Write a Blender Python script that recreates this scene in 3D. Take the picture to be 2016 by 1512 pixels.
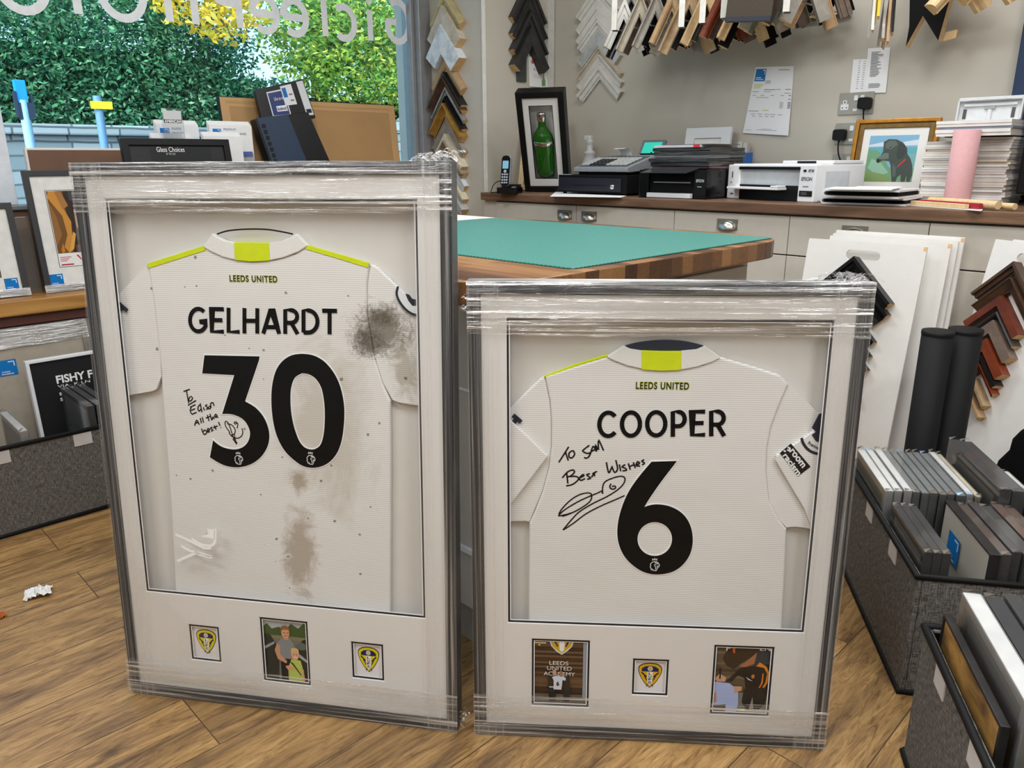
import bpy, bmesh, math, random
from mathutils import Matrix, Vector, Euler
from mathutils.geometry import tessellate_polygon
random.seed(7)
SC = bpy.context.scene
for o in list(bpy.data.objects):
    bpy.data.objects.remove(o)
COL = SC.collection
R = math.radians
sin, cos, PI = math.sin, math.cos, math.pi

# ------------------------------------------------------------------ camera
FPX, CAM_H, YAW, PITCH, ROLL = 1491.3, 1.15, 0.7983, 0.2883, 0.0071
_fw = Vector((-sin(YAW)*cos(PITCH), cos(YAW)*cos(PITCH), -sin(PITCH)))
_r0 = Vector((cos(YAW), sin(YAW), 0)); _d0 = _fw.cross(_r0)
CX = cos(ROLL)*_r0 + sin(ROLL)*_d0
CD = -sin(ROLL)*_r0 + cos(ROLL)*_d0
CO = Vector((0, 0, CAM_H))
cam_data = bpy.data.cameras.new('camera')
cam = bpy.data.objects.new('camera', cam_data); COL.objects.link(cam)
cam_data.sensor_width = 36.0; cam_data.lens = FPX/2016*36.0
cam_data.clip_start = 0.02; cam_data.clip_end = 200
cam.matrix_world = Matrix(((CX.x, -CD.x, -_fw.x, CO.x), (CX.y, -CD.y, -_fw.y, CO.y), (CX.z, -CD.z, -_fw.z, CO.z), (0, 0, 0, 1)))
SC.camera = cam

# ------------------------------------------------------------------ view, sky, lights
vs = SC.view_settings
vs.view_transform = 'Standard'; vs.look = 'None'; vs.gamma = 1.0; vs.use_curve_mapping = False
vs.exposure = 0.0
SC.cycles.transparent_max_bounces = 24
SC.cycles.sample_clamp_indirect = 6.0
world = bpy.data.worlds.new('sky'); SC.world = world; world.use_nodes = True
wn = world.node_tree.nodes; wl = world.node_tree.links; wn.clear()
w_out = wn.new('ShaderNodeOutputWorld'); w_bg = wn.new('ShaderNodeBackground'); w_sky = wn.new('ShaderNodeTexSky')
w_sky.sky_type = 'NISHITA'; w_sky.sun_disc = False; w_sky.sun_elevation = R(35); w_sky.sun_rotation = R(150); w_sky.air_density = 1.0; w_sky.dust_density = 4.0
w_bg.inputs['Strength'].default_value = 0.55
wl.new(w_sky.outputs[0], w_bg.inputs[0]); wl.new(w_bg.outputs[0], w_out.inputs[0])
sun_d = bpy.data.lights.new('sun', 'SUN'); sun_d.energy = 1.7; sun_d.angle = R(3); sun_d.color = (1.0, .93, .8)
sun = bpy.data.objects.new('sun', sun_d); COL.objects.link(sun)
sun.rotation_euler = Vector((-0.75, 0.55, -0.8)).to_track_quat('-Z', 'Y').to_euler()

def lamp(x, y, sx, sy, power, color=(.97, .99, 1.0), z=2.585):
    d = bpy.data.lights.new('ceiling_lamp', 'AREA'); d.shape = 'RECTANGLE'; d.size = sx; d.size_y = sy
    d.energy = power; d.color = color
    o = bpy.data.objects.new('ceiling_lamp', d); COL.objects.link(o); o.location = (x, y, z)
    return o
lamp(-1.6, 2.55, 1.2, .3, 19)
lamp(-0.3, 2.2, 1.2, .3, 18)
lamp(-2.2, 1.1, .6, .6, 19)
lamp(-0.6, 0.2, 1.2, .3, 31)
lamp(0.9, 0.9, .6, .6, 30)
lamp(-1.4, -1.2, 1.2, .3, 24)
lamp(0.9, -1.2, .6, .6, 18)

# ------------------------------------------------------------------ pixel to place
def ray(x, y):
    return CX*((x-1008)/FPX) + CD*((y-756)/FPX) + _fw
def at(x, y, ax, val):
    d = ray(x, y); t = (val-CO[ax])/d[ax]
    return CO + d*t
def hit(x, y, p0, n):
    d = ray(x, y); t = (Vector(p0)-CO).dot(n)/d.dot(n)
    return CO + d*t
def frame_m(o, alpha, lean=0.0):
    u = Vector((cos(alpha), sin(alpha), 0)); into = Vector((-sin(alpha), cos(alpha), 0))
    v = Vector((0, 0, cos(lean))) + into*sin(lean); n = u.cross(v)
    return Matrix(((u.x, v.x, n.x, o[0]), (u.y, v.y, n.y, o[1]), (u.z, v.z, n.z, o[2]), (0, 0, 0, 1)))
def loc2(M, x, y, d=0.0):
    n = M.col[2].to_3d(); p0 = M.to_translation()+n*d
    q = M.inverted() @ hit(x, y, p0, n)
    return (q.x, q.y)
def lean_px(bl, tl, tr, z0, alpha, base=None):
    """place, width and height of a flat thing that stands at height z0 and leans back"""
    o = base if base is not None else at(bl[0], bl[1], 2, z0)
    u = Vector((cos(alpha), sin(alpha), 0)); into = Vector((-sin(alpha), cos(alpha), 0))
    t = hit(tl[0], tl[1], o, u)
    dz = t.z-o.z; di = (t-o).dot(into)
    M = frame_m(o, alpha, math.atan2(di, dz))
    return M, loc2(M, *tr)[0], math.hypot(dz, di)
def lifted(M, d):
    """M raised so that the rear bottom edge of a leaning thing of depth d stands on the surface"""
    return Matrix.Translation((0, 0, d*max(0.0, M.col[2].z)+.0006)) @ M
def T(x, y, z): return Matrix.Translation((x, y, z))
def RZ(a): return Matrix.Rotation(a, 4, 'Z')

# ------------------------------------------------------------------ materials
def lin(c):
    return tuple(((v/255)/12.92 if v/255 <= .04045 else ((v/255+.055)/1.055)**2.4) for v in c)
MATS = {}
def new_mat(name):
    m = bpy.data.materials.new(name); m.use_nodes = True
    nt = m.node_tree; nt.nodes.clear()
    out = nt.nodes.new('ShaderNodeOutputMaterial')
    MATS[name] = m
    return m, nt, out
def nd(nt, typ, **kw):
    n = nt.nodes.new(typ)
    for k, v in kw.items():
        if k.startswith('_'): n.inputs[k[1:].replace('_', ' ')].default_value = v
        else: setattr(n, k, v)
    return n
def principled(nt, out, rgb=None, rough=.5, metal=0.0, spec=.5, coat=0.0):
    b = nt.nodes.new('ShaderNodeBsdfPrincipled')
    if rgb is not None: b.inputs['Base Color'].default_value = (*rgb, 1)
    b.inputs['Roughness'].default_value = rough; b.inputs['Metallic'].default_value = metal
    b.inputs['Specular IOR Level'].default_value = spec; b.inputs['Coat Weight'].default_value = coat
    nt.links.new(b.outputs[0], out.inputs[0])
    return b
def coords(nt, scale, rot=(0, 0, 0), kind='Object'):
    tc = nt.nodes.new('ShaderNodeTexCoord'); mp = nt.nodes.new('ShaderNodeMapping')
    mp.inputs['Scale'].default_value = scale; mp.inputs['Rotation'].default_value = rot
    nt.links.new(tc.outputs[kind], mp.inputs[0])
    return mp.outputs[0]
def ramp(nt, fac, stops):
    r = nt.nodes.new('ShaderNodeValToRGB'); e = r.color_ramp.elements
    while len(e) < len(stops): e.new(.5)
    for el, (p, c) in zip(e, stops):
        el.position = p; el.color = (*c, 1) if len(c) == 3 else c
    nt.links.new(fac, r.inputs[0])
    return r.outputs[0]
def bump(nt, h, bsdf, strength=.2, dist=.002):
    b = nt.nodes.new('ShaderNodeBump'); b.inputs['Strength'].default_value = strength; b.inputs['Distance'].default_value = dist
    nt.links.new(h, b.inputs['Height']); nt.links.new(b.outputs[0], bsdf.inputs['Normal'])
def plain(name, srgb, rough=.5, metal=0.0, spec=.5, var=.06, scale=30, coat=0.0, bmp=0.0):
    """one colour with a faint uneven tone"""
    if name in MATS: return MATS[name]
    m, nt, out = new_mat(name); c = lin(srgb)
    b = principled(nt, out, c, rough, metal, spec, coat)
    n = nd(nt, 'ShaderNodeTexNoise', _Scale=scale, _Detail=3.0)
    nt.links.new(coords(nt, (1, 1, 1)), n.inputs['Vector'])
    nt.links.new(ramp(nt, n.outputs[0], [(.3, tuple(v*(1-var) for v in c)), (.7, tuple(min(1, v*(1+var)) for v in c))]), b.inputs['Base Color'])
    if bmp: bump(nt, n.outputs[0], b, bmp)
    return m
def streaky(name, c1, c2, scale, rough=.5, spec=.4, mid=None, coat=0.0, bmp=.1, metal=0.0, kind='Object', lo=.3, hi=.7):
    """wood grain or brushed tone: noise drawn out along one axis"""
    if name in MATS: return MATS[name]
    m, nt, out = new_mat(name); b = principled(nt, out, None, rough, metal, spec, coat)
    n = nd(nt, 'ShaderNodeTexNoise', _Scale=1.0, _Detail=5.0, _Roughness=.6, _Distortion=.4)
    nt.links.new(coords(nt, scale, kind=kind), n.inputs['Vector'])
    st = [(lo, lin(c1)), (hi, lin(c2))] if mid is None else [(lo, lin(c1)), ((lo+hi)/2, lin(mid)), (hi, lin(c2))]
    nt.links.new(ramp(nt, n.outputs[0], st), b.inputs['Base Color'])
    if bmp: bump(nt, n.outputs[0], b, bmp)
    return m
def tinted(name='printed ink', rough=.55, coat=0.0):
    if name in MATS: return MATS[name]
    m, nt, out = new_mat(name); b = principled(nt, out, None, rough, 0, .35, coat)
    a = nt.nodes.new('ShaderNodeVertexColor'); a.layer_name = 'Col'
    nt.links.new(a.outputs[0], b.inputs['Base Color'])
    return m
def emit(name, srgb, strength=1.0):
    m, nt, out = new_mat(name); e = nd(nt, 'ShaderNodeEmission', _Strength=strength)
    e.inputs[0].default_value = (*lin(srgb), 1); nt.links.new(e.outputs[0], out.inputs[0])
    return m
def clear_mat(name, tint=(1, 1, 1), ior=1.45, gloss=1.0, rough=0.0, haze=0.0):
    m, nt, out = new_mat(name)
    t = nt.nodes.new('ShaderNodeBsdfTransparent'); t.inputs[0].default_value = (*tint, 1)
    g = nd(nt, 'ShaderNodeBsdfGlossy', _Roughness=rough)
    f = nd(nt, 'ShaderNodeFresnel', _IOR=ior)
    mu = nd(nt, 'ShaderNodeMath', operation='MULTIPLY'); mu.inputs[1].default_value = gloss
    mx = nt.nodes.new('ShaderNodeMixShader')
    nt.links.new(f.outputs[0], mu.inputs[0]); nt.links.new(mu.outputs[0], mx.inputs[0])
    nt.links.new(t.outputs[0], mx.inputs[1]); nt.links.new(g.outputs[0], mx.inputs[2])
    last = mx
    if haze:
        d = nd(nt, 'ShaderNodeBsdfDiffuse'); d.inputs[0].default_value = (.9, .9, .9, 1)
        m2 = nt.nodes.new('ShaderNodeMixShader'); m2.inputs[0].default_value = haze
        nt.links.new(mx.outputs[0], m2.inputs[1]); nt.links.new(d.outputs[0], m2.inputs[2]); last = m2
    nt.links.new(last.outputs[0], out.inputs[0])
    return m
def film_mat(name, scale, lo=.4, hi=.72, a0=.04, a1=.75, white=.8, rough=.16, bmp=.6, gl=.55):
    """stretched wrapping film: clear between the pulled, milky wrinkles, their highlights painted in as white streaks"""
    m, nt, out = new_mat(name)
    co = coords(nt, scale)
    n = nd(nt, 'ShaderNodeTexNoise', _Scale=1.0, _Detail=4.0, _Roughness=.65, _Distortion=.25)
    nt.links.new(co, n.inputs['Vector'])
    t = nt.nodes.new('ShaderNodeBsdfTransparent')
    d = nd(nt, 'ShaderNodeBsdfDiffuse'); d.inputs[0].default_value = (white, white, white, 1)  # matt white of the milky wrinkles, also standing in for their highlights
    g = nd(nt, 'ShaderNodeBsdfGlossy', _Roughness=rough)
    bm = nt.nodes.new('ShaderNodeBump'); bm.inputs['Strength'].default_value = bmp; bm.inputs['Distance'].default_value = .004
    nt.links.new(n.outputs[0], bm.inputs['Height']); nt.links.new(bm.outputs[0], g.inputs['Normal'])
    dg = nt.nodes.new('ShaderNodeMixShader'); dg.inputs[0].default_value = gl
    nt.links.new(d.outputs[0], dg.inputs[1]); nt.links.new(g.outputs[0], dg.inputs[2])
    f = ramp(nt, n.outputs[0], [(lo, (a0,)*3), ((lo+hi)/2, (a0+.3*(a1-a0),)*3), (hi, (a1,)*3)])
    mx = nt.nodes.new('ShaderNodeMixShader')
    nt.links.new(f, mx.inputs[0]); nt.links.new(t.outputs[0], mx.inputs[1]); nt.links.new(dg.outputs[0], mx.inputs[2])
    nt.links.new(mx.outputs[0], out.inputs[0])
    return m

# ------------------------------------------------------------------ mesh building
class MB:
    def __init__(s): s.v = []; s.f = []; s.m = []; s.c = []; s.sm = []
    def add(s, vs, fs, m=0, c=(1, 1, 1), smooth=False, M=None):
        b = len(s.v)
        for p in vs:
            p = Vector(p)
            s.v.append(M @ p if M is not None else p)
        for f in fs:
            s.f.append(tuple(b+i for i in f)); s.m.append(m); s.c.append(c); s.sm.append(smooth)
        return s
    def box(s, x0, x1, y0, y1, z0, z1, m=0, c=(1, 1, 1), M=None):
        vs = [(x0, y0, z0), (x1, y0, z0), (x1, y1, z0), (x0, y1, z0), (x0, y0, z1), (x1, y0, z1), (x1, y1, z1), (x0, y1, z1)]
        return s.add(vs, [(0, 3, 2, 1), (4, 5, 6, 7), (0, 1, 5, 4), (1, 2, 6, 5), (2, 3, 7, 6), (3, 0, 4, 7)], m, c, False, M)
    def prism(s, pts, z0, z1, m=0, c=(1, 1, 1), M=None, holes=()):
        """flat outline in x,y raised from z0 to z1"""
        loops = [list(pts)]+[list(h) for h in holes]
        flat = [p for l in loops for p in l]; n = len(flat)
        tri = tessellate_polygon([[Vector((p[0], p[1], 0)) for p in l] for l in loops])
        vs = [(p[0], p[1], z0) for p in flat]+[(p[0], p[1], z1) for p in flat]
        fs = []
        for t in tri:
            a, b_, c_ = (flat[i] for i in t)
            ccw = (b_[0]-a[0])*(c_[1]-a[1])-(b_[1]-a[1])*(c_[0]-a[0]) > 0
            t = tuple(t) if ccw else tuple(reversed(t))
            fs.append(tuple(i+n for i in t)); fs.append(tuple(reversed(t)))
        k = 0
        for l in loops:
            area = sum(l[i][0]*l[(i+1) % len(l)][1]-l[(i+1) % len(l)][0]*l[i][1] for i in range(len(l)))
            inner = k > 0
            for i in range(len(l)):
                j = (i+1) % len(l); q = (k+i, k+j, k+j+n, k+i+n)
                if (area < 0) != inner: q = tuple(reversed(q))
                fs.append(q)
            k += len(l)
        return s.add(vs, fs, m, c, False, M)
    def flat(s, pts, z=0.0, c=(1, 1, 1), m=0, M=None, holes=()):
        loops = [list(pts)]+[list(h) for h in holes]; flat = [p for l in loops for p in l]
        fs = []
        for t in tessellate_polygon([[Vector((p[0], p[1], 0)) for p in l] for l in loops]):
            a, b_, c_ = (flat[i] for i in t)
            ccw = (b_[0]-a[0])*(c_[1]-a[1])-(b_[1]-a[1])*(c_[0]-a[0]) > 0
            fs.append(tuple(t) if ccw else tuple(reversed(t)))
        return s.add([(p[0], p[1], z) for p in flat], fs, m, c, False, M)
    def rect(s, x0, x1, y0, y1, z=0.0, c=(1, 1, 1), m=0, M=None):
        return s.add([(x0, y0, z), (x1, y0, z), (x1, y1, z), (x0, y1, z)], [(0, 1, 2, 3)], m, c, False, M)
    def tube(s, pts, r, n=8, m=0, c=(1, 1, 1), cap=True, M=None):
        pts = [Vector(p) for p in pts]; rs = r if isinstance(r, (list, tuple)) else [r]*len(pts)
        vs = []; up = Vector((.3, .2, .93))
        for i, p in enumerate(pts):
            t = (pts[min(i+1, len(pts)-1)]-pts[max(i-1, 0)]).normalized()
            a = t.cross(up)
            a = (a if a.length > 1e-4 else t.cross(Vector((1, 0, 0)))).normalized(); b = t.cross(a)
            for k in range(n):
                th = 2*PI*k/n; vs.append(p+(a*cos(th)+b*sin(th))*rs[i])
        fs = [(i*n+k, i*n+(k+1) % n, (i+1)*n+(k+1) % n, (i+1)*n+k) for i in range(len(pts)-1) for k in range(n)]
        s.add(vs, fs, m, c, True, M)
        if cap:
            s.add(vs[:n], [tuple(range(n))], m, c, False, M); s.add(vs[-n:], [tuple(reversed(range(n)))], m, c, False, M)
        return s
    def lathe(s, prof, n=24, m=0, c=(1, 1, 1), M=None, squash=1.0):
        vs = [(r*cos(2*PI*k/n), r*sin(2*PI*k/n)*squash, z) for r, z in prof for k in range(n)]
        fs = [(i*n+k, i*n+(k+1) % n, (i+1)*n+(k+1) % n, (i+1)*n+k) for i in range(len(prof)-1) for k in range(n)]
        s.add(vs, fs, m, c, True, M)
        s.add(vs[:n], [tuple(reversed(range(n)))], m, c, False, M); s.add(vs[-n:], [tuple(range(n))], m, c, False, M)
        return s
    def stroke(s, pts, w, z=0.0, c=(0, 0, 0), m=0, M=None, close=False):
        """a drawn line of width w in the x,y plane"""
        P_ = [Vector((p[0], p[1])) for p in pts]
        if close: P_ = P_+[P_[0]]
        n = len(P_)
        if n < 2: return s
        L, Rr = [], []
        for i in range(n):
            a = P_[max(i-1, 0)]; b = P_[min(i+1, n-1)]
            if close and (i == 0 or i == n-1): a, b = P_[n-2], P_[1]
            d = (b-a)
            d = d.normalized() if d.length > 1e-9 else Vector((1, 0))
            k = Vector((-d.y, d.x))*w/2
            if 0 < i < n-1 and (P_[i]-a).length > 1e-9:
                e = (P_[i]-a).normalized(); cs = abs(d.dot(e)); k = k/max(cs, .55)
            L.append(P_[i]+k); Rr.append(P_[i]-k)
        vs = [(p.x, p.y, z) for p in L]+[(p.x, p.y, z) for p in Rr]
        return s.add(vs, [(n+i, n+i+1, i+1, i) for i in range(n-1)], m, c, False, M)
    def text(s, body, x0, x1, y0, y1, z=0.0, c=(0, 0, 0), m=0, M=None, bold=0.0, depth=0.0, mirror=False, space=1.0, warp=None):
        vs, fs = text_geo(body, bold, depth, space)
        w = [((v[0] if not mirror else 1-v[0]), v[1], v[2]) for v in vs]
        if mirror: fs = [tuple(reversed(f)) for f in fs]
        q = []
        for v in w:
            px, py = x0+(x1-x0)*v[0], y0+(y1-y0)*v[1]
            if warp: px, py = warp(v[0], v[1])
            q.append((px, py, z+v[2]))
        return s.add(q, fs, m, c, False, M)
    def build(s, name, mats, parent=None, M=None, bevel=0.0, seg=2, col=False):
        me = bpy.data.meshes.new(name)
        me.from_pydata([tuple(v) for v in s.v], [], s.f)
        mats = mats if isinstance(mats, (list, tuple)) else [mats]
        for m in mats: me.materials.append(m)
        me.polygons.foreach_set('material_index', s.m); me.polygons.foreach_set('use_smooth', s.sm)
        if col:
            a = me.color_attributes.new('Col', 'FLOAT_COLOR', 'CORNER'); buf = []
            for p, c in zip(me.polygons, s.c):
                buf.extend((*c, 1.0)*p.loop_total)
            a.data.foreach_set('color', buf)
        me.update()
        o = bpy.data.objects.new(name, me); COL.objects.link(o)
        if parent is not None: o.parent = parent
        if M is not None: o.matrix_local = M
        if bevel:
            b = o.modifiers.new('bevel', 'BEVEL'); b.width = bevel; b.segments = seg; b.limit_method = 'ANGLE'; b.angle_limit = R(40)
        return o
_TX = {}
def text_geo(body, bold=0.0, depth=0.0, space=1.0):
    k = (body, bold, depth, space)
    if k in _TX: return _TX[k]
    cu = bpy.data.curves.new('lettering', 'FONT'); cu.body = body; cu.offset = bold; cu.resolution_u = 6; cu.space_character = space
    ob = bpy.data.objects.new('lettering', cu); COL.objects.link(ob)
    bpy.context.view_layer.update()
    me = bpy.data.meshes.new_from_object(ob.evaluated_get(bpy.context.evaluated_depsgraph_get()))
    vs = [tuple(v.co) for v in me.vertices]; fs = [tuple(p.vertices) for p in me.polygons]
    bpy.data.objects.remove(ob); bpy.data.curves.remove(cu); bpy.data.meshes.remove(me)
    xs = [v[0] for v in vs]; ys = [v[1] for v in vs]
    ax, bx, ay, by = min(xs), max(xs), min(ys), max(ys)
    vs = [((v[0]-ax)/(bx-ax), (v[1]-ay)/(by-ay), 0.0) for v in vs]
    out = []
    for f in fs:
        a, b, c = (vs[i] for i in f[:3])
        out.append(f if (b[0]-a[0])*(c[1]-a[1])-(b[1]-a[1])*(c[0]-a[0]) > 0 else tuple(reversed(f)))
    _TX[k] = (vs, out)
    return _TX[k]

def tag(o, label, cat, group=None, kind=None):
    o['label'] = label; o['category'] = cat
    if group: o['group'] = group
    if kind: o['kind'] = kind
    return o
def thing(name, label, cat, M=None, group=None):
    o = bpy.data.objects.new(name, None); COL.objects.link(o); o.empty_display_size = .05
    if M is not None: o.matrix_world = M
    return tag(o, label, cat, group)
def struct(name, mb, mats, bevel=0.0, col=False, M=None):
    o = mb.build(name, mats, None, M, bevel, col=col); o['kind'] = 'structure'
    return o
def solo(name, mb, mats, label, cat, M=None, group=None, bevel=0.0, col=False):
    return tag(mb.build(name, mats, None, M, bevel, col=col), label, cat, group)
def bx(x0, x1, y0, y1, z0, z1): return MB().box(x0, x1, y0, y1, z0, z1)
def ellipse(cx, cy, rx, ry, n=24, a0=0, a1=2*PI):
    full = abs(a1-a0-2*PI) < 1e-6
    k = n if full else n+1
    return [(cx+rx*cos(a0+(a1-a0)*i/n), cy+ry*sin(a0+(a1-a0)*i/n)) for i in range(k)]
def rrect(x0, x1, y0, y1, r, n=5):
    out = []
    for cx, cy, a in ((x1-r, y1-r, 0), (x0+r, y1-r, 90), (x0+r, y0+r, 180), (x1-r, y0+r, 270)):
        out += [(cx+r*cos(R(a+90*i/n)), cy+r*sin(R(a+90*i/n))) for i in range(n+1)]
    return out
def smooth_line(pts, n=6):
    out = []
    for i in range(len(pts)-1):
        p0, p1, p2, p3 = pts[max(i-1, 0)], pts[i], pts[i+1], pts[min(i+2, len(pts)-1)]
        for k in range(n):
            t = k/n
            out.append(tuple(.5*((2*p1[j])+(-p0[j]+p2[j])*t+(2*p0[j]-5*p1[j]+4*p2[j]-p3[j])*t*t+(-p0[j]+3*p1[j]-3*p2[j]+p3[j])*t**3) for j in range(len(p1))))
    return out+[tuple(pts[-1])]
# ------------------------------------------------------------------ materials of the room
WALLP = plain('warm grey wall paint', (196, 190, 178), .85, var=.02, scale=3)
CEILP = plain('white ceiling paint', (235, 233, 228), .9, var=.01)
CREAM = plain('cream painted cabinet', (206, 199, 187), .45, var=.02)
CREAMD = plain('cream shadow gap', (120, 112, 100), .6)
WHITE = plain('white board', (236, 233, 228), .7, var=.015)
WHITEP = plain('white paper', (240, 240, 240), .75, var=.01)
WPLAS = plain('white plastic', (232, 233, 235), .35, var=.01)
GPLAS = plain('grey plastic', (148, 150, 154), .4)
BLACK = plain('satin black', (9, 9, 11), .42, spec=.3)
BLACKM = plain('matt black', (8, 8, 9), .8, spec=.2)
BPLAS = plain('glossy black plastic', (6, 6, 8), .2, spec=.35)
CHARC = plain('charcoal moulding', (40, 42, 46), .42)
NAVY = plain('navy paint', (26, 48, 84), .5)
STEEL = plain('brushed steel', (190, 186, 178), .3, 1.0)
CHROME = plain('chrome', (220, 220, 220), .12, 1.0)
CARD = plain('brown card', (176, 138, 92), .8, var=.04, scale=8)
KRAFT = plain('kraft tape', (196, 156, 106), .65, var=.04, scale=12)
RUBBER = plain('black rubber', (12, 12, 13), .65, spec=.3)
PINE = streaky('pale pine', (214, 180, 132), (232, 203, 158), (60, 60, 8), .6)
BOXC = streaky('brown cardboard', (112, 84, 68), (126, 96, 78), (4, 4, 20), .8)
INK = tinted()
INKG = tinted('glossy print', .25, .2)
GREYBK = plain('grey backing board', (184, 178, 166), .8, var=.03, scale=6)
BLUE_STICKER = (lin((20, 122, 200)))
K = lin((16, 16, 18)); W_ = lin((240, 240, 240)); GRY = lin((120, 120, 122))

# oak floor boards
m, nt, out = new_mat('oak laminate'); b = principled(nt, out, None, .38, 0, .45)
co = coords(nt, (1, 1, 1), (0, 0, R(90)))
br = nd(nt, 'ShaderNodeTexBrick', _Scale=1.0, _Mortar_Size=.0014, _Brick_Width=1.25, _Row_Height=.192, offset=.37)
br.inputs['Color1'].default_value = (.1, .1, .1, 1); br.inputs['Color2'].default_value = (1, 1, 1, 1); br.inputs['Mortar'].default_value = (.5, .5, .5, 1)
nt.links.new(co, br.inputs['Vector'])
sepc = nt.nodes.new('ShaderNodeSeparateColor'); nt.links.new(br.outputs[0], sepc.inputs[0])
tc = nt.nodes.new('ShaderNodeTexCoord'); sx = nt.nodes.new('ShaderNodeSeparateXYZ'); nt.links.new(tc.outputs['Object'], sx.inputs[0])
cm = nt.nodes.new('ShaderNodeCombineXYZ')
for i, (src, k) in enumerate(((sx.outputs[0], 11.0), (sx.outputs[1], 1.5), (sepc.outputs[0], 14.0))):
    mm = nd(nt, 'ShaderNodeMath', operation='MULTIPLY'); mm.inputs[1].default_value = k
    nt.links.new(src, mm.inputs[0]); nt.links.new(mm.outputs[0], cm.inputs[i])
n1 = nd(nt, 'ShaderNodeTexNoise', _Scale=1.0, _Detail=6.0, _Roughness=.62, _Distortion=1.6); nt.links.new(cm.outputs[0], n1.inputs['Vector'])
wv = nd(nt, 'ShaderNodeTexNoise', _Scale=5.5, _Detail=6.0, _Roughness=.7, _Distortion=2.2); nt.links.new(cm.outputs[0], wv.inputs['Vector'])
base = ramp(nt, n1.outputs[0], [(.26, lin((92, 72, 52))), (.40, lin((138, 108, 72))), (.55, lin((174, 139, 90))), (.75, lin((198, 164, 112)))])
fine = ramp(nt, wv.outputs[0], [(.34, (.42, .36, .3)), (.5, (.86, .84, .82)), (.62, (1.06, 1.05, 1.04))])
mx = nd(nt, 'ShaderNodeMix', data_type='RGBA', blend_type='MULTIPLY'); mx.inputs[0].default_value = .9
nt.links.new(base, mx.inputs[6]); nt.links.new(fine, mx.inputs[7])
kn = nd(nt, 'ShaderNodeTexVoronoi', _Scale=1.0); kc = nt.nodes.new('ShaderNodeCombineXYZ')
for i, (src, k) in enumerate(((sx.outputs[0], 5.2), (sx.outputs[1], 2.6))):
    mm = nd(nt, 'ShaderNodeMath', operation='MULTIPLY'); mm.inputs[1].default_value = k
    nt.links.new(src, mm.inputs[0]); nt.links.new(mm.outputs[0], kc.inputs[i])
nt.links.new(kc.outputs[0], kn.inputs['Vector'])
kr = ramp(nt, kn.outputs['Distance'], [(.03, (.12, .09, .06)), (.09, (1, 1, 1))])
m2 = nd(nt, 'ShaderNodeMix', data_type='RGBA', blend_type='MULTIPLY'); m2.inputs[0].default_value = .85
nt.links.new(mx.outputs[2], m2.inputs[6]); nt.links.new(kr, m2.inputs[7])
tone = ramp(nt, sepc.outputs[0], [(.1, (.84, .83, .82)), (1, (1.1, 1.08, 1.04))])
m3 = nd(nt, 'ShaderNodeMix', data_type='RGBA', blend_type='MULTIPLY'); m3.inputs[0].default_value = 1
nt.links.new(m2.outputs[2], m3.inputs[6]); nt.links.new(tone, m3.inputs[7])
m4 = nd(nt, 'ShaderNodeMix', data_type='RGBA', blend_type='MIX'); m4.inputs[7].default_value = (*lin((84, 64, 42)), 1)
nt.links.new(br.outputs['Fac'], m4.inputs[0]); nt.links.new(m3.outputs[2], m4.inputs[6])
nt.links.new(m4.outputs[2], b.inputs['Base Color']); bump(nt, wv.outputs[0], b, .12)
OAKF = m
OAK = streaky('oak plank', (140, 96, 46), (196, 148, 82), (26, 1.6, 26), .45, mid=(172, 124, 64))
WALNUTTOP = streaky('walnut worktop', (92, 68, 52), (140, 108, 84), (3, 34, 34), .4, mid=(112, 84, 64))

# block board of walnut strips for the table top
m, nt, out = new_mat('walnut block board'); b = principled(nt, out, None, .35, 0, .45)
co = coords(nt, (1, 1, 1))
br = nd(nt, 'ShaderNodeTexBrick', _Scale=1.0, _Mortar_Size=.0, _Brick_Width=.55, _Row_Height=.04, offset=.43)
br.inputs['Color1'].default_value = (0, 0, 0, 1); br.inputs['Color2'].default_value = (1, 1, 1, 1)
nt.links.new(co, br.inputs['Vector'])
n1 = nd(nt, 'ShaderNodeTexNoise', _Scale=1.0, _Detail=5.0, _Distortion=1.2); nt.links.new(coords(nt, (4, 40, 40)), n1.inputs['Vector'])
mm = nd(nt, 'ShaderNodeMix', data_type='FLOAT'); mm.inputs[0].default_value = .45
sp = nt.nodes.new('ShaderNodeSeparateColor'); nt.links.new(br.outputs[0], sp.inputs[0])
nt.links.new(sp.outputs[0], mm.inputs[2]); nt.links.new(n1.outputs[0], mm.inputs[3])
nt.links.new(ramp(nt, mm.outputs[0], [(.15, lin((72, 46, 30))), (.4, lin((112, 74, 48))), (.6, lin((150, 104, 66))), (.85, lin((186, 142, 96)))]), b.inputs['Base Color'])
BLOCK = m
# same timber seen on the rim, where the strips end
m, nt, out = new_mat('walnut strip ends'); b = principled(nt, out, None, .4, 0, .4)
br = nd(nt, 'ShaderNodeTexBrick', _Scale=1.0, _Mortar_Size=.0, _Brick_Width=.044, _Row_Height=.5, offset=.0)
br.inputs['Color1'].default_value = (0, 0, 0, 1); br.inputs['Color2'].default_value = (1, 1, 1, 1)
tc = nt.nodes.new('ShaderNodeTexCoord'); sx = nt.nodes.new('ShaderNodeSeparateXYZ'); nt.links.new(tc.outputs['Object'], sx.inputs[0])
ad = nd(nt, 'ShaderNodeMath', operation='ADD'); nt.links.new(sx.outputs[0], ad.inputs[0]); nt.links.new(sx.outputs[1], ad.inputs[1])
cm = nt.nodes.new('ShaderNodeCombineXYZ'); nt.links.new(ad.outputs[0], cm.inputs[0]); nt.links.new(sx.outputs[2], cm.inputs[1])
nt.links.new(cm.outputs[0], br.inputs['Vector'])
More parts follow.
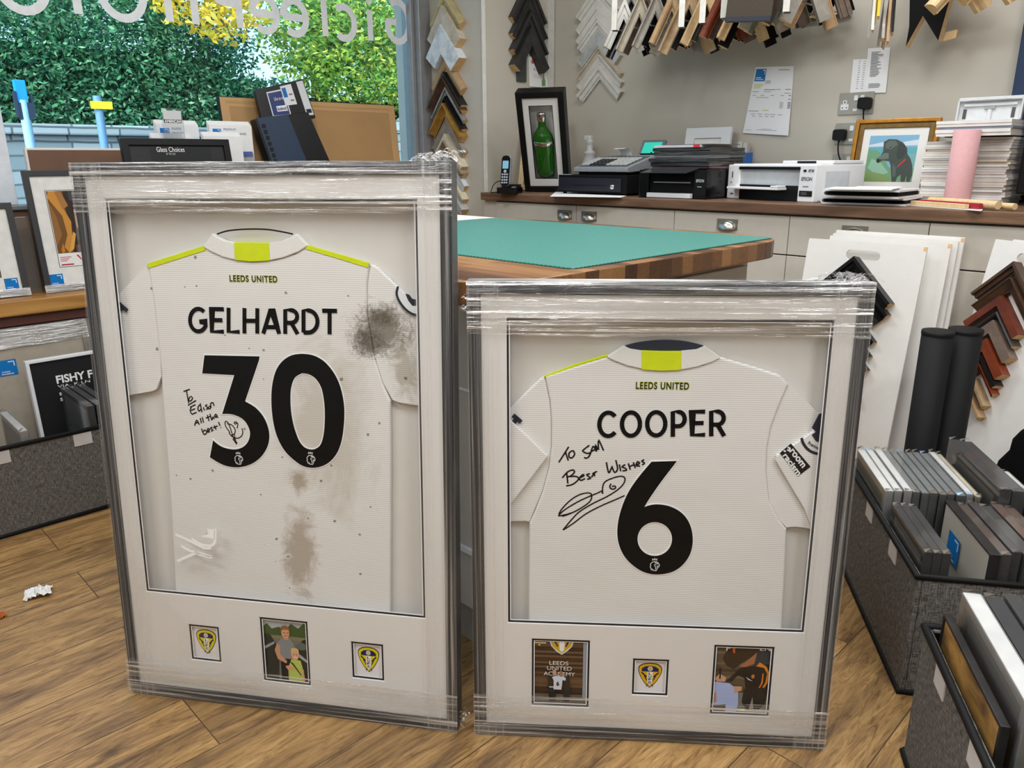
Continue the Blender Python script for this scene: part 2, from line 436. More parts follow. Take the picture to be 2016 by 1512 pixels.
n1 = nd(nt, 'ShaderNodeTexNoise', _Scale=70.0, _Detail=4.0, _Distortion=2.0); nt.links.new(coords(nt, (1, 1, 1)), n1.inputs['Vector'])
mm = nd(nt, 'ShaderNodeMix', data_type='FLOAT'); mm.inputs[0].default_value = .35
sp = nt.nodes.new('ShaderNodeSeparateColor'); nt.links.new(br.outputs[0], sp.inputs[0])
nt.links.new(sp.outputs[0], mm.inputs[2]); nt.links.new(n1.outputs[0], mm.inputs[3])
nt.links.new(ramp(nt, mm.outputs[0], [(.15, lin((62, 40, 26))), (.5, lin((112, 76, 46))), (.85, lin((160, 116, 70)))]), b.inputs['Base Color'])
BLOCKEND = m

# ------------------------------------------------------------------ the room
struct('floor', bx(-4.0, 3.0, -2.8, 3.5, -.06, 0), OAKF)
struct('ceiling', bx(-3.95, 3.0, -2.8, 3.6, 2.6, 2.7), CEILP)
struct('wall_back', bx(-3.19, 3.0, 3.46, 3.6, 0, 2.6), WALLP)
pier = bx(-3.95, -3.19, 2.91, 3.6, 0, 2.6)
struct('wall_pier', pier, WALLP)
struct('wall_right', bx(2.9, 3.0, -2.8, 3.46, 0, 2.6), WALLP)
struct('wall_front', bx(-3.95, 2.9, -2.9, -2.8, 0, 2.6), WALLP)
lowwall = MB().box(-3.9, -3.68, -2.8, 2.91, 0, .965)
struct('wall_left', lowwall, plain('brown sill board', (128, 98, 72), .6))
struct('wall_left_head', bx(-3.9, -3.68, -2.8, 2.91, 2.35, 2.6), WALLP)
struct('trim_corner', bx(-3.19, -3.178, 3.40, 3.452, .98, 2.6), plain('pale trunking', (214, 212, 206), .5))
struct('trim_pier', bx(-3.19, -3.186, 2.905, 2.93, 0, 2.6), plain('white corner bead', (226, 224, 218), .6))
nv = MB().box(-.845, .15, 3.43, 3.458, 0, 2.2)
nv.box(-.845, -.80, 3.415, 3.43, 0, 2.2, 0).box(-.70, -.1, 3.415, 3.43, .3, 1.0).box(-.70, -.1, 3.415, 3.43, 1.1, 2.0)
struct('door_1', nv, NAVY, .003)

GREYAL = plain('grey window metal', (148, 148, 150), .4, .3)
wf = MB()
wf.box(-3.76, -3.62, 2.83, 2.91, .965, 2.35).box(-3.745, -3.66, 2.805, 2.83, .965, 2.35)
wf.box(-3.75, -3.66, -2.8, 2.83, .965, .985).box(-3.75, -3.66, -2.8, 2.83, 2.3, 2.35)
wf.box(-3.75, -3.66, .62, .775, .985, 2.3, 1)
struct('window_1', wf, [GREYAL, plain('pale window post', (226, 232, 240), .5)], .004)
GLASSW = clear_mat('shop window glass', (.80, .95, 1.0), 1.45, .45)
gl = MB().box(-3.706, -3.700, .775, 2.81, .985, 2.3).box(-3.706, -3.700, -2.8, .62, .985, 2.3)
struct('window_1_pane', gl, GLASSW)

# vinyl letters on the glass, to be read from the street: they stand mirrored in here
VINYL = plain('frosted white vinyl', (236, 240, 244), .6)
LM = frame_m((-3.698, 0, 1.755), R(90))
def vinyl(yc, strokes, h=.20, sw=.020):
    mb = MB()
    for k, pts in enumerate(strokes):
        mb.stroke([(yc-p[0]*h, p[1]*h) for p in pts], sw, .0002*k)   # minus: mirrored
    return mb
arc = lambda cx, cy, rx, ry, a, b_, n=16: [(cx+rx*cos(R(a+(b_-a)*i/n)), cy+ry*sin(R(a+(b_-a)*i/n))) for i in range(n+1)]
GL = {
 'G': ([arc(0, .5, .36, .48, 55, 335), [(.33, .25), (.33, .50)], [(.36, .48), (.05, .48)]], .2),
 'i': ([[(0, 0), (0, .72)], [(0, .86), (0, .96)]], .2),
 'c': ([arc(0, .36, .30, .36, 50, 310)], .2),
 'l': ([[(0, 0), (0, 1.0)]], .2),
 'e': ([[(-.22, .36), (.30, .36)], arc(0, .36, .30, .36, 0, 310, 20)], .2),
 'P': ([[(-.25, 0), (-.25, 1.0)], [(-.25, .98), (.05, .98)]+arc(.05, .72, .25, .26, 90, -90, 12)+[(-.25, .46)]], .2),
 'h': ([[(-.26, 0), (-.26, 1.0)], [(-.26, .5), (.26, .5)], [(.26, 0), (.26, 1.0)]], .2),
 'o': ([arc(0, .5, .40, .50, 0, 360, 28)], .2),
 't': ([[(0, 0), (0, .98)], [(-.3, .98), (.3, .98)]], .2),
}
for nm, y, dz, ch in (('G', 2.745, .02, 'G'), ('i', 2.562, .013, 'i'), ('c', 2.40, .008, 'c'), ('l', 2.285, .008, 'l'), ('e', 2.115, .002, 'e'), ('e', 1.955, .0, 'e'),
                      ('P', 1.77, .0, 'P'), ('h', 1.555, -.006, 'h'), ('o', 1.305, -.015, 'o'), ('t', 1.124, -.018, 't'), ('o', .93, -.028, 'o')):
    mb = vinyl(y, GL[ch][0], h=.225 if ch in 'Photo' else .21, sw=.034)
    o = mb.build('window_letter', VINYL, None, LM @ T(0, dz, 0))
    pos = {'G': 'capital letter G beside the grey window jamb', 'i': 'letter i with its dot, second from the jamb', 'c': 'letter c between the i and the tall l', 'l': 'tall plain letter l after the c',
           'P': 'capital letter P starting the second word', 'h': 'letter H with two stems after the P', 't': 'letter T between the two round o letters'}
    if ch == 'e': lb = 'letter e next to the l' if y > 2 else 'letter e ending the first word'
    elif ch == 'o': lb = 'round letter O before the T' if y > 1.1 else 'round letter O ending the second word'
    else: lb = pos[nm]
    tag(o, 'mirrored white vinyl '+lb+' on the shop window', 'lettering', 'vinyl letters on the shop window')

# ------------------------------------------------------------------ the street beyond the glass
struct('road', bx(-9.2, -3.9, -14, 22, -.2, -.1), plain('tarmac', (110, 112, 116), .9, var=.1, scale=6))
struct('pavement', bx(-10.4, -9.2, -14, 22, -.2, -.02), plain('pavement slabs', (150, 150, 148), .9, var=.08, scale=4))
m, nt, out = new_mat('dry stone wall'); b = principled(nt, out, None, .9)
co = coords(nt, (1, 1, 1), (R(90), 0, R(90)))
br = nd(nt, 'ShaderNodeTexBrick', _Scale=1.0, _Mortar_Size=.012, _Brick_Width=.42, _Row_Height=.15, offset=.4, squash=1.3, squash_frequency=3)
br.inputs['Color1'].default_value = (*lin((112, 122, 130)), 1); br.inputs['Color2'].default_value = (*lin((152, 160, 168)), 1); br.inputs['Mortar'].default_value = (*lin((84, 92, 98)), 1)
tc = nt.nodes.new('ShaderNodeTexCoord'); sx = nt.nodes.new('ShaderNodeSeparateXYZ'); nt.links.new(tc.outputs['Object'], sx.inputs[0])
cm = nt.nodes.new('ShaderNodeCombineXYZ'); nt.links.new(sx.outputs[1], cm.inputs[0]); nt.links.new(sx.outputs[2], cm.inputs[1])
nz = nd(nt, 'ShaderNodeTexNoise', _Scale=2.0, _Detail=2.0); va = nd(nt, 'ShaderNodeMix', data_type='VECTOR'); va.inputs[0].default_value = .04
nt.links.new(cm.outputs[0], nz.inputs['Vector']); nt.links.new(cm.outputs[0], va.inputs[4]); nt.links.new(nz.outputs[1], va.inputs[5])
nt.links.new(va.outputs[1], br.inputs['Vector']); nt.links.new(br.outputs[0], b.inputs['Base Color']); bump(nt, br.outputs['Fac'], b, -.6, .02)
STONE = m
struct('wall_street', MB().box(-10.8, -10.4, -14, 7.0, -.1, 1.46).box(-10.9, -10.3, -14, 7.0, 1.46, 1.58), STONE, .02)

LEAF = tinted('leaf', .6)
nt = LEAF.node_tree
bs = [n for n in nt.nodes if n.type == 'BSDF_PRINCIPLED'][0]
vc = [n for n in nt.nodes if n.type == 'VERTEX_COLOR'][0]
tl = nt.nodes.new('ShaderNodeBsdfTranslucent'); nt.links.new(vc.outputs[0], tl.inputs[0])
ms = nt.nodes.new('ShaderNodeMixShader'); ms.inputs[0].default_value = .45
om = [n for n in nt.nodes if n.type == 'OUTPUT_MATERIAL'][0]
nt.links.new(bs.outputs[0], ms.inputs[1]); nt.links.new(tl.outputs[0], ms.inputs[2]); nt.links.new(ms.outputs[0], om.inputs[0])
def leaves(mb, n, pick, size, cols, rng):
    for _ in range(n):
        p = pick(rng); s = size*rng.uniform(.6, 1.35); c = rng.choice(cols); k = rng.uniform(.7, 1.25)
        a = Vector((rng.gauss(0, 1), rng.gauss(0, 1), rng.gauss(0, .7))).normalized()
        b_ = a.cross(Vector((rng.gauss(0, 1), rng.gauss(0, 1), rng.gauss(0, 1)))).normalized()
        q = Vector(p)
        mb.add([q-a*s, q+b_*s*.42, q+a*s, q-b_*s*.42], [(0, 1, 2, 3)], 0, tuple(v*k for v in c))
def blob(cx, cy, cz, rx, ry, rz, shell=.6):
    def f(g):
        while True:
            x, y, z = g.uniform(-1, 1), g.uniform(-1, 1), g.uniform(-1, 1)
            r = x*x+y*y+z*z
            if shell*shell < r < 1: return (cx+x*rx, cy+y*ry, cz+z*rz)
    return f
HG = [lin(c) for c in ((46, 104, 82), (70, 138, 104), (110, 174, 134), (34, 82, 64), (154, 200, 160), (88, 158, 108))]
YG = [lin(c) for c in ((150, 190, 80), (190, 214, 96), (110, 164, 84), (222, 224, 110), (84, 140, 80))]
YL = [lin(c) for c in ((236, 206, 66), (220, 180, 52), (246, 222, 110), (200, 190, 70))]
rg = random.Random(3)
mb = MB()
for i in range(30):
    y = -4+i*.34
    zt = 3.15+.25*sin(i*1.7)+.2*sin(i*.6)-.9*max(0, min(1, (y-4.6)/1.4))
    leaves(mb, 3000, (lambda g, y=y, zt=zt: (-10.75-abs(g.gauss(0, .26))+.35*sin(g.uniform(0, 6)), y+g.uniform(-.30, .30), 1.42+(zt-1.42)*g.random()**.85)), .036, HG, rg)
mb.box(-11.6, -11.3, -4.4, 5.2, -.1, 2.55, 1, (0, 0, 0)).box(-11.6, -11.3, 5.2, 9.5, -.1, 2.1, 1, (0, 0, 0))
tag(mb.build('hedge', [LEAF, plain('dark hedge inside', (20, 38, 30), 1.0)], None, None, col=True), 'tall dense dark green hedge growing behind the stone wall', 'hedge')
BARK = streaky('bark', (52, 44, 38), (86, 74, 62), (12, 12, 2), .95)
def tree(name, lb, trunk, r0, crowns, cols, n, size, seed):
    t = thing(name, lb, 'tree', T(*trunk[0]), 'trees beyond the road')
    o0 = Vector(trunk[0]); rg = random.Random(seed)
    mb = MB(); mb.tube([Vector(p)-o0 for p in trunk], [r0*(1-.12*i) for i in range(len(trunk))], 10)
    for c in crowns:
        mb.tube([Vector(trunk[-2])-o0, (Vector(trunk[-1])+Vector(c[:3]))/2-o0+Vector((0, 0, .15)), Vector(c[:3])-o0], [r0*.4, r0*.25, r0*.1], 6)
    mb.build('trunk', BARK, t)
    fb = MB()
    for c in crowns:
        leaves(fb, int(n*c[3]*c[4]*c[5]), blob(c[0]-o0.x, c[1]-o0.y, c[2]-o0.z, c[3], c[4], c[5], .2), size, cols, rg)
    fb.build('foliage', LEAF, t, None, col=True)
def crown(px, py, X, rx, ry, rz): p_ = at(px, py, 0, X); return (p_.x, p_.y, p_.z, rx, ry, rz)
tree('maple_tree', 'tree with yellow autumn leaves hanging over the hedge, behind the second word on the glass', [(-12.2, 4.6, -.1), (-12.2, 4.6, 2.4), (-11.5, 4.65, 4.2)], .16,
     [crown(360, 10, -9.9, .4, .5, .24), crown(440, 50, -9.7, .35, .42, .22), crown(470, 20, -9.8, .4, .45, .22), crown(400, -30, -10.2, .6, .8, .3)], YL, 5200, .055, 11)
tree('broadleaf_tree', 'broad yellow-green tree standing past the end of the hedge', [(-12.4, 7.4, -.1), (-12.3, 7.4, 2.2), (-12.2, 7.5, 4.4)], .17,
     [crown(620, 60, -11.2, .7, .8, .7), crown(720, 30, -11.2, .9, 1.1, .8), crown(800, 60, -11.4, .9, 1.2, .9), crown(690, 150, -11.0, .6, 1.0, .42), crown(780, 170, -11.2, .7, 1.0, .45), crown(560, 15, -11.3, .6, .7, .5), crown(640, 130, -11.2, .6, .9, .5), crown(600, 90, -11.5, .6, .8, .5), crown(700, 190, -11.2, .5, .9, .4), crown(800, 205, -11.2, .5, 1.0, .5), crown(820, 120, -11.6, .8, 1.0, .8), crown(740, 90, -11.9, .9, 1.3, .9)], YG, 3300, .05, 5)
tree('shade_tree', 'dark tree trunk rising out of the hedge above the letter T', [(-12.0, 3.3, -.1), (-12.0, 3.3, 2.6), (-11.8, 3.3, 4.4)], .2,
     [crown(120, 0, -11.6, .9, 1.2, .45), crown(280, -20, -11.7, .9, 1.0, .45), crown(20, 10, -11.5, .8, 1.0, .4)], HG[:4]+YG[:1], 1500, .045, 8)

PB = plain('pale blue post paint', (150, 190, 214), .5)
z0 = -.02
bp = at(50, 230, 0, -9.0); b1 = at(42, 165, 0, -9.0)
sp_ = thing('bus_stop', 'bus stop post with a blue flag sign and dark timetable case', 'bus stop', T(-9.0, bp.y, z0))
MB().tube([(0, 0, 0), (0, -.0, b1.z-z0-.15)], .045, 10).build('post', PB, sp_)
f0 = at(45, 158, 0, -9.0); f1 = at(52, 202, 0, -9.0)
hb = MB().box(-.03, .03, -.055, .045, f1.z-z0, f0.z-z0); hb.build('flag_sign', plain('blue enamel', (22, 140, 214), .5), sp_, bevel=.005)
MB().box(-.035, .035, -.05, .07, f1.z-z0-.16, f1.z-z0-.005).box(-.04, .04, -.07, -.05, f1.z-z0-.14, f1.z-z0+.1).box(-.04, .04, .07, .085, f1.z-z0-.14, f1.z-z0+.08).build('timetable_case', plain('dark blue case', (34, 48, 70), .5), sp_)
bp = at(205, 285, 0, -9.6)
yp = thing('warning_sign', 'small yellow sign on a blue-grey post before the stone wall', 'sign', T(-9.6, bp.y, z0))
f0 = at(194, 200, 0, -9.6); f1 = at(194, 215, 0, -9.6)
MB().tube([(0, 0, 0), (0, 0, f0.z-z0+.06)], .045, 10).build('post', plain('blue-grey post paint', (104, 140, 176), .5), yp)
MB().box(.04, .06, f0.y-bp.y-.1, f0.y-bp.y+.12, f1.z-z0, f0.z-z0).build('sign_plate', plain('yellow enamel', (236, 206, 40), .5), yp)
pc = at(812, 300, 0, -10.3)
gp = thing('gate_pillar', 'grey stone gate pillar with a pointed cap and a dark notice', 'pillar', T(-10.6, pc.y+.1, -.1))
zt = at(812, 262, 0, -10.3).z+.1
MB().box(-.25, .25, -.3, .3, 0, zt).build('shaft', STONE, gp, bevel=.02)
MB().lathe([(.46, zt), (.46, zt+.07), (.38, zt+.1), (.16, zt+.2), (.12, zt+.24), (.0, zt+.27)], 4, M=Matrix.Rotation(PI/4, 4, 'Z')).build('cap', STONE, gp, bevel=.01)
nb = MB().box(.25, .28, -.28, .28, zt-.55, zt-.28)
nb.text('PRIVATE', -.24, .24, -.05, .06, .031, W_, 1, M=Matrix(((0, 0, 1, .25), (1, 0, 0, 0), (0, 1, 0, zt-.42), (0, 0, 0, 1))), bold=.02)
nb.build('notice', [plain('dark notice', (24, 30, 44), .5), plain('notice white', (235, 235, 235), .6)], gp)
# ------------------------------------------------------------------ the two framed football shirts
FILM_H = film_mat('pulled film along', (1.7, 135, 1), .455, .62, .05, .92, .95, .08, 1.0, .62)
FILM_V = film_mat('pulled film upright', (190, 1.1, 1), .44, .66, .03, .52, .86, .14, .9, .5)
FILM_C = film_mat('crumpled film', (60, 60, 60), .35, .7, .1, .9, .9, .12, 1.0, .6)
GLASSF = clear_mat('picture glass', (1, 1, 1), 1.45, .14)
LIME = plain('lime yellow cloth', (206, 222, 10), .7, var=.04, scale=60)
NAVYC = plain('navy cloth', (40, 46, 62), .8)
MOUNT = plain('off white mount board', (224, 222, 219), .8, var=.012, scale=4)
MOUNTW = plain('white mount core', (246, 246, 246), .8, var=.0)
MOUNTB = plain('black mount board', (24, 22, 30), .8)
BACKB = plain('pale backing card', (214, 211, 206), .85, var=.01)

def shirt_cloth(name, stains, specks=False):
    """white polyester with fine raised lines; stains are mud spots at their own places"""
    m, nt, out = new_mat(name); b = principled(nt, out, None, .75, 0, .25)
    tc = nt.nodes.new('ShaderNodeTexCoord'); s = nt.nodes.new('ShaderNodeSeparateXYZ'); nt.links.new(tc.outputs['Object'], s.inputs[0])
    w = nd(nt, 'ShaderNodeTexWave', wave_type='BANDS', bands_direction='Y', _Scale=78.0, _Distortion=.2, _Detail=1.0)
    nt.links.new(tc.outputs['Object'], w.inputs['Vector'])
    col = ramp(nt, w.outputs[0], [(.0, lin((206, 205, 202))), (.5, lin((230, 229, 227))), (1, lin((234, 233, 231)))])
    n = nd(nt, 'ShaderNodeTexNoise', _Scale=5.0, _Detail=2.0); nt.links.new(tc.outputs['Object'], n.inputs['Vector'])
    bump(nt, n.outputs[0], b, .25, .02)
    for (cx, cy, rx, ry, tone, strength, nscale, lo) in stains:
        mp = nt.nodes.new('ShaderNodeMapping'); mp.inputs['Location'].default_value = (-cx/rx, -cy/ry, 0); mp.inputs['Scale'].default_value = (1/rx, 1/ry, 0)
        nt.links.new(tc.outputs['Object'], mp.inputs[0])
        ln = nd(nt, 'ShaderNodeVectorMath', operation='LENGTH'); nt.links.new(mp.outputs[0], ln.inputs[0])
        fall = nd(nt, 'ShaderNodeMapRange'); fall.inputs[1].default_value = .25; fall.inputs[2].default_value = 1.0; fall.inputs[3].default_value = .34; fall.inputs[4].default_value = -.35
        fall.clamp = False
        nt.links.new(ln.outputs['Value'], fall.inputs[0])
        nn = nd(nt, 'ShaderNodeTexNoise', _Scale=nscale, _Detail=7.0, _Roughness=.72, _Distortion=1.5); nt.links.new(tc.outputs['Object'], nn.inputs['Vector'])
        ad = nd(nt, 'ShaderNodeMath', operation='ADD'); nt.links.new(nn.outputs[0], ad.inputs[0]); nt.links.new(fall.outputs[0], ad.inputs[1])
        f = ramp(nt, ad.outputs[0], [(lo, (0, 0, 0)), (lo+.3, (strength,)*3)])
        mx = nd(nt, 'ShaderNodeMix', data_type='RGBA'); mx.inputs[7].default_value = (*lin(tone), 1)
        nt.links.new(f, mx.inputs[0]); nt.links.new(col, mx.inputs[6]); col = mx.outputs[2]
    if specks:
        vo = nd(nt, 'ShaderNodeTexVoronoi', _Scale=38.0, _Randomness=1.0); nt.links.new(tc.outputs['Object'], vo.inputs['Vector'])
        n2 = nd(nt, 'ShaderNodeTexNoise', _Scale=90.0, _Detail=2.0); nt.links.new(tc.outputs['Object'], n2.inputs['Vector'])
        sc = nt.nodes.new('ShaderNodeSeparateColor'); nt.links.new(vo.outputs['Color'], sc.inputs[0])
        sz = nd(nt, 'ShaderNodeMapRange'); sz.inputs[1].default_value = .35; sz.inputs[2].default_value = 1.0; sz.inputs[3].default_value = -.06; sz.inputs[4].default_value = .17; nt.links.new(sc.outputs[0], sz.inputs[0])
        dn = nd(nt, 'ShaderNodeMath', operation='MULTIPLY_ADD'); dn.inputs[1].default_value = .22; dn.inputs[2].default_value = -.09; nt.links.new(n2.outputs[0], dn.inputs[0])
        a1 = nd(nt, 'ShaderNodeMath', operation='ADD'); nt.links.new(vo.outputs['Distance'], a1.inputs[0]); nt.links.new(dn.outputs[0], a1.inputs[1])
        lt = nd(nt, 'ShaderNodeMath', operation='LESS_THAN'); nt.links.new(a1.outputs[0], lt.inputs[0]); nt.links.new(sz.outputs[0], lt.inputs[1])
        mk = nd(nt, 'ShaderNodeMath', operation='MULTIPLY'); mk.inputs[1].default_value = .7; nt.links.new(lt.outputs[0], mk.inputs[0])
        mx = nd(nt, 'ShaderNodeMix', data_type='RGBA'); mx.inputs[7].default_value = (*lin((92, 80, 64)), 1)
        nt.links.new(mk.outputs[0], mx.inputs[0]); nt.links.new(col, mx.inputs[6]); col = mx.outputs[2]
    nt.links.new(col, b.inputs['Base Color'])
    return m

def crest(mb, x, y, w, h, z, gold):
    """shield card: yellow shield, navy chief with a white rose, navy rays and four letters"""
    Y = gold; N = lin((22, 30, 78)); S = (lambda u, v: (x+w*u, y+h*v))
    sh = [(.5, 0), (.30, .17), (.13, .40), (.03, .62), (.02, .82), (.14, .93), (.32, .985), (.5, 1), (.68, .985), (.86, .93), (.98, .82), (.97, .62), (.87, .40), (.70, .17)]
    sh = smooth_line(sh[:7], 3)+smooth_line(sh[7:]+[sh[0]], 3)[:-1]
    mid = (.5, .56)
    sc = lambda k: [S(mid[0]+(p[0]-mid[0])*k, mid[1]+(p[1]-mid[1])*k) for p in sh]
    mb.flat(sc(1.0), z, lin((24, 24, 40))); mb.flat(sc(.93), z+.0003, Y)
    mb.flat([S(*p) for p in ((.15, .66), (.16, .78), (.30, .86), (.5, .88), (.70, .86), (.84, .78), (.85, .66))], z+.0006, N)
    mb.flat(ellipse(*S(.5, .77), w*.105, h*.09, 16), z+.0009, W_)
    mb.flat(ellipse(*S(.5, .77), w*.04, h*.035, 10), z+.0012, Y)
    for k in range(5):
        a = R(90+72*k); mb.flat(ellipse(S(.5, .77)[0]+w*.062*cos(a), S(.5, .77)[1]+h*.052*sin(a), w*.03, h*.026, 8), z+.0011, lin((150, 156, 190)))
    mb.flat([S(.39, .64), S(.61, .64), S(.59, .16), (S(.5, .12)), S(.41, .16)], z+.0006, W_)
    for k in range(4):
        y0 = .60-k*.125; xr = .87-.12*k
        for sg in (-1, 1):
            q = [(.5+sg*.14, y0-.12), (.5+sg*.14, y0-.19), (.5+sg*(xr-.5), y0+.0), (.5+sg*(xr-.5)-sg*.03, y0+.05)]
            q = [S(*p) for p in q]
            mb.flat(q if sg > 0 else q[::-1], z+.0006, N)
    for k, ch in enumerate('LUFC'):
        a, b_ = S(.44, .535-k*.115); c, d = S(.56, .535-k*.115+.09)
        mb.text(ch, a, c, b_, d, z+.001, lin((20, 20, 40)), bold=.02)

def ribbon_set(mb, M, d, lines, w, z, c=K, smooth=True):
    for pts in lines:
        q = [loc2(M, x, y, d) for x, y in pts]
        mb.stroke(smooth_line(q, 4) if smooth and len(q) > 2 else q, w, z, c)

LION = [[(0, .62), (.06, .50), (.0, .34), (.10, .24), (.12, .08), (.24, .16), (.30, .0), (.44, .03), (.62, -.02), (.74, .10), (.78, .28), (.94, .40), (1.0, .56), (.92, .72), (.76, .86), (.5, .92), (.26, .88), (.10, .76), (0, .62)],
        [(.22, 1.02), (.24, 1.2), (.36, 1.08), (.46, 1.24), (.56, 1.08), (.68, 1.22), (.70, 1.02)],
        [(.46, .80), (.62, .82), (.84, .68)], [(.50, .66), (.68, .62)], [(.86, .52), (.74, .44), (.80, .36)], [(.44, .60), (.62, .30), (.58, .12)]]

def frame_ring(mb, W, H, w, z0, z1, m=0):
    mb.prism([(0, 0), (W, 0), (W, H), (0, H)], z0, z1, m, holes=[[(w, w), (W-w, w), (W-w, H-w), (w, H-w)]])

def framed_shirt(lb, o, alpha, lean, W, H, opening, windows):
    M = frame_m(o, alpha, lean)
    t = thing('framed_football_shirt', lb, 'framed shirt', M, 'framed football shirts wrapped in film')
    L = lambda x, y, d=0.0: loc2(M, x, y, d)
    mw = .0235
    # moulding: stepped box section
    mb = MB(); frame_ring(mb, W, H, mw, -.042, -.004); 
    mb.prism([(.003, .003), (W-.003, .003), (W-.003, H-.003), (.003, H-.003)], -.004, 0.0, 0, holes=[[(mw-.004, mw-.004), (W-mw+.004, mw-.004), (W-mw+.004, H-mw+.004), (mw-.004, H-mw+.004)]])
    mb.build('moulding', CHARC, t, bevel=.0012)
    MB().box(mw-.004, W-mw+.004, mw-.004, H-mw+.004, -.041, -.038).build('backing_board', BACKB, t)
    def box_of(pts, d):
        q = [L(x, y, d) for x, y in pts]
        return ((q[0][0]+q[3][0])/2, (q[1][0]+q[2][0])/2, (q[2][1]+q[3][1])/2, (q[0][1]+q[1][1])/2)
    holes = [box_of(p, -.008) for p in [opening]+windows]
    def plate(name, mat, z0, z1, g):
        mb = MB()
        hs = [[(x0+g, y0+g), (x1-g, y0+g), (x1-g, y1-g), (x0+g, y1-g)] for x0, x1, y0, y1 in holes]
        mb.prism([(mw-.002, mw-.002), (W-mw+.002, mw-.002), (W-mw+.002, H-mw+.002), (mw-.002, H-mw+.002)], z0, z1, 0, holes=hs)
        return mb.build(name, mat, t)
    plate('mount', MOUNT, -.0095, -.008, 0)
    plate('mount_core', MOUNTW, -.0099, -.0095, .0014)
    plate('inner_mount', MOUNTB, -.0106, -.0099, .0052)
    plate('inner_mount_core', MOUNTW, -.0112, -.0106, .0072)
    gl = MB().box(mw-.003, W-mw+.003, mw-.003, H-mw+.003, -.0072, -.0055)
    gl.build('glass', GLASSF, t)
    return t, M, L, holes

def film(t, W, H, bl, br, bt, bb):
    """wrapping film: four bands over the front, turned over the edges"""
    e = .0012
    for k, (x0, x1) in enumerate(((-e, bl), (W-br, W+e))):
        mb = MB(); s_ = -e if k == 0 else W+e
        mb.add([(x0, -e, .001), (x1, -e, .001), (x1, H+e, .001), (x0, H+e, .001), (s_, -e, -.043), (s_, H+e, -.043)], [(0, 1, 2, 3), (4, 0, 3, 5) if k == 0 else (1, 4, 5, 2)])
        mb.build('film_band', FILM_V, t)
    n = 40; rg = random.Random(int(W*1e4))
    for k, (y0, y1) in enumerate(((H-bt, H+e), (-e, bb))):
        mb = MB(); vs = []; rows = 5
        for j in range(rows+1):
            for i in range(n+1):
                vs.append((-e+(W+2*e)*i/n, y0+(y1-y0)*j/rows+(rg.uniform(-.004, .004) if 0 < j < rows else (rg.uniform(-.0025, .0025) if (j == 0) == (y0 > .3) else 0)), .0022+(rg.uniform(0, .0012) if 0 < j < rows else 0)))
        fs = [(j*(n+1)+i, j*(n+1)+i+1, (j+1)*(n+1)+i+1, (j+1)*(n+1)+i) for j in range(rows) for i in range(n)]
        if k == 0:
            b0 = len(vs)
            for i in range(n+1): vs.append((-e+(W+2*e)*i/n, H+e+.0004, -.043))
            fs += [(rows*(n+1)+i, rows*(n+1)+i+1, b0+i+1, b0+i) for i in range(n)]
        mb.add(vs, fs, 0, (1, 1, 1), True)
        mb.build('film_band', FILM_H, t)

def crumple(name, t, pts, r, seed, n=60, mat=None):
    """a twisted tail of film: thin folded ribbons"""
    rg = random.Random(seed); mb = MB()
    for k in range(n):
        x, y, z = rg.choice(pts); q = []
        p = Vector((x+rg.gauss(0, r*.5), y+abs(rg.gauss(0, r*.22)), z+rg.gauss(0, .006)))
        d = Vector((rg.uniform(-1, 1), rg.uniform(-.2, .7), rg.uniform(-.4, .4)))
        for j in range(4):
            q.append(p+d*(r*.28*j)+Vector((0, -.06*r*j*j, 0)))
        w = Vector((rg.uniform(-.3, .3), rg.uniform(.2, 1), rg.uniform(-1, 1))).normalized()*rg.uniform(.0008, .0022)
        mb.add([v-w for v in q]+[v+w for v in q], [(j, j+1, 5+j, 4+j) for j in range(3)], 0)
    return mb.build(name, mat or FILM_C, t)

DP = -.024     # depth of the shirt face behind the frame front
F1W, F1H, F2W, F2H = .7588, 1.1483, .7090, .9394
# ---- the taller frame
op1 = [(203, 387.5), (823, 394), (837.6, 1219.8), (288.6, 1163.8)]
w1 = [[(370, 1228), (431, 1234.5), (436, 1305), (376, 1299)], [(509.5, 1214), (606.7, 1224), (611.4, 1351), (518, 1341)], [(689.5, 1262), (755, 1269), (757, 1342), (692.6, 1335)]]
t1, M1, L1, h1 = framed_shirt('taller film-wrapped frame holding a muddy white football shirt numbered 30', at(256.2, 1362.8, 2, .0034), .6224, .0735, F1W, F1H, op1, w1)
J = lambda pts, L, d=DP: [L(x, y, d) for x, y in pts]
sc1 = L1(742, 645, DP); sc2 = L1(590, 1080, DP); sc3 = L1(575, 940, DP); sc4 = L1(800, 760, DP); sc5 = L1(620, 800, DP); sc6 = L1(480, 980, DP); sc7 = L1(760, 825, DP)
CL1 = shirt_cloth('muddy white shirt cloth', [
    (sc5[0]+.02, sc5[1]-.06, .22, .42, (168, 156, 132), .42, 7, .62),
    (sc1[0]+.012, sc1[1]-.005, .14, .11, (104, 94, 76), .8, 55, .58), (sc1[0]-.02, sc1[1]-.03, .085, .07, (78, 70, 56), .8, 120, .60), (sc1[0]+.01, sc1[1]+.02, .07, .05, (84, 76, 60), .8, 130, .62), (sc4[0], sc4[1]+.03, .08, .13, (150, 140, 118), .6, 24, .60),
    (sc2[0], sc2[1]-.01, .085, .21, (140, 116, 84), .6, 22, .58), (sc3[0]+.015, sc3[1]-.01, .05, .07, (140, 116, 80), .6, 30, .64)], specks=True)
def shirt_piece(name, t, pts, L, mat, z0, z1, soft=.002, label=None, d=DP, col=False):
    mb = MB().prism(J(pts, L, d), z0, z1)
    o = mb.build(name, mat, t, bevel=soft, seg=3)
    if label: o['label'] = label
    return o
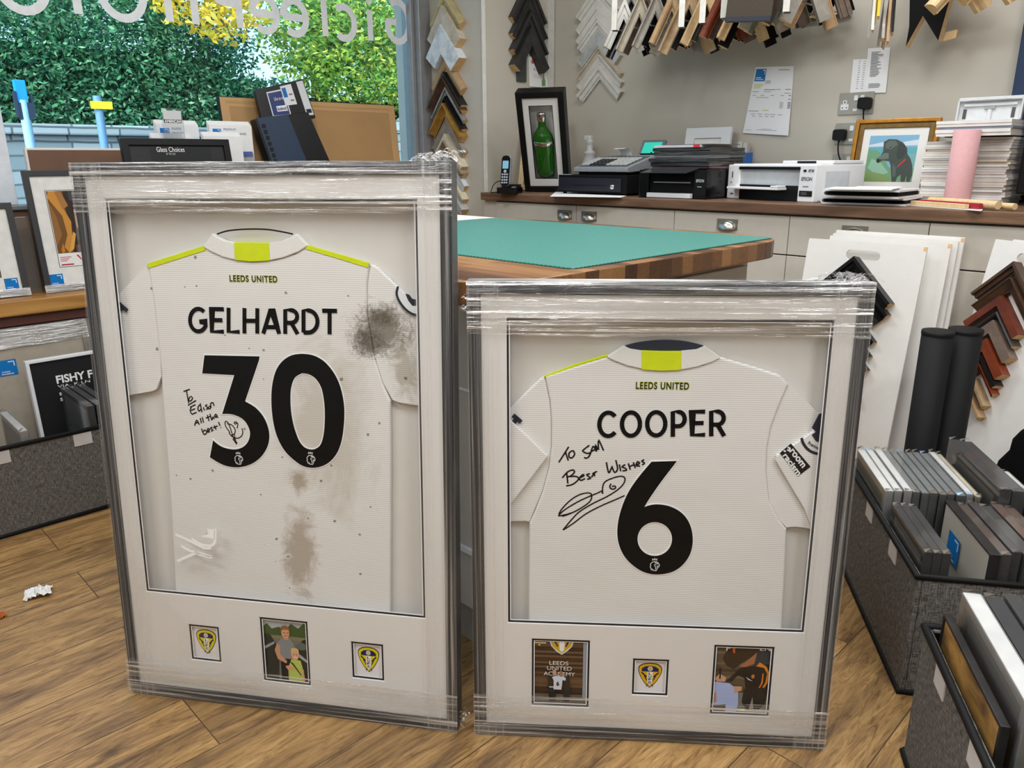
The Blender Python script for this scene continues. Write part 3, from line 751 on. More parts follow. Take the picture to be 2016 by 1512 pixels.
body1 = [(290, 520), (345, 500), (403, 485), (425, 500), (455, 510), (497, 515), (545, 511), (580, 500), (604, 484), (660, 502), (727, 519), (722, 560), (722, 620), (735, 700), (752, 755), (768, 790), (769, 900), (768, 1240), (346, 1195), (336, 1000), (327, 880), (318, 768), (317, 735), (313, 690), (303, 600), (296, 555)]
shirt_piece('shirt', t1, body1, L1, CL1, -.037, DP, .004)
shirt_piece('shirt_sleeve', t1, [(290, 520), (215, 597), (215, 800), (252, 779), (298, 771), (306, 767), (316, 742), (313, 690), (303, 600), (296, 555)], L1, CL1, -.037, DP-.003, .004)
shirt_piece('shirt_sleeve', t1, [(727, 519), (742, 527), (840, 620), (845, 806), (826, 801), (792, 796), (770, 788), (752, 755), (735, 700), (722, 620), (722, 560)], L1, CL1, -.037, DP-.003, .004)
COLL = plain('white ribbed collar', (226, 225, 222), .8, var=.03, scale=300)
for pts in ([(401, 486), (411, 472), (419, 459), (428, 466), (443, 474), (463, 478), (464, 512), (440, 506), (418, 496)], [(607, 484), (596, 472), (584, 460), (574, 467), (556, 474), (530, 478), (532, 513), (560, 507), (588, 496)]):
    shirt_piece('collar', t1, pts, L1, COLL, -.036, DP+.003, .002)
shirt_piece('collar_patch', t1, [(462, 477), (497, 477.5), (531, 478), (532, 513), (497, 515), (464, 512)], L1, LIME, -.036, DP+.0034, .001, 'lime yellow patch')
mb = MB(); ribbon_set(mb, M1, DP, [[(426, 461), (445, 455), (470, 452), (498, 451), (526, 452), (552, 456), (576, 461)]], .003, -.026)
mb.build('collar_rim', INK, t1, col=True)['label'] = 'dark rim of the far collar edge'
for pts in ([(289, 519), (403, 483), (405, 493), (294, 528)], [(603, 481), (728, 517.5), (724, 527), (662, 508), (601, 490)]):
    shirt_piece('shoulder_stripe', t1, pts, L1, LIME, DP-.001, DP+.0012, .0006)

THREE = [(698, 66), (1070, 74), (1066, 100), (972, 378)]+smooth_line([(972, 378), (1040, 418), (1095, 480), (1128, 555), (1136, 625), (1120, 692), (1075, 758), (1010, 803), (930, 823), (850, 815), (790, 790), (735, 755)], 3)[1:]+[(756, 642)]+smooth_line([(756, 642), (800, 677), (850, 697), (905, 703), (950, 691), (985, 662), (1003, 622), (1005, 580), (985, 530), (950, 492), (900, 469), (860, 462), (818, 462)], 3)[1:]+[(900, 200), (683, 188)]
THREE = [(200+x/3.436, 680+y/3.436) for x, y in THREE]
ZO = smooth_line([(325, 56), (400, 66), (470, 103), (530, 168), (575, 250), (603, 350), (613, 450), (607, 560), (590, 660), (555, 740), (495, 800), (415, 826), (335, 815), (265, 768), (205, 705), (160, 620), (135, 530), (122, 430), (120, 330), (130, 240), (155, 160), (200, 100), (260, 65), (325, 56)], 3)[:-1]
ZI = smooth_line([(328, 187), (375, 195), (420, 225), (455, 280), (472, 350), (480, 430), (480, 520), (473, 600), (455, 665), (425, 695), (390, 704), (345, 690), (310, 650), (285, 590), (265, 520), (252, 440), (248, 350), (255, 275), (280, 215), (328, 187)], 3)[:-1]
ZO = [(500+x/3.436, 680+y/3.436) for x, y in ZO]; ZI = [(500+x/3.436, 680+y/3.436) for x, y in ZI]
SIX = [(1430, 325), (1665, 318)]+smooth_line([(1665, 318), (1610, 390), (1550, 468), (1490, 550), (1440, 622), (1395, 690), (1362, 746)], 3)[1:]+smooth_line([(1362, 746), (1425, 727), (1500, 722), (1600, 740), (1690, 785), (1755, 850), (1795, 930), (1812, 1020), (1808, 1110), (1780, 1200), (1720, 1283), (1640, 1340), (1550, 1366), (1450, 1371), (1350, 1346), (1260, 1290), (1182, 1210), (1132, 1110), (1112, 1000), (1120, 880), (1150, 760), (1198, 640), (1260, 535), (1340, 430), (1430, 325)], 3)[1:-1]
SIX = [(980+x/4.725, 840+y/4.725) for x, y in SIX]
SIXI = [(980+x/4.725, 840+y/4.725) for x, y in ellipse(1460, 1043, 161, 158, 36)]
FLOCK = plain('black flock print', (7, 7, 8), .7, spec=.2, var=.02)
FLOCKW = plain('white print edge', (240, 240, 240), .6, var=.0)
def grow(q, k):
    """outline moved outwards by k"""
    n = len(q); a = sum(q[i][0]*q[(i+1) % n][1]-q[(i+1) % n][0]*q[i][1] for i in range(n)); s = 1 if a > 0 else -1; out = []
    for i in range(n):
        p0, p1, p2 = Vector(q[i-1]), Vector(q[i]), Vector(q[(i+1) % n])
        d1 = (p1-p0).normalized(); d2 = (p2-p1).normalized()
        n1 = Vector((d1.y, -d1.x))*s; n2 = Vector((d2.y, -d2.x))*s; b_ = n1+n2
        b_ = b_.normalized()*k/max(.45, (b_.normalized()).dot(n1)) if b_.length > 1e-6 else n1*k
        out.append((p1.x+b_.x, p1.y+b_.y))
    return out
def number(t, L, outer, inner, lion, name='number'):
    q = J(outer, L); h = [J(inner, L)] if inner else []
    z = DP+.0008
    mb = MB(); mb.prism(grow(q, .0022), DP-.001, z, 1, holes=[grow(x, -.0022) for x in h]); mb.prism(q, z-.0005, z+.0005, 0, holes=h)
    x, y = L(*lion, DP); s = .021
    for pl in LION: mb.stroke([(x+(p[0]-.5)*s*.85, y+(p[1]-.5)*s) for p in pl], .0013, z+.0008, m=1)
    mb.build(name, [FLOCK, FLOCKW], t)
number(t1, L1, THREE, None, (471, 904)); number(t1, L1, ZO, ZI, (613, 904))

# stroke alphabet for the name lettering (height 1, width given)
A_ = lambda cx, cy, rx, ry, a, b_, n=18: arc(cx, cy, rx, ry, a, b_, n)
NAMEFONT = {
 'G': (.80, [A_(.42, .5, .36, .44, 48, 330, 26)+[(.735, .44), (.46, .44)]]), 'E': (.58, [[(.58, .94), (.07, .94), (.07, .06), (.58, .06)], [(.07, .51), (.52, .51)]]),
 'L': (.54, [[(.07, 1.0), (.07, .06), (.54, .06)]]), 'H': (.68, [[(.07, 1), (.07, 0)], [(.61, 1), (.61, 0)], [(.07, .5), (.61, .5)]]),
 'A': (.76, [[(.05, 0), (.355, .96), (.405, .96), (.71, 0)], [(.18, .26), (.58, .26)]]), 'R': (.62, [[(.07, 0), (.07, .94), (.32, .94)]+A_(.32, .69, .24, .25, 90, -90, 12)+[(.07, .44)], [(.32, .44), (.58, 0)]]),
 'D': (.70, [[(.07, .06), (.07, .94), (.26, .94)]+A_(.26, .5, .38, .44, 90, -90, 18)+[(.07, .06)]]), 'T': (.60, [[(0, .94), (.60, .94)], [(.30, .94), (.30, 0)]]),
 'C': (.74, [A_(.42, .5, .36, .44, 42, 318, 26)]), 'O': (.84, [A_(.42, .5, .36, .44, 0, 360, 36)]), 'P': (.60, [[(.07, 0), (.07, .94), (.30, .94)]+A_(.30, .67, .24, .27, 90, -90, 12)+[(.07, .40)]])}
def name_letters(t, word, L, tl, tr, br, bl, gap=.13, sw=.165):
    tot = sum(NAMEFONT[c][0] for c in word)+gap*(len(word)-1); x = 0
    q = [L(*p, DP) for p in (bl, br, tr, tl)]
    def w(u, v):
        a = Vector(q[0])*(1-u)*(1-v)+Vector(q[1])*u*(1-v)+Vector(q[2])*u*v+Vector(q[3])*(1-u)*v
        return (a.x, a.y)
    h = (Vector(q[3])-Vector(q[0])).length
    for c in word:
        mb = MB()
        for ln in NAMEFONT[c][1]:
            pts = [w((x+p[0])/tot, p[1]) for p in ln]
            mb.stroke(pts, h*sw+.0018, DP+.0006, m=1); mb.stroke(pts, h*sw, DP+.0012, m=0)
        mb.build('name_letter', [FLOCK, FLOCKW], t)
        x += NAMEFONT[c][0]+gap
name_letters(t1, 'GELHARDT', L1, (372, 604.5), (664, 609), (664, 658), (372, 655))
mb = MB(); a = L1(453, 554, DP); b2 = L1(545.5, 543.5, DP)
mb.text('LEEDS UNITED', a[0]-.001, b2[0]+.001, a[1]-.001, b2[1]+.001, DP+.0006, lin((190, 204, 20)), bold=.05, space=1.15); mb.text('LEEDS UNITED', a[0], b2[0], a[1], b2[1], DP+.0009, K, bold=.015, space=1.15)
mb.build('club_lettering', INK, t1, col=True)
INKW = .0026
mb = MB()
Z3 = lambda lines: [[(200+x/3.436, 680+y/3.436) for x, y in l] for l in lines]
ribbon_set(mb, M1, DP, Z3([
 [(555, 312), (598, 296)], [(575, 305), (590, 392)], [(600, 345), (590, 368), (602, 376), (616, 358), (604, 342)], [(585, 405), (640, 372)],
 [(610, 412), (600, 440), (612, 466)], [(600, 418), (636, 400)], [(606, 440), (634, 428)], [(612, 466), (644, 452)], [(664, 400), (652, 424), (660, 444), (674, 430)], [(668, 392), (680, 452)], [(690, 418), (696, 440)], [(716, 400), (704, 408), (720, 422), (708, 434)], [(724, 414), (722, 426), (734, 428), (738, 414), (726, 412)], [(742, 420), (738, 394), (754, 388), (762, 410)],
 [(630, 542), (644, 506), (662, 536)], [(634, 526), (658, 520)], [(668, 490), (676, 526)], [(682, 484), (690, 522)], [(716, 470), (728, 512)], [(706, 492), (738, 478)], [(734, 462), (746, 504), (754, 484), (764, 498)], [(768, 486), (782, 476), (772, 466), (766, 482), (790, 486)],
 [(676, 562), (694, 602), (712, 588), (700, 572), (688, 584)], [(716, 580), (732, 570), (720, 562), (718, 584), (734, 584)], [(750, 552), (738, 560), (754, 572), (742, 580)], [(762, 540), (776, 570)], [(756, 558), (786, 544)], [(792, 518), (802, 544)], [(806, 554), (810, 558)]]), INKW, DP+.0005)
ribbon_set(mb, M1, DP, Z3([[(870, 590), (842, 550), (836, 520), (850, 515), (872, 560), (892, 620), (918, 662)], [(850, 528), (884, 540), (904, 570), (900, 596), (876, 606), (862, 590)], [(872, 606), (890, 620), (920, 628), (948, 612), (956, 585), (950, 560)], [(896, 524), (906, 516), (914, 524), (906, 532), (896, 524)], [(912, 520), (922, 530), (918, 560)], [(898, 600), (906, 640), (914, 666), (888, 630)]]), INKW*.8, DP+.0005)
mb.build('handwriting', INK, t1, col=True)
# sleeve patches
mb = MB()
ribbon_set(mb, M1, DP, [[(234, 597), (251, 612)], [(249, 593), (233, 614)] if False else [(243, 604), (233, 612)]], .0085, DP+.0004, lin((44, 48, 62)), False)
mb.build('sleeve_mark', INK, t1, col=True)
mb = MB(); q = J([(783, 566), (830, 610), (830, 624), (812, 617), (795, 604), (784, 588)], L1)
mb.flat(q, DP+.0004, lin((222, 226, 230)))
ribbon_set(mb, M1, DP, [[(784, 564), (781, 578), (787, 594), (799, 609), (812, 618), (826, 621)]], .0045, DP+.0008, lin((40, 42, 56)))
mb.flat(J([(798, 578), (806, 580), (812, 588), (820, 590), (822, 602), (812, 602), (804, 592)], L1), DP+.0006, lin((40, 42, 56)))
mb.build('league_badge', INK, t1, col=True)
def cards(t, holes, which, gold):
    for k in which:
        x0, x1, y0, y1 = holes[k]; mb = MB()
        mb.rect(x0-.004, x1+.004, y0-.004, y1+.004, -.0155, lin((232, 230, 232)))
        cw = (x1-x0); chh = (y1-y0); crest(mb, x0+cw*.17, y0+chh*.16, cw*.66, chh*.68, -.0152, gold)
        mb.build('crest_card', INKG, t, col=True)
cards(t1, h1, (1, 3), lin((222, 208, 24)))
def photo(t, hole, layers):
    x0, x1, y0, y1 = hole; mb = MB()
    x0 += .003; x1 -= .003; y0 += .003; y1 -= .003
    mb.rect(x0-.006, x1+.006, y0-.006, y1+.006, -.0162, W_)
    for k, (pts, c) in enumerate(layers):
        mb.flat([(x0+(x1-x0)*p[0], y0+(y1-y0)*p[1]) for p in pts], -.0159+.00012*k, lin(c))
    return mb, (lambda u, v: (x0+(x1-x0)*u, y0+(y1-y0)*v))
BOX = lambda a, b, c, d: [(a, c), (b, c), (b, d), (a, d)]
E_ = lambda cx, cy, rx, ry: ellipse(cx, cy, rx, ry, 18)
mb, S = photo(t1, h1[2], [
 (BOX(0, 1, 0, 1), (120, 118, 112)), (BOX(0, 1, .78, 1), (176, 182, 188)), ([(0, .70), (1, .70), (1, .9), (.9, .95), (.78, .86), (.62, .93), (.5, .8), (.36, .86), (.2, .82), (.1, .90), (0, .84)], (66, 88, 48)), (BOX(0, 1, .66, .72), (128, 124, 92)),
 ([(0, 0), (.3, 0), (.34, .5), (.16, .72), (0, .74)], (44, 50, 46)), ([(0, .52), (.24, .62), (.24, .58), (0, .47)], (150, 160, 166)), ([(.6, 0), (1, 0), (1, .72), (.86, .68), (.66, .46)], (40, 44, 40)), ([(.68, .44), (.98, .30), (.98, .34), (.70, .50)], (168, 176, 184)), (E_(.84, .58, .12, .06), (96, 108, 104)),
 ([(.36, 0), (.62, 0), (.60, .42), (.36, .42)], (30, 30, 34)), ([(.30, .36), (.66, .36), (.68, .60), (.58, .70), (.42, .70), (.30, .60)], (134, 138, 142)), ([(.30, .60), (.24, .48), (.30, .34), (.48, .28), (.50, .32), (.36, .42), (.36, .56)], (206, 152, 120)), ([(.64, .56), (.72, .44), (.66, .32), (.60, .34), (.62, .44)], (206, 152, 120)),
 (BOX(.46, .56, .66, .74), (196, 142, 110)), (E_(.50, .775, .088, .088), (214, 160, 128)), ([(.40, .79), (.41, .87), (.50, .90), (.59, .87), (.60, .79), (.56, .83), (.46, .83)], (150, 98, 54)), (BOX(.45, .49, .775, .785), (70, 50, 40)), (BOX(.53, .57, .775, .785), (70, 50, 40)), (BOX(.47, .54, .73, .74), (170, 96, 84)),
 ([(.52, 0), (.84, 0), (.84, .24), (.80, .36), (.60, .36), (.52, .22)], (186, 200, 96)), ([(.54, .34), (.66, .24), (.80, .10), (.80, .13), (.64, .30)], (46, 54, 40)), ([(.52, .26), (.46, .24), (.52, .18), (.66, .20), (.66, .23)], (216, 160, 128)), ([(.82, .22), (.86, .22), (.88, .02), (.83, .02)], (216, 160, 128)), (E_(.69, .44, .085, .085), (222, 168, 136)), ([(.60, .46), (.61, .54), (.69, .56), (.77, .54), (.78, .46), (.73, .50), (.65, .50)], (216, 184, 120)), (BOX(.65, .68, .445, .455), (70, 50, 40)), (BOX(.71, .74, .445, .455), (70, 50, 40)), (BOX(.66, .73, .395, .408), (240, 230, 226))])
o = mb.build('photo_print', INKG, t1, col=True); o['label'] = 'photo of a man in a grey top behind a fair-haired child in yellow'
film(t1, F1W, F1H, .066, .072, .094, .088)
c1 = L1(868, 322); crumple('film_tail', t1, [(c1[0]-.02, F1H+.004, -.012), (c1[0]+.004, F1H+.006, -.016), (c1[0]-.03, F1H+.003, -.015)], .026, 4, 150)
c1 = L1(900, 1418); crumple('film_tail', t1, [(F1W+.006, .014, -.02), (F1W+.01, .03, -.02)], .012, 9, 40)
c1 = L1(388, 1078); mb = MB()
ribbon_set(mb, M1, 0, [[(346, 1052), (352, 1054), (378, 1066), (402, 1078), (416, 1078)], [(378, 1060), (400, 1072), (422, 1070), (424, 1040)], [(358, 1074), (380, 1086), (418, 1098)], [(350, 1104), (372, 1094), (392, 1088), (416, 1096)]], .0055, .0014, W_)  # bright glint on the crumpled film, put in as opaque white strips
mb.flat([loc2(M1, x, y) for x, y in ((396, 1056), (412, 1050), (408, 1040), (424, 1042), (424, 1062), (412, 1058))], .0014, W_)
GLINT = plain('white crease glint', (244, 244, 244), .12, var=.0, coat=.5)
mb.build('crease_glint', GLINT, t1)

# ---- the lower frame
op2 = [(998.5, 625), (1646, 629), (1583.6, 1246.5), (996.4, 1226.8)]
w2 = [[(1046, 1257), (1164, 1260.6), (1159, 1393), (1045, 1391)], [(1245, 1296), (1319, 1298.5), (1315, 1371), (1242.7, 1369)], [(1404.7, 1269), (1527, 1273.6), (1514.5, 1411.5), (1397, 1408)]]
t2, M2, L2, h2 = framed_shirt('lower film-wrapped frame holding a clean white football shirt numbered 6', at(935, 1445, 2, .0026), .7266, .0467, F2W, F2H, op2, w2)
CL2 = shirt_cloth('clean white shirt cloth', [])
body2 = [(1073, 741), (1130, 722), (1197, 702), (1222, 715), (1262, 725), (1302, 728), (1341, 727), (1384, 719), (1416, 703), (1480, 721), (1536, 739), (1553, 757), (1534, 800), (1519, 840), (1511, 880), (1509, 930), (1515, 985), (1535, 1025), (1549, 1042), (1546, 1120), (1538, 1275), (1040, 1245), (1041, 1100), (1042, 1032), (1052, 1010), (1068, 970), (1080, 925), (1086, 880), (1086, 830), (1083, 790), (1076, 757)]
shirt_piece('shirt', t2, body2, L2, CL2, -.037, DP, .004)
shirt_piece('shirt_sleeve', t2, [(1073, 741), (1062, 747), (985, 822), (985, 1030), (1034, 1029), (1042, 1032), (1068, 970), (1080, 925), (1086, 880), (1086, 830), (1083, 790), (1076, 757)], L2, CL2, -.037, DP-.003, .004)
shirt_piece('shirt_sleeve', t2, [(1553, 757), (1563, 766), (1640, 840), (1625, 1046), (1600, 1043), (1566, 1038), (1549, 1040), (1535, 1025), (1515, 985), (1509, 930), (1511, 880), (1519, 840), (1534, 800)], L2, CL2, -.037, DP-.003, .004)
shirt_piece('sleeve_cuff', t2, [(985, 806), (1003, 824), (1079, 897), (1072, 906), (1034, 956), (1004, 994), (985, 1010)], L2, CL2, DP-.003, DP+.0045, .002, 'turned back cuff')
shirt_piece('sleeve_cuff', t2, [(1650, 815), (1612, 838), (1580, 862), (1527, 896), (1526, 906), (1552, 950), (1582, 1000), (1598, 1040), (1630, 1046)], L2, CL2, DP-.003, DP+.0045, .002, 'turned back cuff with printed patches')
for pts in ([(1195, 702), (1210, 692), (1228, 681), (1241, 687), (1264, 690.5), (1264, 726), (1236, 720), (1212, 711)], [(1418, 703), (1404, 692), (1388, 681), (1372, 688), (1340, 691), (1340, 728), (1372, 722), (1400, 713)]):
    shirt_piece('collar', t2, pts, L2, COLL, -.036, DP+.003, .002)
shirt_piece('collar_patch', t2, [(1263, 690), (1300, 691.5), (1341, 691.5), (1340, 728), (1302, 729.5), (1263, 727)], L2, LIME, -.036, DP+.0034, .001, 'lime yellow patch')
shirt_piece('collar_inside', t2, smooth_line([(1232, 682), (1262, 675), (1308, 671), (1352, 674), (1386, 682)], 4)+smooth_line([(1372, 688), (1340, 692), (1300, 692), (1262, 691), (1240, 687)], 3), L2, NAVYC, -.036, DP-.004, .0008, 'navy inside of the collar')
shirt_piece('shoulder_stripe', t2, [(1070, 741), (1130, 718), (1195, 698), (1197, 702), (1132, 722), (1075, 743)], L2, LIME, DP-.006, DP-.001, .0006)
number(t2, L2, SIX, SIXI, (1289, 1113))
name_letters(t2, 'COOPER', L2, (1177, 809), (1427.5, 806.5), (1427.5, 858), (1177, 861.5), gap=.17, sw=.16)
mb = MB(); a = L2(1252, 765.5, DP); b2 = L2(1356.5, 753, DP)
mb.text('LEEDS UNITED', a[0]-.001, b2[0]+.001, a[1]-.001, b2[1]+.001, DP+.0006, lin((190, 204, 20)), bold=.05, space=1.15); mb.text('LEEDS UNITED', a[0], b2[0], a[1], b2[1], DP+.0009, K, bold=.015, space=1.15)
mb.build('club_lettering', INK, t2, col=True)
mb = MB()
Z5 = lambda lines: [[(980+x/4.725, 840+y/4.725) for x, y in l] for l in lines]
ribbon_set(mb, M2, DP, Z5([
 [(568, 330), (612, 262), (660, 186)], [(630, 238), (656, 314)], [(690, 224), (664, 244), (664, 282), (690, 288), (714, 258), (704, 226), (684, 226)],
 [(852, 172), (800, 212), (792, 228), (830, 248), (858, 244), (846, 280), (818, 292), (804, 282)], [(858, 262), (888, 182), (918, 232)], [(866, 232), (908, 210)], [(920, 226), (910, 170), (934, 212), (938, 126), (984, 222)],
 [(640, 424), (652, 528)], [(600, 476), (650, 420), (700, 402), (712, 424), (680, 456), (650, 466)], [(668, 464), (728, 462), (752, 486), (700, 534), (636, 550)], [(760, 476), (800, 456), (790, 446), (758, 480), (776, 498), (812, 482)], [(858, 436), (828, 446), (850, 466), (862, 478), (830, 490)], [(872, 470), (896, 432), (900, 462)], [(880, 436), (924, 414)],
 [(1010, 330), (1032, 428), (1058, 380)], [(1060, 364), (1086, 424), (1114, 392), (1098, 310)], [(1130, 350), (1144, 414)], [(1186, 352), (1156, 372), (1186, 386), (1196, 404), (1160, 410)], [(1214, 340), (1232, 400)], [(1222, 372), (1268, 352)], [(1260, 330), (1280, 384)], [(1290, 356), (1318, 340), (1300, 326), (1288, 360), (1324, 366)], [(1362, 306), (1340, 320), (1364, 338), (1342, 356)]]), .0030, DP+.0005)
ribbon_set(mb, M2, DP, Z5([
 [(568, 812), (600, 760), (680, 680), (770, 628), (850, 616), (874, 640), (860, 690), (800, 740), (700, 796), (600, 824), (568, 822), (640, 760), (760, 690), (870, 640), (930, 616), (966, 598), (974, 622), (976, 560), (1000, 510), (1080, 474), (1150, 460), (1182, 480), (1170, 530), (1110, 590), (1010, 652), (880, 716), (760, 790), (690, 860), (620, 944), (612, 956), (700, 900), (820, 810), (960, 736), (1090, 680), (1180, 640)],
 [(1056, 530), (1042, 552), (1050, 574), (1078, 580), (1096, 566), (1086, 550), (1060, 558)], [(600, 834), (680, 806)]]), .0027, DP+.0005)
mb.build('handwriting', INK, t2, col=True)
mb = MB()
ribbon_set(mb, M2, DP, [[(1010, 817), (1026, 831)], [(1018, 824), (1011, 832)]], .0085, DP+.0004, lin((40, 42, 60)), False)
mb.build('sleeve_mark', INK, t2, col=True)
mb = MB(); zc = DP+.005
q = J([(1557, 873), (1596, 919), (1571, 938), (1535, 892)], L2, zc); mb.flat(q, zc, lin((24, 24, 26)))
def quad_warp(q):
    return lambda u, v: tuple(Vector(q[0])*(1-u)*(1-v)+Vector(q[1])*u*(1-v)+Vector(q[2])*u*v+Vector(q[3])*(1-u)*v)
zz = lambda x, y: (1380+x/4.2, 840+y/4.2)
for w_, qd in (('room', [(728, 205), (836, 345), (868, 318), (762, 178)]), ('racism', [(672, 240), (796, 410), (836, 380), (712, 215)])):
    mb.text(w_, 0, 1, 0, 1, zc+.0004, W_, bold=.03, warp=quad_warp(J([zz(*p) for p in qd], L2, zc)))
ribbon_set(mb, M2, zc, [[zz(716, 170), zz(734, 178), zz(730, 196), zz(712, 190)], [zz(684, 196), zz(700, 206)]], .003, zc+.0004, W_)
mb.build('slogan_patch', INK, t2, col=True)['label'] = 'black slogan patch'
mb = MB()
ribbon_set(mb, M2, zc, [[(1578, 862), (1581, 872), (1590, 884), (1602, 891), (1616, 894)]], .005, zc+.0004, lin((40, 42, 56)))
mb.flat(J([(1612, 815), (1622, 812), (1620, 874), (1606, 868), (1598, 856), (1606, 850), (1598, 842)], L2, zc), zc+.0004, lin((40, 42, 56)))
mb.text('Premier', 0, 1, 0, 1, zc+.0004, lin((50, 52, 66)), bold=.02, warp=quad_warp(J([(1590, 875), (1612, 886), (1613, 880), (1593, 868)], L2, zc)))
mb.build('league_badge', INK, t2, col=True)
cards(t2, h2, (2,), lin((222, 176, 24)))
WD = (84, 62, 46)
lay = [(BOX(0, 1, 0, 1), WD)]
rg = random.Random(2)
for k in range(26):
    y = .16+k*.033; c = rg.choice(((70, 50, 36), (98, 72, 52), (110, 84, 60), (60, 44, 32))); lay.append((BOX(0, .92, y, y+.03), c))
lay += [(BOX(0, 1, 0, .16), (96, 92, 84)), (BOX(.90, 1, .12, 1), (150, 158, 172)), (BOX(.965, .99, .7, 1), (40, 44, 56)), (BOX(0, .24, .93, .95), (220, 200, 160)), (BOX(.10, .14, .9, .92), (220, 190, 90)),
 ([(.29, 1), (.33, .9), (.42, .82), (.52, .77), (.62, .83), (.70, .9), (.74, 1)], (220, 226, 236)), ([(.31, 1), (.35, .9), (.43, .84), (.52, .79), (.61, .85), (.68, .9), (.72, 1)], (200, 168, 40)),
 ([(.47, 1), (.57, 1), (.56, .84), (.52, .81), (.48, .84)], (236, 238, 240)), ([(.36, .99), (.40, .99), (.46, .9), (.44, .89)], (34, 40, 84)), ([(.66, .99), (.62, .99), (.58, .9), (.60, .89)], (34, 40, 84)),
 ([(.28, .44), (.30, .54), (.36, .56), (.42, .5), (.42, .26), (.28, .26)], (48, 42, 38)), ([(.28, .28), (.44, .28), (.42, .06), (.30, .06)], (40, 40, 42)), ([(.55, .26), (.68, .26), (.66, .44), (.60, .52), (.54, .46)], (44, 40, 38)), ([(.56, .28), (.70, .28), (.66, .06), (.56, .06)], (40, 40, 42)),
 (E_(.39, .505, .035, .04), (206, 156, 130)), (E_(.51, .49, .034, .038), (198, 150, 124)), ([(.35, .43), (.40, .45), (.55, .45), (.60, .42), (.59, .38), (.54, .39), (.52, .24), (.38, .24), (.38, .38)], (214, 222, 240)), (BOX(.30, .40, .27, .285), (230, 228, 226))]
mb, S = photo(t2, h2[1], lay)
zt = -.0159+.00012*len(lay)+.0002
for w_, a0, a1, b0, b1 in (('LEEDS', .30, .64, .62, .68), ('UNITED', .26, .70, .54, .60), ('ACADEMY', .20, .76, .455, .515)):
    p0 = S(a0, b0); p1 = S(a1, b1); mb.text(w_, p0[0], p1[0], p0[1], p1[1], zt, lin((236, 232, 222)))
mb.flat([S(*p) for p in E_(.395, .505, .034, .045)], zt+.0003, lin((206, 156, 130))); mb.flat([S(*p) for p in E_(.515, .485, .034, .04)], zt+.0003, lin((160, 120, 96)))
p0 = S(.43, .30); p1 = S(.48, .37); mb.text('6', p0[0], p1[0], p0[1], p1[1], zt+.0003, K, bold=.03)
o = mb.build('photo_print', INKG, t2, col=True); o['label'] = 'photo of two people holding up a shirt at a wooden wall with a sign'
mb, S = photo(t2, h2[3], [
 (BOX(0, 1, 0, 1), (96, 82, 64)), (BOX(0, 1, .86, .9), (120, 104, 82)), (BOX(0, .6, .6, .64), (76, 64, 50)), (BOX(0, .6, .5, .54), (118, 102, 80)), (BOX(0, .6, .7, .74), (116, 98, 76)), (BOX(.3, 1, 0, .3), (128, 126, 108)),
 ([(.16, .80), (.22, .70), (.36, .64), (.46, .72), (.72, .88), (.80, 1), (.34, 1), (.22, .92)], (58, 46, 36)), ([(.30, 1), (.36, 1), (.36, .88), (.33, .88)], (226, 104, 46)), ([(.44, .68), (.56, .76), (.74, .90), (.78, .88), (.72, .74), (.56, .68)], (170, 112, 78)), ([(.74, .90), (.86, .96), (1, .88), (1, .7), (.7, .7)], (52, 58, 66)),
 ([(.24, .46), (.40, .60), (.46, .66), (.70, .70), (.98, .74), (1, .36), (.92, .34), (.60, .34), (.56, .52), (.44, .56), (.34, .46)], (34, 32, 34)),
 ([(.74, .70), (.80, .76), (.92, .70), (.98, .60), (.94, .60), (.88, .68)], (222, 140, 44)), ([(.94, .60), (.98, .60), (.96, .46), (.88, .34), (.85, .35), (.92, .46)], (222, 140, 44)), ([(.86, .60), (.88, .6), (.88, .46), (.82, .35), (.80, .36), (.85, .46)], (214, 120, 44)), (E_(.70, .55, .03, .03), (196, 124, 60)), ([(.58, .54), (.62, .5), (.70, .48), (.62, .52)], (216, 216, 220)),
 ([(.56, .36), (.98, .40), (.94, .14), (.80, .02), (.66, .02), (.54, .16)], (38, 38, 38)), ([(.66, .02), (.72, .25), (.76, .02)], (150, 148, 132)),
 ([(0, .46), (.30, .44), (.46, .34), (.48, .12), (.44, .0), (.26, 0), (.26, .12), (0, .10)], (172, 188, 232)), ([(.0, .26), (.08, .30), (.1, .16), (0, .12)], (196, 140, 116)), ([(.04, .50), (.12, .58), (.24, .52), (.22, .46), (.08, .46)], (206, 158, 130)), (BOX(.115, .14, .50, .66), (24, 26, 28)), ([(.38, .40), (.52, .40), (.52, .34), (.40, .30)], (206, 158, 130))])
p0 = S(.20, .92); p1 = S(.27, .995); mb.text('F', p0[0], p1[0], p0[1], p1[1], -.0120, W_)
p0 = S(.78, .94); p1 = S(.96, .995); mb.text('EN', p0[0], p1[0], p0[1], p1[1], -.0120, W_)
o = mb.build('photo_print', INKG, t2, col=True); o['label'] = 'photo of a person in a black tracksuit signing a shirt'
film(t2, F2W, F2H, .062, .066, .096, .098)
crumple('film_tail', t2, [(L2(1660, 560)[0], F2H+.002, -.015), (L2(1690, 560)[0], F2H+.002, -.015)], .03, 14, 110)
crumple('film_tail', t2, [(-.004, F2H-.03, -.01), (-.004, F2H-.05, -.01)], .012, 15, 40)
ORD = ['first', 'second', 'third', 'fourth', 'fifth', 'sixth', 'seventh', 'eighth', 'ninth', 'tenth', 'eleventh', 'twelfth', 'thirteenth', 'fourteenth', 'fifteenth', 'sixteenth', 'seventeenth', 'eighteenth', 'nineteenth', 'twentieth', 'twenty-first', 'twenty-second', 'twenty-third', 'twenty-fourth', 'twenty-fifth', 'twenty-sixth']
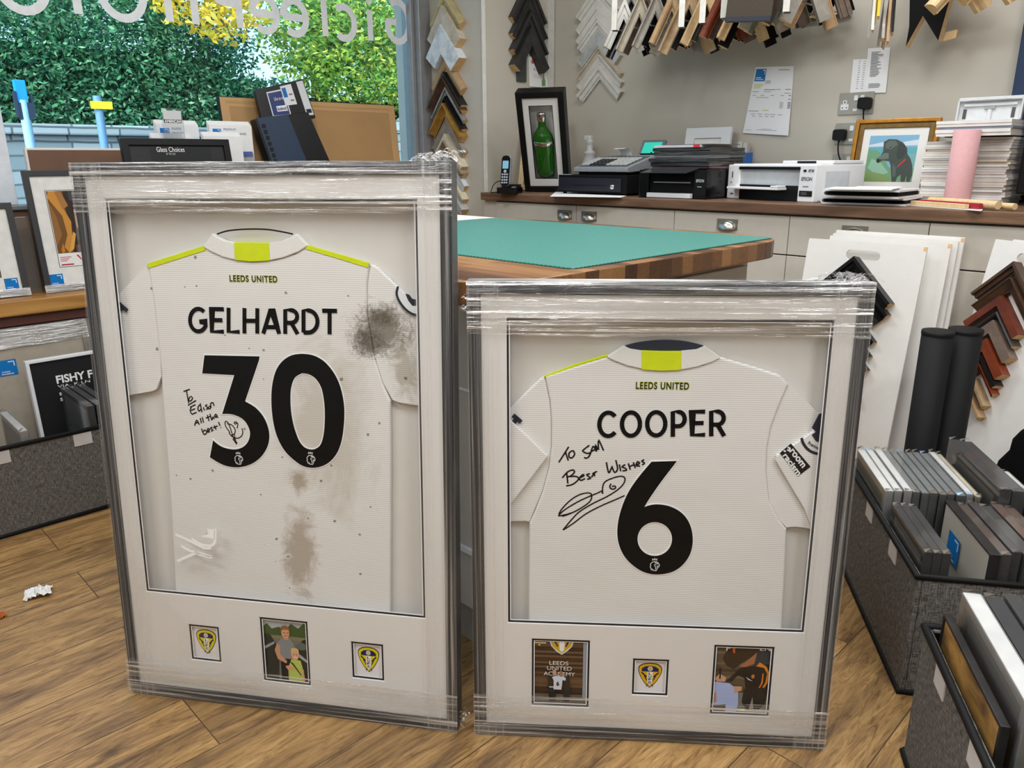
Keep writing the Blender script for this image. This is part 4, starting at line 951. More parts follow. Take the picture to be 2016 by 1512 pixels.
# ------------------------------------------------------------------ the cutting table
TZ = .93
tt = thing('work_table', 'cream work table with a thick walnut block top and rounded corners', 'table', T(-1.8, 1.502, 0))
tm = MB(); out_l = rrect(-.85, .80, -.60, .61, .17, 8)
tm.prism(out_l, TZ-.046, TZ)
for i, p in enumerate(tm.f):
    if len(p) == 4: tm.m[i] = 1
tm.build('table_top', [BLOCK, BLOCKEND], tt, bevel=.003)
tb = MB(); tb.box(-.74, .70, -.47, .53, .12, TZ-.046); tb.build('cabinet_body', CREAM, tt, bevel=.003)
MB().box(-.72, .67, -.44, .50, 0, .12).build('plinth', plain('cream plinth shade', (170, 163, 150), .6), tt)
MB().box(-.74, .70, -.478, -.47, .27, .285).box(-.74, .70, -.474, -.47, .665, .672).build('body_moulding', MOUNTW, tt, bevel=.002)
for y0, y1 in ((-.44, -.02), (0.0, .50)):
    dp = MB().box(.70, .716, y0, y1, .66, TZ-.075).build('drawer_front', CREAM, tt, bevel=.003)
    MB().lathe([(.04, 0), (.043, .012), (.03, .02), (0, .022)], 16, squash=.5, M=T(.716, (y0+y1)/2, .78) @ Matrix.Rotation(PI/2, 4, 'Y')).build('cup_handle', STEEL, dp)
    MB().box(.70, .714, y0, y1, .15, .64).build('door', CREAM, tt, bevel=.003)

# self-healing mat with a printed grid
m, nt, out = new_mat('green cutting mat'); b = principled(nt, out, None, .42, 0, .4)
tc = nt.nodes.new('ShaderNodeTexCoord'); s = nt.nodes.new('ShaderNodeSeparateXYZ'); nt.links.new(tc.outputs['Object'], s.inputs[0])
lines = []
for i in (0, 1):
    mu = nd(nt, 'ShaderNodeMath', operation='MULTIPLY'); mu.inputs[1].default_value = 1/.0127; nt.links.new(s.outputs[i], mu.inputs[0])
    fr = nd(nt, 'ShaderNodeMath', operation='FRACT'); nt.links.new(mu.outputs[0], fr.inputs[0])
    lt = nd(nt, 'ShaderNodeMath', operation='LESS_THAN'); lt.inputs[1].default_value = .09; nt.links.new(fr.outputs[0], lt.inputs[0]); lines.append(lt)
mxm = nd(nt, 'ShaderNodeMath', operation='MAXIMUM'); nt.links.new(lines[0].outputs[0], mxm.inputs[0]); nt.links.new(lines[1].outputs[0], mxm.inputs[1])
nt.links.new(ramp(nt, mxm.outputs[0], [(0, lin((44, 124, 114))), (1, lin((150, 206, 196)))]), b.inputs['Base Color'])
MATG = m
mm_ = MB().prism(rrect(-2.19, -1.035, 1.185, 2.045, .02), TZ+.0005, TZ+.0035)
solo('cutting_mat', mm_, [MATG], 'large green cutting mat with a fine grid, lying on the work table', 'cutting mat', bevel=.0008)
wb = MB().prism([(-2.62, 1.25), (-2.21, 1.22), (-2.195, 2.05), (-2.60, 2.06)], TZ+.0005, TZ+.004)
solo('board_sheet', wb, WHITE, 'white sheet of board lying on the table beside the green mat', 'board')

# ------------------------------------------------------------------ counter along the back wall
CZ = .98
wt = MB().box(-3.15, -.30, 2.84, 3.452, CZ-.04, CZ)
solo('worktop', wt, WALNUTTOP, 'long dark walnut-look worktop on the cream cabinets along the wall', 'worktop', bevel=.004)
def cup(parent, x, y, z):
    """cup pull: flat plate with a half bowl under it"""
    mb = MB(); prof = []
    mb.box(x-.047, x+.047, y-.003, y, z-.022, z+.022)
    vs = []; n, k = 14, 7
    for j in range(k+1):
        ph = (PI/2)*j/k
        for i in range(n+1):
            a = PI*i/n
            vs.append((x+.041*cos(a), y-.003-.027*sin(ph)*sin(a)-.001, z+.014-.032*(1-cos(ph)) if False else z+.016-.034*(1-sin(a)*cos(ph))))
    fs = [(j*(n+1)+i, j*(n+1)+i+1, (j+1)*(n+1)+i+1, (j+1)*(n+1)+i) for j in range(k) for i in range(n)]
    mb.add(vs, fs, 0, (1, 1, 1), True)
    mb.build('cup_handle', STEEL, parent)['label'] = 'brushed steel cup handle'
def unit(lb, x0, x1, fronts):
    t = thing('base_cabinet', lb, 'cabinet', T((x0+x1)/2, 2.88, 0), 'cream cabinets under the worktop')
    c = (x0+x1)/2
    MB().box(x0-c+.001, x1-c-.001, .0, .56, .10, CZ-.041).build('carcass', CREAMD, t)
    MB().box(x0-c+.001, x1-c-.001, .05, .07, 0, .10).build('plinth', CREAMD, t)
    for (nm, a, b_, z0, z1, hx) in fronts:
        f = MB().box(a-c, b_-c, -.019, -.001, z0, z1).build(nm, CREAM, t, bevel=.0015)
        if hx is not None: cup(f, hx-c, -.019, z1-.045 if z1-z0 < .25 else z1-.06)
Xs = [at(p, 430, 1, 2.861).x for p in (1134, 1327)]
xa, xb, xc, xd = at(1134, 435, 1, 2.861).x, at(1327, 435, 1, 2.861).x, at(1551, 470, 1, 2.861).x, at(1828, 460, 1, 2.861).x
h = lambda px, py: at(px, py, 1, 2.861).x
zt = CZ-.048; g = .0015
solo('end_panel', MB().box(-3.15, -3.055, 2.87, 3.44, 0, CZ-.041), CREAM, 'narrow cream end panel where the worktop meets the pier', 'panel', bevel=.002)
unit('cream base cabinet nearest the pier, with a single top drawer', -3.05, xa, [('drawer', -3.05+g, xa-g, .78, zt, h(1112, 424)), ('door', -3.05+g, xa-g, .12, .775, None)])
unit('cream base cabinet under the cash drawer and black printer', xa, xb, [('drawer', xa+g, xb-g, .78, zt, h(1160, 427)), ('door', xa+g, xb-g, .12, .775, None)])
unit('cream base cabinet under the white printer, with stacked drawers', xb, xc, [('drawer', xb+g, xc-g, .785, zt, h(1432, 443)), ('drawer', xb+g, xc-g, .50, .78, h(1438, 520)), ('drawer', xb+g, xc-g, .12, .495, None)])
unit('cream base cabinet behind the leaning white boards', xc, xd, [('drawer', xc+g, xd-g, .785, zt, h(1683, 455)), ('drawer', xc+g, xd-g, .50, .78, None), ('drawer', xc+g, xd-g, .12, .495, None)])
unit('cream base cabinet under the stacked board offcuts', xd, -.31, [('drawer', xd+g, -.31-g, .785, zt, None), ('door', xd+g, -.31-g, .12, .78, None)])

# ------------------------------------------------------------------ things on the counter
C0 = CZ+.0005
def on_counter(px, py): return at(px, py, 2, C0)
# cordless phone
p = on_counter(990, 381)
t = thing('cordless_phone', 'cordless phone standing in its black answering machine cradle', 'phone', T(p.x, p.y+.05, C0) @ RZ(R(25)))
MB().prism(rrect(-.058, .058, -.05, .05, .015), 0, .03).prism(rrect(-.05, .05, -.0, .048, .012), .03, .045).build('cradle', BPLAS, t, bevel=.006)
hb = MB().prism(rrect(-.023, .023, 0, .155, .018), -.012, .012)
HM = T(-.026, .0, .035) @ Matrix.Rotation(R(78), 4, 'X')
ho = hb.build('handset', BPLAS, t, HM, bevel=.006)
MB().prism(rrect(-.025, .025, -.001, .157, .02), -.010, .004).build('silver_rim', plain('silver plastic', (190, 194, 200), .3, .5), ho, bevel=.003)
MB().prism(rrect(-.016, .016, .088, .128, .003), .012, .0135).build('display', emit('pale blue display', (150, 205, 232), .75), ho)
for r_ in range(4):
    for c_ in range(3): MB().prism(rrect(-.0175+c_*.0125, -.0085+c_*.0125, .012+r_*.014, .021+r_*.014, .002), .012, .0145).build('key', plain('pale phone key', (170, 176, 184), .4), ho)
MB().prism(ellipse(0, .074, .008, .008, 14), .012, .0145).build('key', plain('pale phone key', (170, 176, 184), .4), ho)
mb = MB(); mb.prism(ellipse(.03, -.02, .012, .012, 16), .03, .033); mb.build('dial_ring', plain('silver plastic', (190, 194, 200), .3, .5), t)
a = p + Vector((-.06, .0, 0))
solo('phone_cable', MB().tube(smooth_line([(a.x+.02, a.y+.12, C0+.02), (a.x-.005, a.y+.08, C0+.06), (a.x-.03, a.y+.03, C0+.05), (a.x-.02, a.y-.01, C0+.006), (a.x+.0, a.y-.015, C0+.004), (a.x+.0, a.y+.02, C0+.004)], 6), .0022, 6), RUBBER, 'thin black cable looping beside the cordless phone', 'cable')

# pine frame leaning in the corner, then the black gin bottle frame
M_, w_, h_ = lean_px((1018, 372), (1004, 200), (1030, 202), C0, R(22), base=Vector((-3.03, 3.13, C0)))
def open_frame(name, lb, cat, M, w, h, mw, d, mat, group=None):
    t = thing(name, lb, cat, M, group)
    mb = MB(); frame_ring(mb, w, h, mw, -d, 0); mb.build('moulding', mat, t, bevel=.002)
    return t
gb = on_counter(1034, 378)
M_, w_, h_ = lean_px((1034, 378), (1013, 183), (1109, 187), C0, R(30), base=gb)
bk = M_ @ T(-.012, 0.0, -.075)
pl_ = math.acos(max(-1, min(1, M_.col[1].z)))
open_frame('picture_frame', 'bare pine frame leaning on the pier behind the black bottle frame', 'picture frame', lifted(frame_m((gb.x-.066*.866-.5*.082, gb.y-.066*.5+.866*.082, C0), R(30), pl_), .02), .22, h_*.90, .03, .02, PINE)
M_ = lifted(M_, .07)
t = thing('bottle_frame', 'deep black frame holding a green gin bottle, leaning in the corner', 'framed bottle', M_)
D_ = .07; gw = .031
mb = MB(); frame_ring(mb, w_, h_, gw, -D_, 0); mb.build('moulding', BLACK, t, bevel=.002)
MB().box(gw-.004, w_-gw+.004, gw-.004, h_-gw+.004, -D_+.001, -D_+.004).build('backing_board', MOUNT, t)
ix0, ix1, iy0, iy1 = gw+.03, w_-gw-.03, gw+.038, h_-gw-.038
mb = MB(); mb.prism([(gw-.002, gw-.002), (w_-gw+.002, gw-.002), (w_-gw+.002, h_-gw+.002), (gw-.002, h_-gw+.002)], -.012, -.008, holes=[[(ix0, iy0), (ix1, iy0), (ix1, iy1), (ix0, iy1)]])
mb.build('mount', MOUNT, t)
mb = MB(); mb.prism([(ix0-.004, iy0-.004), (ix1+.004, iy0-.004), (ix1+.004, iy1+.004), (ix0-.004, iy1+.004)], -.016, -.0125, holes=[[(ix0+.004, iy0+.004), (ix1-.004, iy0+.004), (ix1-.004, iy1-.004), (ix0+.004, iy1-.004)]])
mb.build('inner_mount', MOUNTB, t)
m, nt, out = new_mat('green bottle glass'); b = principled(nt, out, lin((34, 104, 22)), .08, 0, .6, .4); b.inputs['Transmission Weight'].default_value = .35; GREENG = m
bh = (iy1-iy0)*.86; bc = (ix0+ix1)/2-.004; rb = .038
prof = [(.0, 0), (.026, .0), (.036, .018), (.037, .05), (.040, .16), (.040, .20), (.036, .222), (.022, .248), (.016, .262), (.0145, .285), (.0145, .292), (0, .292)]
kz = bh/.33
BM = T(bc, iy0+.012, -D_+.043) @ Matrix.Rotation(-PI/2, 4, 'X') @ Matrix.Diagonal((1.34, .74, kz, 1))
bo = MB().lathe(prof, 12, M=Matrix.Identity(4)).build('bottle', GREENG, t, BM)
MB().lathe([(.0145, .286), (.017, .29), (.017, .326), (.015, .33), (0, .33)], 20).build('bottle_cap', CHROME, bo)
MB().lathe([(.0402, .166), (.0415, .168), (.0415, .186), (.0402, .188)], 24).build('bottle_band', CHROME, bo)
sb = MB().lathe([(0, 0), (.009, .001), (.010, .004), (.0, .006)], 14); sb.build('wax_seal', plain('red wax seal', (150, 24, 30), .4), bo, T(.012, .034, .212) @ Matrix.Rotation(-PI/2, 4, 'X'))
MB().box(gw-.002, w_-gw+.002, gw-.002, h_-gw+.002, -.0065, -.005).build('glass', GLASSF, t)

# paper note tucked behind the bottle frame, curling off the pier wall
pn = MB(); z0 = at(1043, 181, 0, -3.18).z; p0 = at(1043, 170, 0, -3.182); p1 = at(1090, 180, 0, -3.182); zt_ = at(1041, 111, 0, -3.182).z
n = 10; vs = []
for j in range(n+1):
    v = j/n
    wv_ = (p1.y-p0.y)*(1-.80*v**1.6)
    for i in range(5): vs.append((-3.1885+.010*v*i/4+.003*(1-v), p0.y+wv_*i/4-.004*v, p0.z+(zt_-p0.z)*v))
pn.add(vs, [(j*5+i, j*5+i+1, (j+1)*5+i+1, (j+1)*5+i) for j in range(n) for i in range(4)], 0, W_, True)
NM = Matrix(((0, 0, 1, -3.1845), (1, 0, 0, p0.y), (0, 1, 0, p0.z), (0, 0, 0, 1))); nw = p1.y-p0.y; nh = zt_-p0.z
pn.rect(.014, nw*.42, nh*.80, nh*.90, .004, lin((190, 96, 60)), M=NM)
pn.text('£250.00', .03, nw*.62, nh*.56, nh*.64, .004, GRY, M=NM)
for k in range(4): pn.rect(.02+.01*(k % 2), nw*(.5+.05*k), nh*(.42-.04*k), nh*(.425-.04*k), .003, GRY, M=NM)
pn.flat([(nw*.50, .01), (nw*.64, .01), (nw*.64, .035), (nw*.58, .055), (nw*.58, .07), (nw*.55, .07), (nw*.55, .055), (nw*.5, .035)], .004, lin((110, 156, 96)), M=NM)
solo('paper_note', pn, INK, 'curling white price note tucked above the bottle frame', 'paper note', col=True)

# cash drawer and till
A = on_counter(1099, 381); B = on_counter(1233, 386)
al = math.atan2(B.y-A.y, B.x-A.x); cw = (B-A).length*1.0
MM = T(A.x, A.y, C0+.0014) @ RZ(al)
t = thing('cash_box', 'wide black metal cash drawer under the till', 'cash drawer', MM)
CH = .092
MB().box(0, cw, 0, .36, .008, CH).build('case', BLACKM, t, bevel=.003)
fr_ = MB().box(.008, cw-.03, -.006, 0.0, .016, CH-.014).build('drawer_front', plain('navy black steel', (18, 20, 30), .45), t, bevel=.002)
MB().box(cw*.22, cw*.72, -.008, -.006, CH*.46, CH*.49).build('receipt_slot', BLACK, fr_)
MB().lathe([(.012, 0), (.012, .006), (.009, .009), (.0, .009)], 18, M=T(cw*.82, -.006, CH*.42) @ Matrix.Rotation(PI/2, 4, 'X')).build('lock', CHROME, fr_)
for q in ((.02, .03), (cw-.03, .03), (.02, .33), (cw-.03, .33)): MB().lathe([(.01, 0), (.01, .008), (0, .008)], 10, M=T(q[0], q[1], 0)).build('foot', RUBBER, t)
TT = CH+.0005
tw = .345
t = thing('cash_register', 'grey till with rows of keys and a lit turquoise display', 'till', MM @ T(.085, .02, TT))
body = [(.0, .0), (.32, .0), (.32, .075), (.0, .028)]
SIDE = Matrix(((0, 0, 1, 0), (1, 0, 0, 0), (0, 1, 0, 0), (0, 0, 0, 1)))     # outline in y,z drawn out along x
mb = MB(); mb.prism([(.02, 0), (.30, 0), (.30, .03), (.02, .015)], .02, tw-.02, M=SIDE); mb.build('base', BLACKM, t)
mb = MB(); mb.prism([(.0, .014), (.02, .012), (.31, .03), (.32, .09), (.22, .092), (.0, .034)], 0, tw, M=SIDE); mb.build('case', plain('till grey', (136, 139, 143), .4), t, bevel=.004)
KM = T(0, .012, .0375) @ Matrix.Rotation(math.atan2(.058, .22), 4, 'X')
mb = MB(); mb.box(.02, tw-.02, .005, .19, -.001, .002); mb.build('key_bed', plain('till dark grey', (84, 88, 92), .5), t, KM)
rg = random.Random(5)
KD, KL = plain('dark till key', (40, 42, 46), .4), plain('light till key', (176, 178, 176), .4)
for r_ in range(5):
    for c_ in range(11):
        x = .03+c_*.0265; y = .015+r_*.027
        MB().box(x, x+.02, y, y+.02, .002, .009).build('key', KD if 2 <= c_ <= 5 and r_ < 4 else KL, t, KM, bevel=.002, seg=1)
mb = MB(); q = [(.0, .0)]; 
sl = smooth_line([(.11, .235, .092), (.11, .225, .112), (.11, .20, .125), (.11, .17, .122)], 5)
mb.add([Vector(v) for v in sl]+[Vector(v)+Vector((.07, 0, 0)) for v in sl], [(j, j+1, len(sl)+j+1, len(sl)+j) for j in range(len(sl)-1)], 0, (1, 1, 1), True)
mb.build('receipt', WHITEP, t)
DM = T(.205, .25, .088) @ Matrix.Rotation(R(62), 4, 'X')
d_ = MB().prism(rrect(0, .14, 0, .085, .004), -.014, 0).build('display_case', plain('till mid grey', (112, 115, 119), .45), t, DM, bevel=.002)
MB().prism(rrect(.016, .124, .014, .072, .003), 0, .001).build('display_screen', emit('turquoise display', (70, 226, 200), .85), d_)
MB().tube([(.30, .235, .088), (.30, .235, .105)], .004, 8).build('till_key', BLACK, t)
MB().box(.22, .33, .245, .31, .07, .10).build('printer_hump', BLACKM, t, bevel=.006)
solo('paper_scraps', MB().box(.0, .07, .004, .03, CH+.0006, CH+.0016), WHITEP, 'small receipts lying on the cash drawer beside the till', 'paper', M=MM)
q = [on_counter(*p_) for p_ in ((1083, 387), (1095, 377), (1240, 384), (1222, 389))]
solo('paper_sheet', MB().prism([(v.x, v.y) for v in q], C0, C0+.0012), WHITEP, 'white paper lying under the front of the cash drawer', 'paper')

# white spray bottle
p = on_counter(1162, 374); y_ = 3.36
p = at(1161, 300, 1, y_)
t = thing('spray_bottle', 'white plastic spray bottle behind the till', 'bottle', T(p.x, y_, C0))
MB().lathe([(0, 0), (.036, 0), (.038, .01), (.038, .10), (.036, .13), (.040, .135), (.040, .15), (.026, .19), (.030, .195), (.030, .205), (.016, .215), (.016, .25)], 20).build('body', WPLAS, t)
MB().lathe([(.017, .245), (.019, .25), (.019, .262), (.012, .27), (.012, .29), (0, .292)], 16).box(-.035, .012, -.008, .008, .27, .292).build('trigger_head', WPLAS, t, bevel=.002)

# black printer with portfolios stacked on it
def epson(t, w, d, h, body, trim, inner, logo_c, extra):
    s = MB()
    fw = w
    MB().box(0, w, .02, d, .0, h).build('case', body, t, bevel=.008)
    lp = MB().box(0, w*.15, -.0, .03, .0, h-.004).build('front_cheek', body, t, bevel=.004)
    rp = MB().box(w*.83, w, -.0, .03, .0, h-.004).build('front_cheek', body, t, bevel=.004)
    mb = MB(); mb.text('EPSON', w*.86, w*.97, h*.56, h*.66, .0008, logo_c, M=Matrix(((1, 0, 0, 0), (0, 0, -1, 0), (0, 1, 0, 0), (0, 0, 0, 1))), bold=.02)
    mb.rect(w*.88, w*.94, h*.40, h*.42, .0008, logo_c, M=Matrix(((1, 0, 0, 0), (0, 0, -1, 0), (0, 1, 0, 0), (0, 0, 0, 1))))
    mb.build('maker_mark', INK, rp, T(0, -.0004, 0), col=True)
    MB().box(w*.15, w*.83, .012, .021, .02, h*.86).build('output_bay', inner, t)
    return t
A = on_counter(1257, 388); B = on_counter(1391, 393)
al = math.atan2(B.y-A.y, B.x-A.x); w_ = (on_counter(1426, 391)-A).length*.90
t = thing('printer', 'black desktop printer with portfolios stacked on it', 'printer', T(A.x, A.y, C0) @ RZ(al*.6), 'printers on the counter')
PM1 = T(A.x, A.y, C0) @ RZ(al*.6); PW1 = w_; PH1 = .125
epson(t, PW1, .34, PH1, BPLAS, BPLAS, BLACKM, lin((200, 200, 204)), None)
MB().add([(PW1*.12, -.05, PH1*.88), (PW1*.80, -.05, PH1*.88), (PW1*.84, .02, PH1+.002), (PW1*.16, .02, PH1+.002), (PW1*.12, -.05, PH1*.86), (PW1*.80, -.05, PH1*.86), (PW1*.84, .02, PH1-.002), (PW1*.16, .02, PH1-.002)], [(0, 1, 2, 3), (7, 6, 5, 4), (0, 4, 5, 1), (1, 5, 6, 2), (2, 6, 7, 3), (3, 7, 4, 0)]).build('control_flap', plain('smoked lid', (52, 54, 56), .2), t)
MB().box(PW1*.22, PW1*.76, .004, .012, PH1*.52, PH1*.56).build('paper_slot', plain('grey slot edge', (130, 130, 132), .4), t)
MB().box(PW1*.15, PW1*.80, -.012, .012, .002, .022).build('paper_tray', WPLAS, t, bevel=.002)
PORT = streaky('clear film over black', (26, 26, 28), (92, 92, 94), (8, 8, 300), .2, coat=.5, bmp=.2, lo=.42, hi=.72)
zc_ = PH1+.0035; rg = random.Random(8)
cols_ = [(PORT, 'black'), (PORT, 'black'), (plain('grey sleeve', (96, 96, 98), .25, coat=.4), 'grey'), (PORT, 'black'), (PORT, 'black'), (plain('dusty pink sleeve', (150, 92, 96), .4), 'pink'), (PORT, 'black')]
lbs = ['thin pinkish portfolio at the bottom of the stack on the black printer', 'black portfolio second from the bottom of the stack on the black printer', 'black portfolio third from the bottom of the stack on the black printer', 'grey portfolio in the middle of the stack on the black printer', 'black portfolio just under the top two of the stack', 'black portfolio second from the top of the stack on the black printer']
mats_ = [plain('dusty pink sleeve', (150, 92, 96), .4), PORT, PORT, plain('grey sleeve', (96, 96, 98), .25, coat=.4), PORT, PORT]
for k in range(6):
    th = (.006, .019, .017, .010, .018, .015)[k]; dx = rg.uniform(-.01, .03); dy = rg.uniform(-.0, .03)
    solo('portfolio', MB().box(.04+dx, PW1-.01+dx*.3, .01+dy, .31, zc_, zc_+th-.0008), mats_[k], lbs[k], 'portfolio', M=PM1, group='portfolios stacked on the black printer', bevel=.003)
    zc_ += th
t = thing('brochure_stack', 'top portfolio of the printer stack, white pages with a red corner tab', 'portfolio', PM1 @ T(.10, .0, zc_))
MB().box(-.04, .20, .02, .27, 0, .010).build('pages', plain('pale page edges', (206, 200, 204), .5), t, bevel=.001)
MB().box(.165, .196, .0185, .0199, .0, .011).build('tab', plain('red tab', (214, 40, 52), .5), t)
MB().box(.0, .24, .03, .27, .0105, .0135).build('cover', plain('grey sleeve', (96, 96, 98), .25, coat=.4), t)

# pale frames and a blue tin leaning behind the printer
M_, w_, h_ = lean_px((1340, 330), (1337, 255), (1441, 248), C0, R(4), base=at(1336, 345, 1, 3.36)*1.0)
o_ = at(1337, 330, 1, 3.34); MF = frame_m((o_.x, 3.34, C0), R(2), .16); hh = at(1390, 251, 1, 3.40).z-C0
w_ = loc2(MF, 1441, 252)[0]
t = open_frame('picture_frame', 'white picture frame leaning on the wall behind the black printer', 'picture frame', lifted(MF, .02), w_, hh, .05, .02, WPLAS)
MB().box(.045, w_-.045, .045, hh-.045, -.014, -.010).build('print', WHITE, t)
solo('pale_moulding', MB().prism(rrect(0, .022, 0, .24, .003), -.03, 0).prism(rrect(.024, .046, 0, .235, .003), -.035, -.005), plain('pale grey wood', (196, 192, 186), .6), 'pair of pale grey mouldings standing beside the white frame', 'moulding', M=lifted(frame_m((at(1443, 330, 1, 3.36).x, 3.37, C0), R(4), .10), .035))
bt = at(1459, 330, 1, 3.40)
mb = MB().box(0, .045, 0, .12, 0, .192); mb.rect(0.01, .035, .06, .10, .0, lin((20, 30, 60)), 1, M=frame_m((0, -.0006, 0), 0)); mb.rect(0.012, .034, .02, .05, .0, lin((200, 60, 50)), 1, M=frame_m((0, -.0006, 0), 0)); mb.rect(.02, .03, .14, .17, 0, W_, 1, M=frame_m((0, -.0006, 0), 0))
solo('blue_box', mb, [plain('bright blue box', (26, 110, 200), .4), INK], 'narrow bright blue box standing between the two printers', 'box', M=T(bt.x+.010, 3.28, C0), col=True)

# white printer
A = on_counter(1430, 391); B = on_counter(1600, 399)
A = on_counter(1430, 390); PW2 = .385; PH2 = .145
al = math.atan2(B.y-A.y, B.x-A.x); PW2 = (B-A).length
PM2 = T(A.x, A.y-.0, C0) @ RZ(al)
t = thing('printer', 'white desktop printer with its paper tray pulled open', 'printer', PM2, 'printers on the counter')
epson(t, PW2, .30, PH2, WPLAS, WPLAS, plain('pale grey bay', (196, 200, 204), .4), lin((90, 92, 96)), None)
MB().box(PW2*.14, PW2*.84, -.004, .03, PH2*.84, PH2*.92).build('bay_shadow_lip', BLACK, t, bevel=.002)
MB().box(PW2*.15, PW2*.83, .004, .012, .0, PH2*.42).build('lower_bay', BLACK, t)
MB().box(PW2*.10, PW2*.70, -.05, .008, PH2*.30, PH2*.36).box(PW2*.62, PW2*.70, -.05, .0, PH2*.36, PH2*.42).build('paper_tray', WPLAS, t, bevel=.002)
FRM = Matrix(((1, 0, 0, 0), (0, 0, -1, 0), (0, 1, 0, 0), (0, 0, 0, 1)))
mb = MB(); mb.rect(PW2*.85, PW2*.985, PH2*.15, PH2*.30, .0015, K, M=FRM); mb.rect(PW2*.87, PW2*.93, PH2*.24, PH2*.255, .002, GRY, M=FRM); mb.rect(PW2*.87, PW2*.93, PH2*.20, PH2*.215, .002, GRY, M=FRM)
mb.text('4TW', PW2*.925, PW2*.985, PH2*.78, PH2*.86, .0015, K, M=FRM, bold=.03); mb.flat(ellipse(PW2*.89, PH2*.82, PW2*.018, PH2*.035, 10), .0015, K, M=FRM)
mb.rect(PW2*.055, PW2*.066, PH2*.60, PH2*.78, .0015, K, M=FRM); mb.rect(PW2*.05, PW2*.085, PH2*.13, PH2*.16, .0015, K, M=FRM); mb.rect(PW2*.04, PW2*.06, PH2*.46, PH2*.49, .0015, GRY, M=FRM)
mb.build('front_labels', INK, t, col=True)
MB().box(PW2*.45, PW2*1.0, .10, .28, PH2, PH2+.012).box(PW2*.62, PW2*.82, .095, .10, PH2+.002, PH2+.010, 1).build('rear_tray', [WPLAS, BLACK], t, bevel=.002)
MB().box(PW2, PW2+.002, .06, .20, PH2*.35, PH2*.8).build('side_window', plain('pale grey bay', (196, 200, 204), .4), t)

# ring binders
def binder(lb, px, py, w, z, th, rot, open_=False):
    p = at(px, py, 2, C0+z)
    t = thing('ring_binder', lb, 'ring binder', T(p.x, p.y, C0+z) @ RZ(rot), 'white ring binders on the counter')
    n = 8; prof = []
    # cover wraps round a rounded spine at x=0
    outp = [(w, 0), (th*.5, 0)]+[(th*.5-th*.5*sin(PI*i/n), th/2-th/2*cos(PI*i/n)) for i in range(1, n)]+[(th*.5, th), (w, th*.98)]
    inp = [(w, th*.76), (th*.5, th*.76)]+[(th*.5-th*.26*sin(PI*i/n), th/2+th*.26*cos(PI*i/n)) for i in range(1, n)]+[(th*.5, th*.24), (w, th*.24)]
    MB().prism(outp+inp, -.0, .26, M=Matrix(((1, 0, 0, 0), (0, 0, 1, 0), (0, 1, 0, 0), (0, 0, 0, 1)))).build('cover', WPLAS, t)
    MB().box(th*.6, w-.008, .012, .25, th*.27, th*.73).build('pages', BLACKM if not open_ else WHITEP, t)
binder('lower white ring binder with black pages, lying before the dog picture', 1614, 401, .30, 0, .026, R(6))
binder('upper white ring binder lying on another binder before the dog picture', 1617, 388, .27, .0265, .030, R(3))
p = at(1700, 372, 2, C0+.06)
solo('paper_sheets', MB().box(-.10, .12, -.02, .16, 0, .004).box(-.02, .13, .02, .17, .0042, .007), WHITEP, 'loose white sheets on the upper ring binder', 'paper', M=T(p.x-.02, p.y-.02, C0+.0575) @ RZ(R(12)))

# gold framed dog painting
o_ = at(1682, 368, 1, 3.33); MG = frame_m((o_.x, 3.31, C0), R(3), .14)
gw_, gh_ = loc2(MG, 1853, 232)
x0g = loc2(MG, 1687, 230)[0]
MG = lifted(MG @ T(x0g, 0, 0), .03); gw_ -= x0g
t = thing('dog_painting', 'gold framed painting of a dark dog with a red collar by the sea', 'framed painting', MG)
GOLD = plain('aged gold leaf', (168, 116, 44), .38, .75, var=.2, scale=40); GOLDD = plain('dull bronze', (120, 92, 48), .5, .5, var=.2, scale=60)
mb = MB(); frame_ring(mb, gw_, gh_, .016, -.03, 0)
mb.prism([(.016, .016), (gw_-.016, .016), (gw_-.016, gh_-.016), (.016, gh_-.016)], -.03, -.006, 1, holes=[[(.036, .036), (gw_-.036, .036), (gw_-.036, gh_-.036), (.036, gh_-.036)]])
mb.build('moulding', [GOLD, GOLDD], t, bevel=.003)
mb = MB(); mx0, mx1, my0, my1 = .034, gw_-.034, .034, gh_-.034; mb.rect(mx0, mx1, my0, my1, -.012, lin((228, 226, 222)))
bx0, bx1, by0, by1 = mx0+.03, mx1-.035, my0+.035, my1-.03
S = lambda u, v: (bx0+(bx1-bx0)*u, by0+(by1-by0)*v)
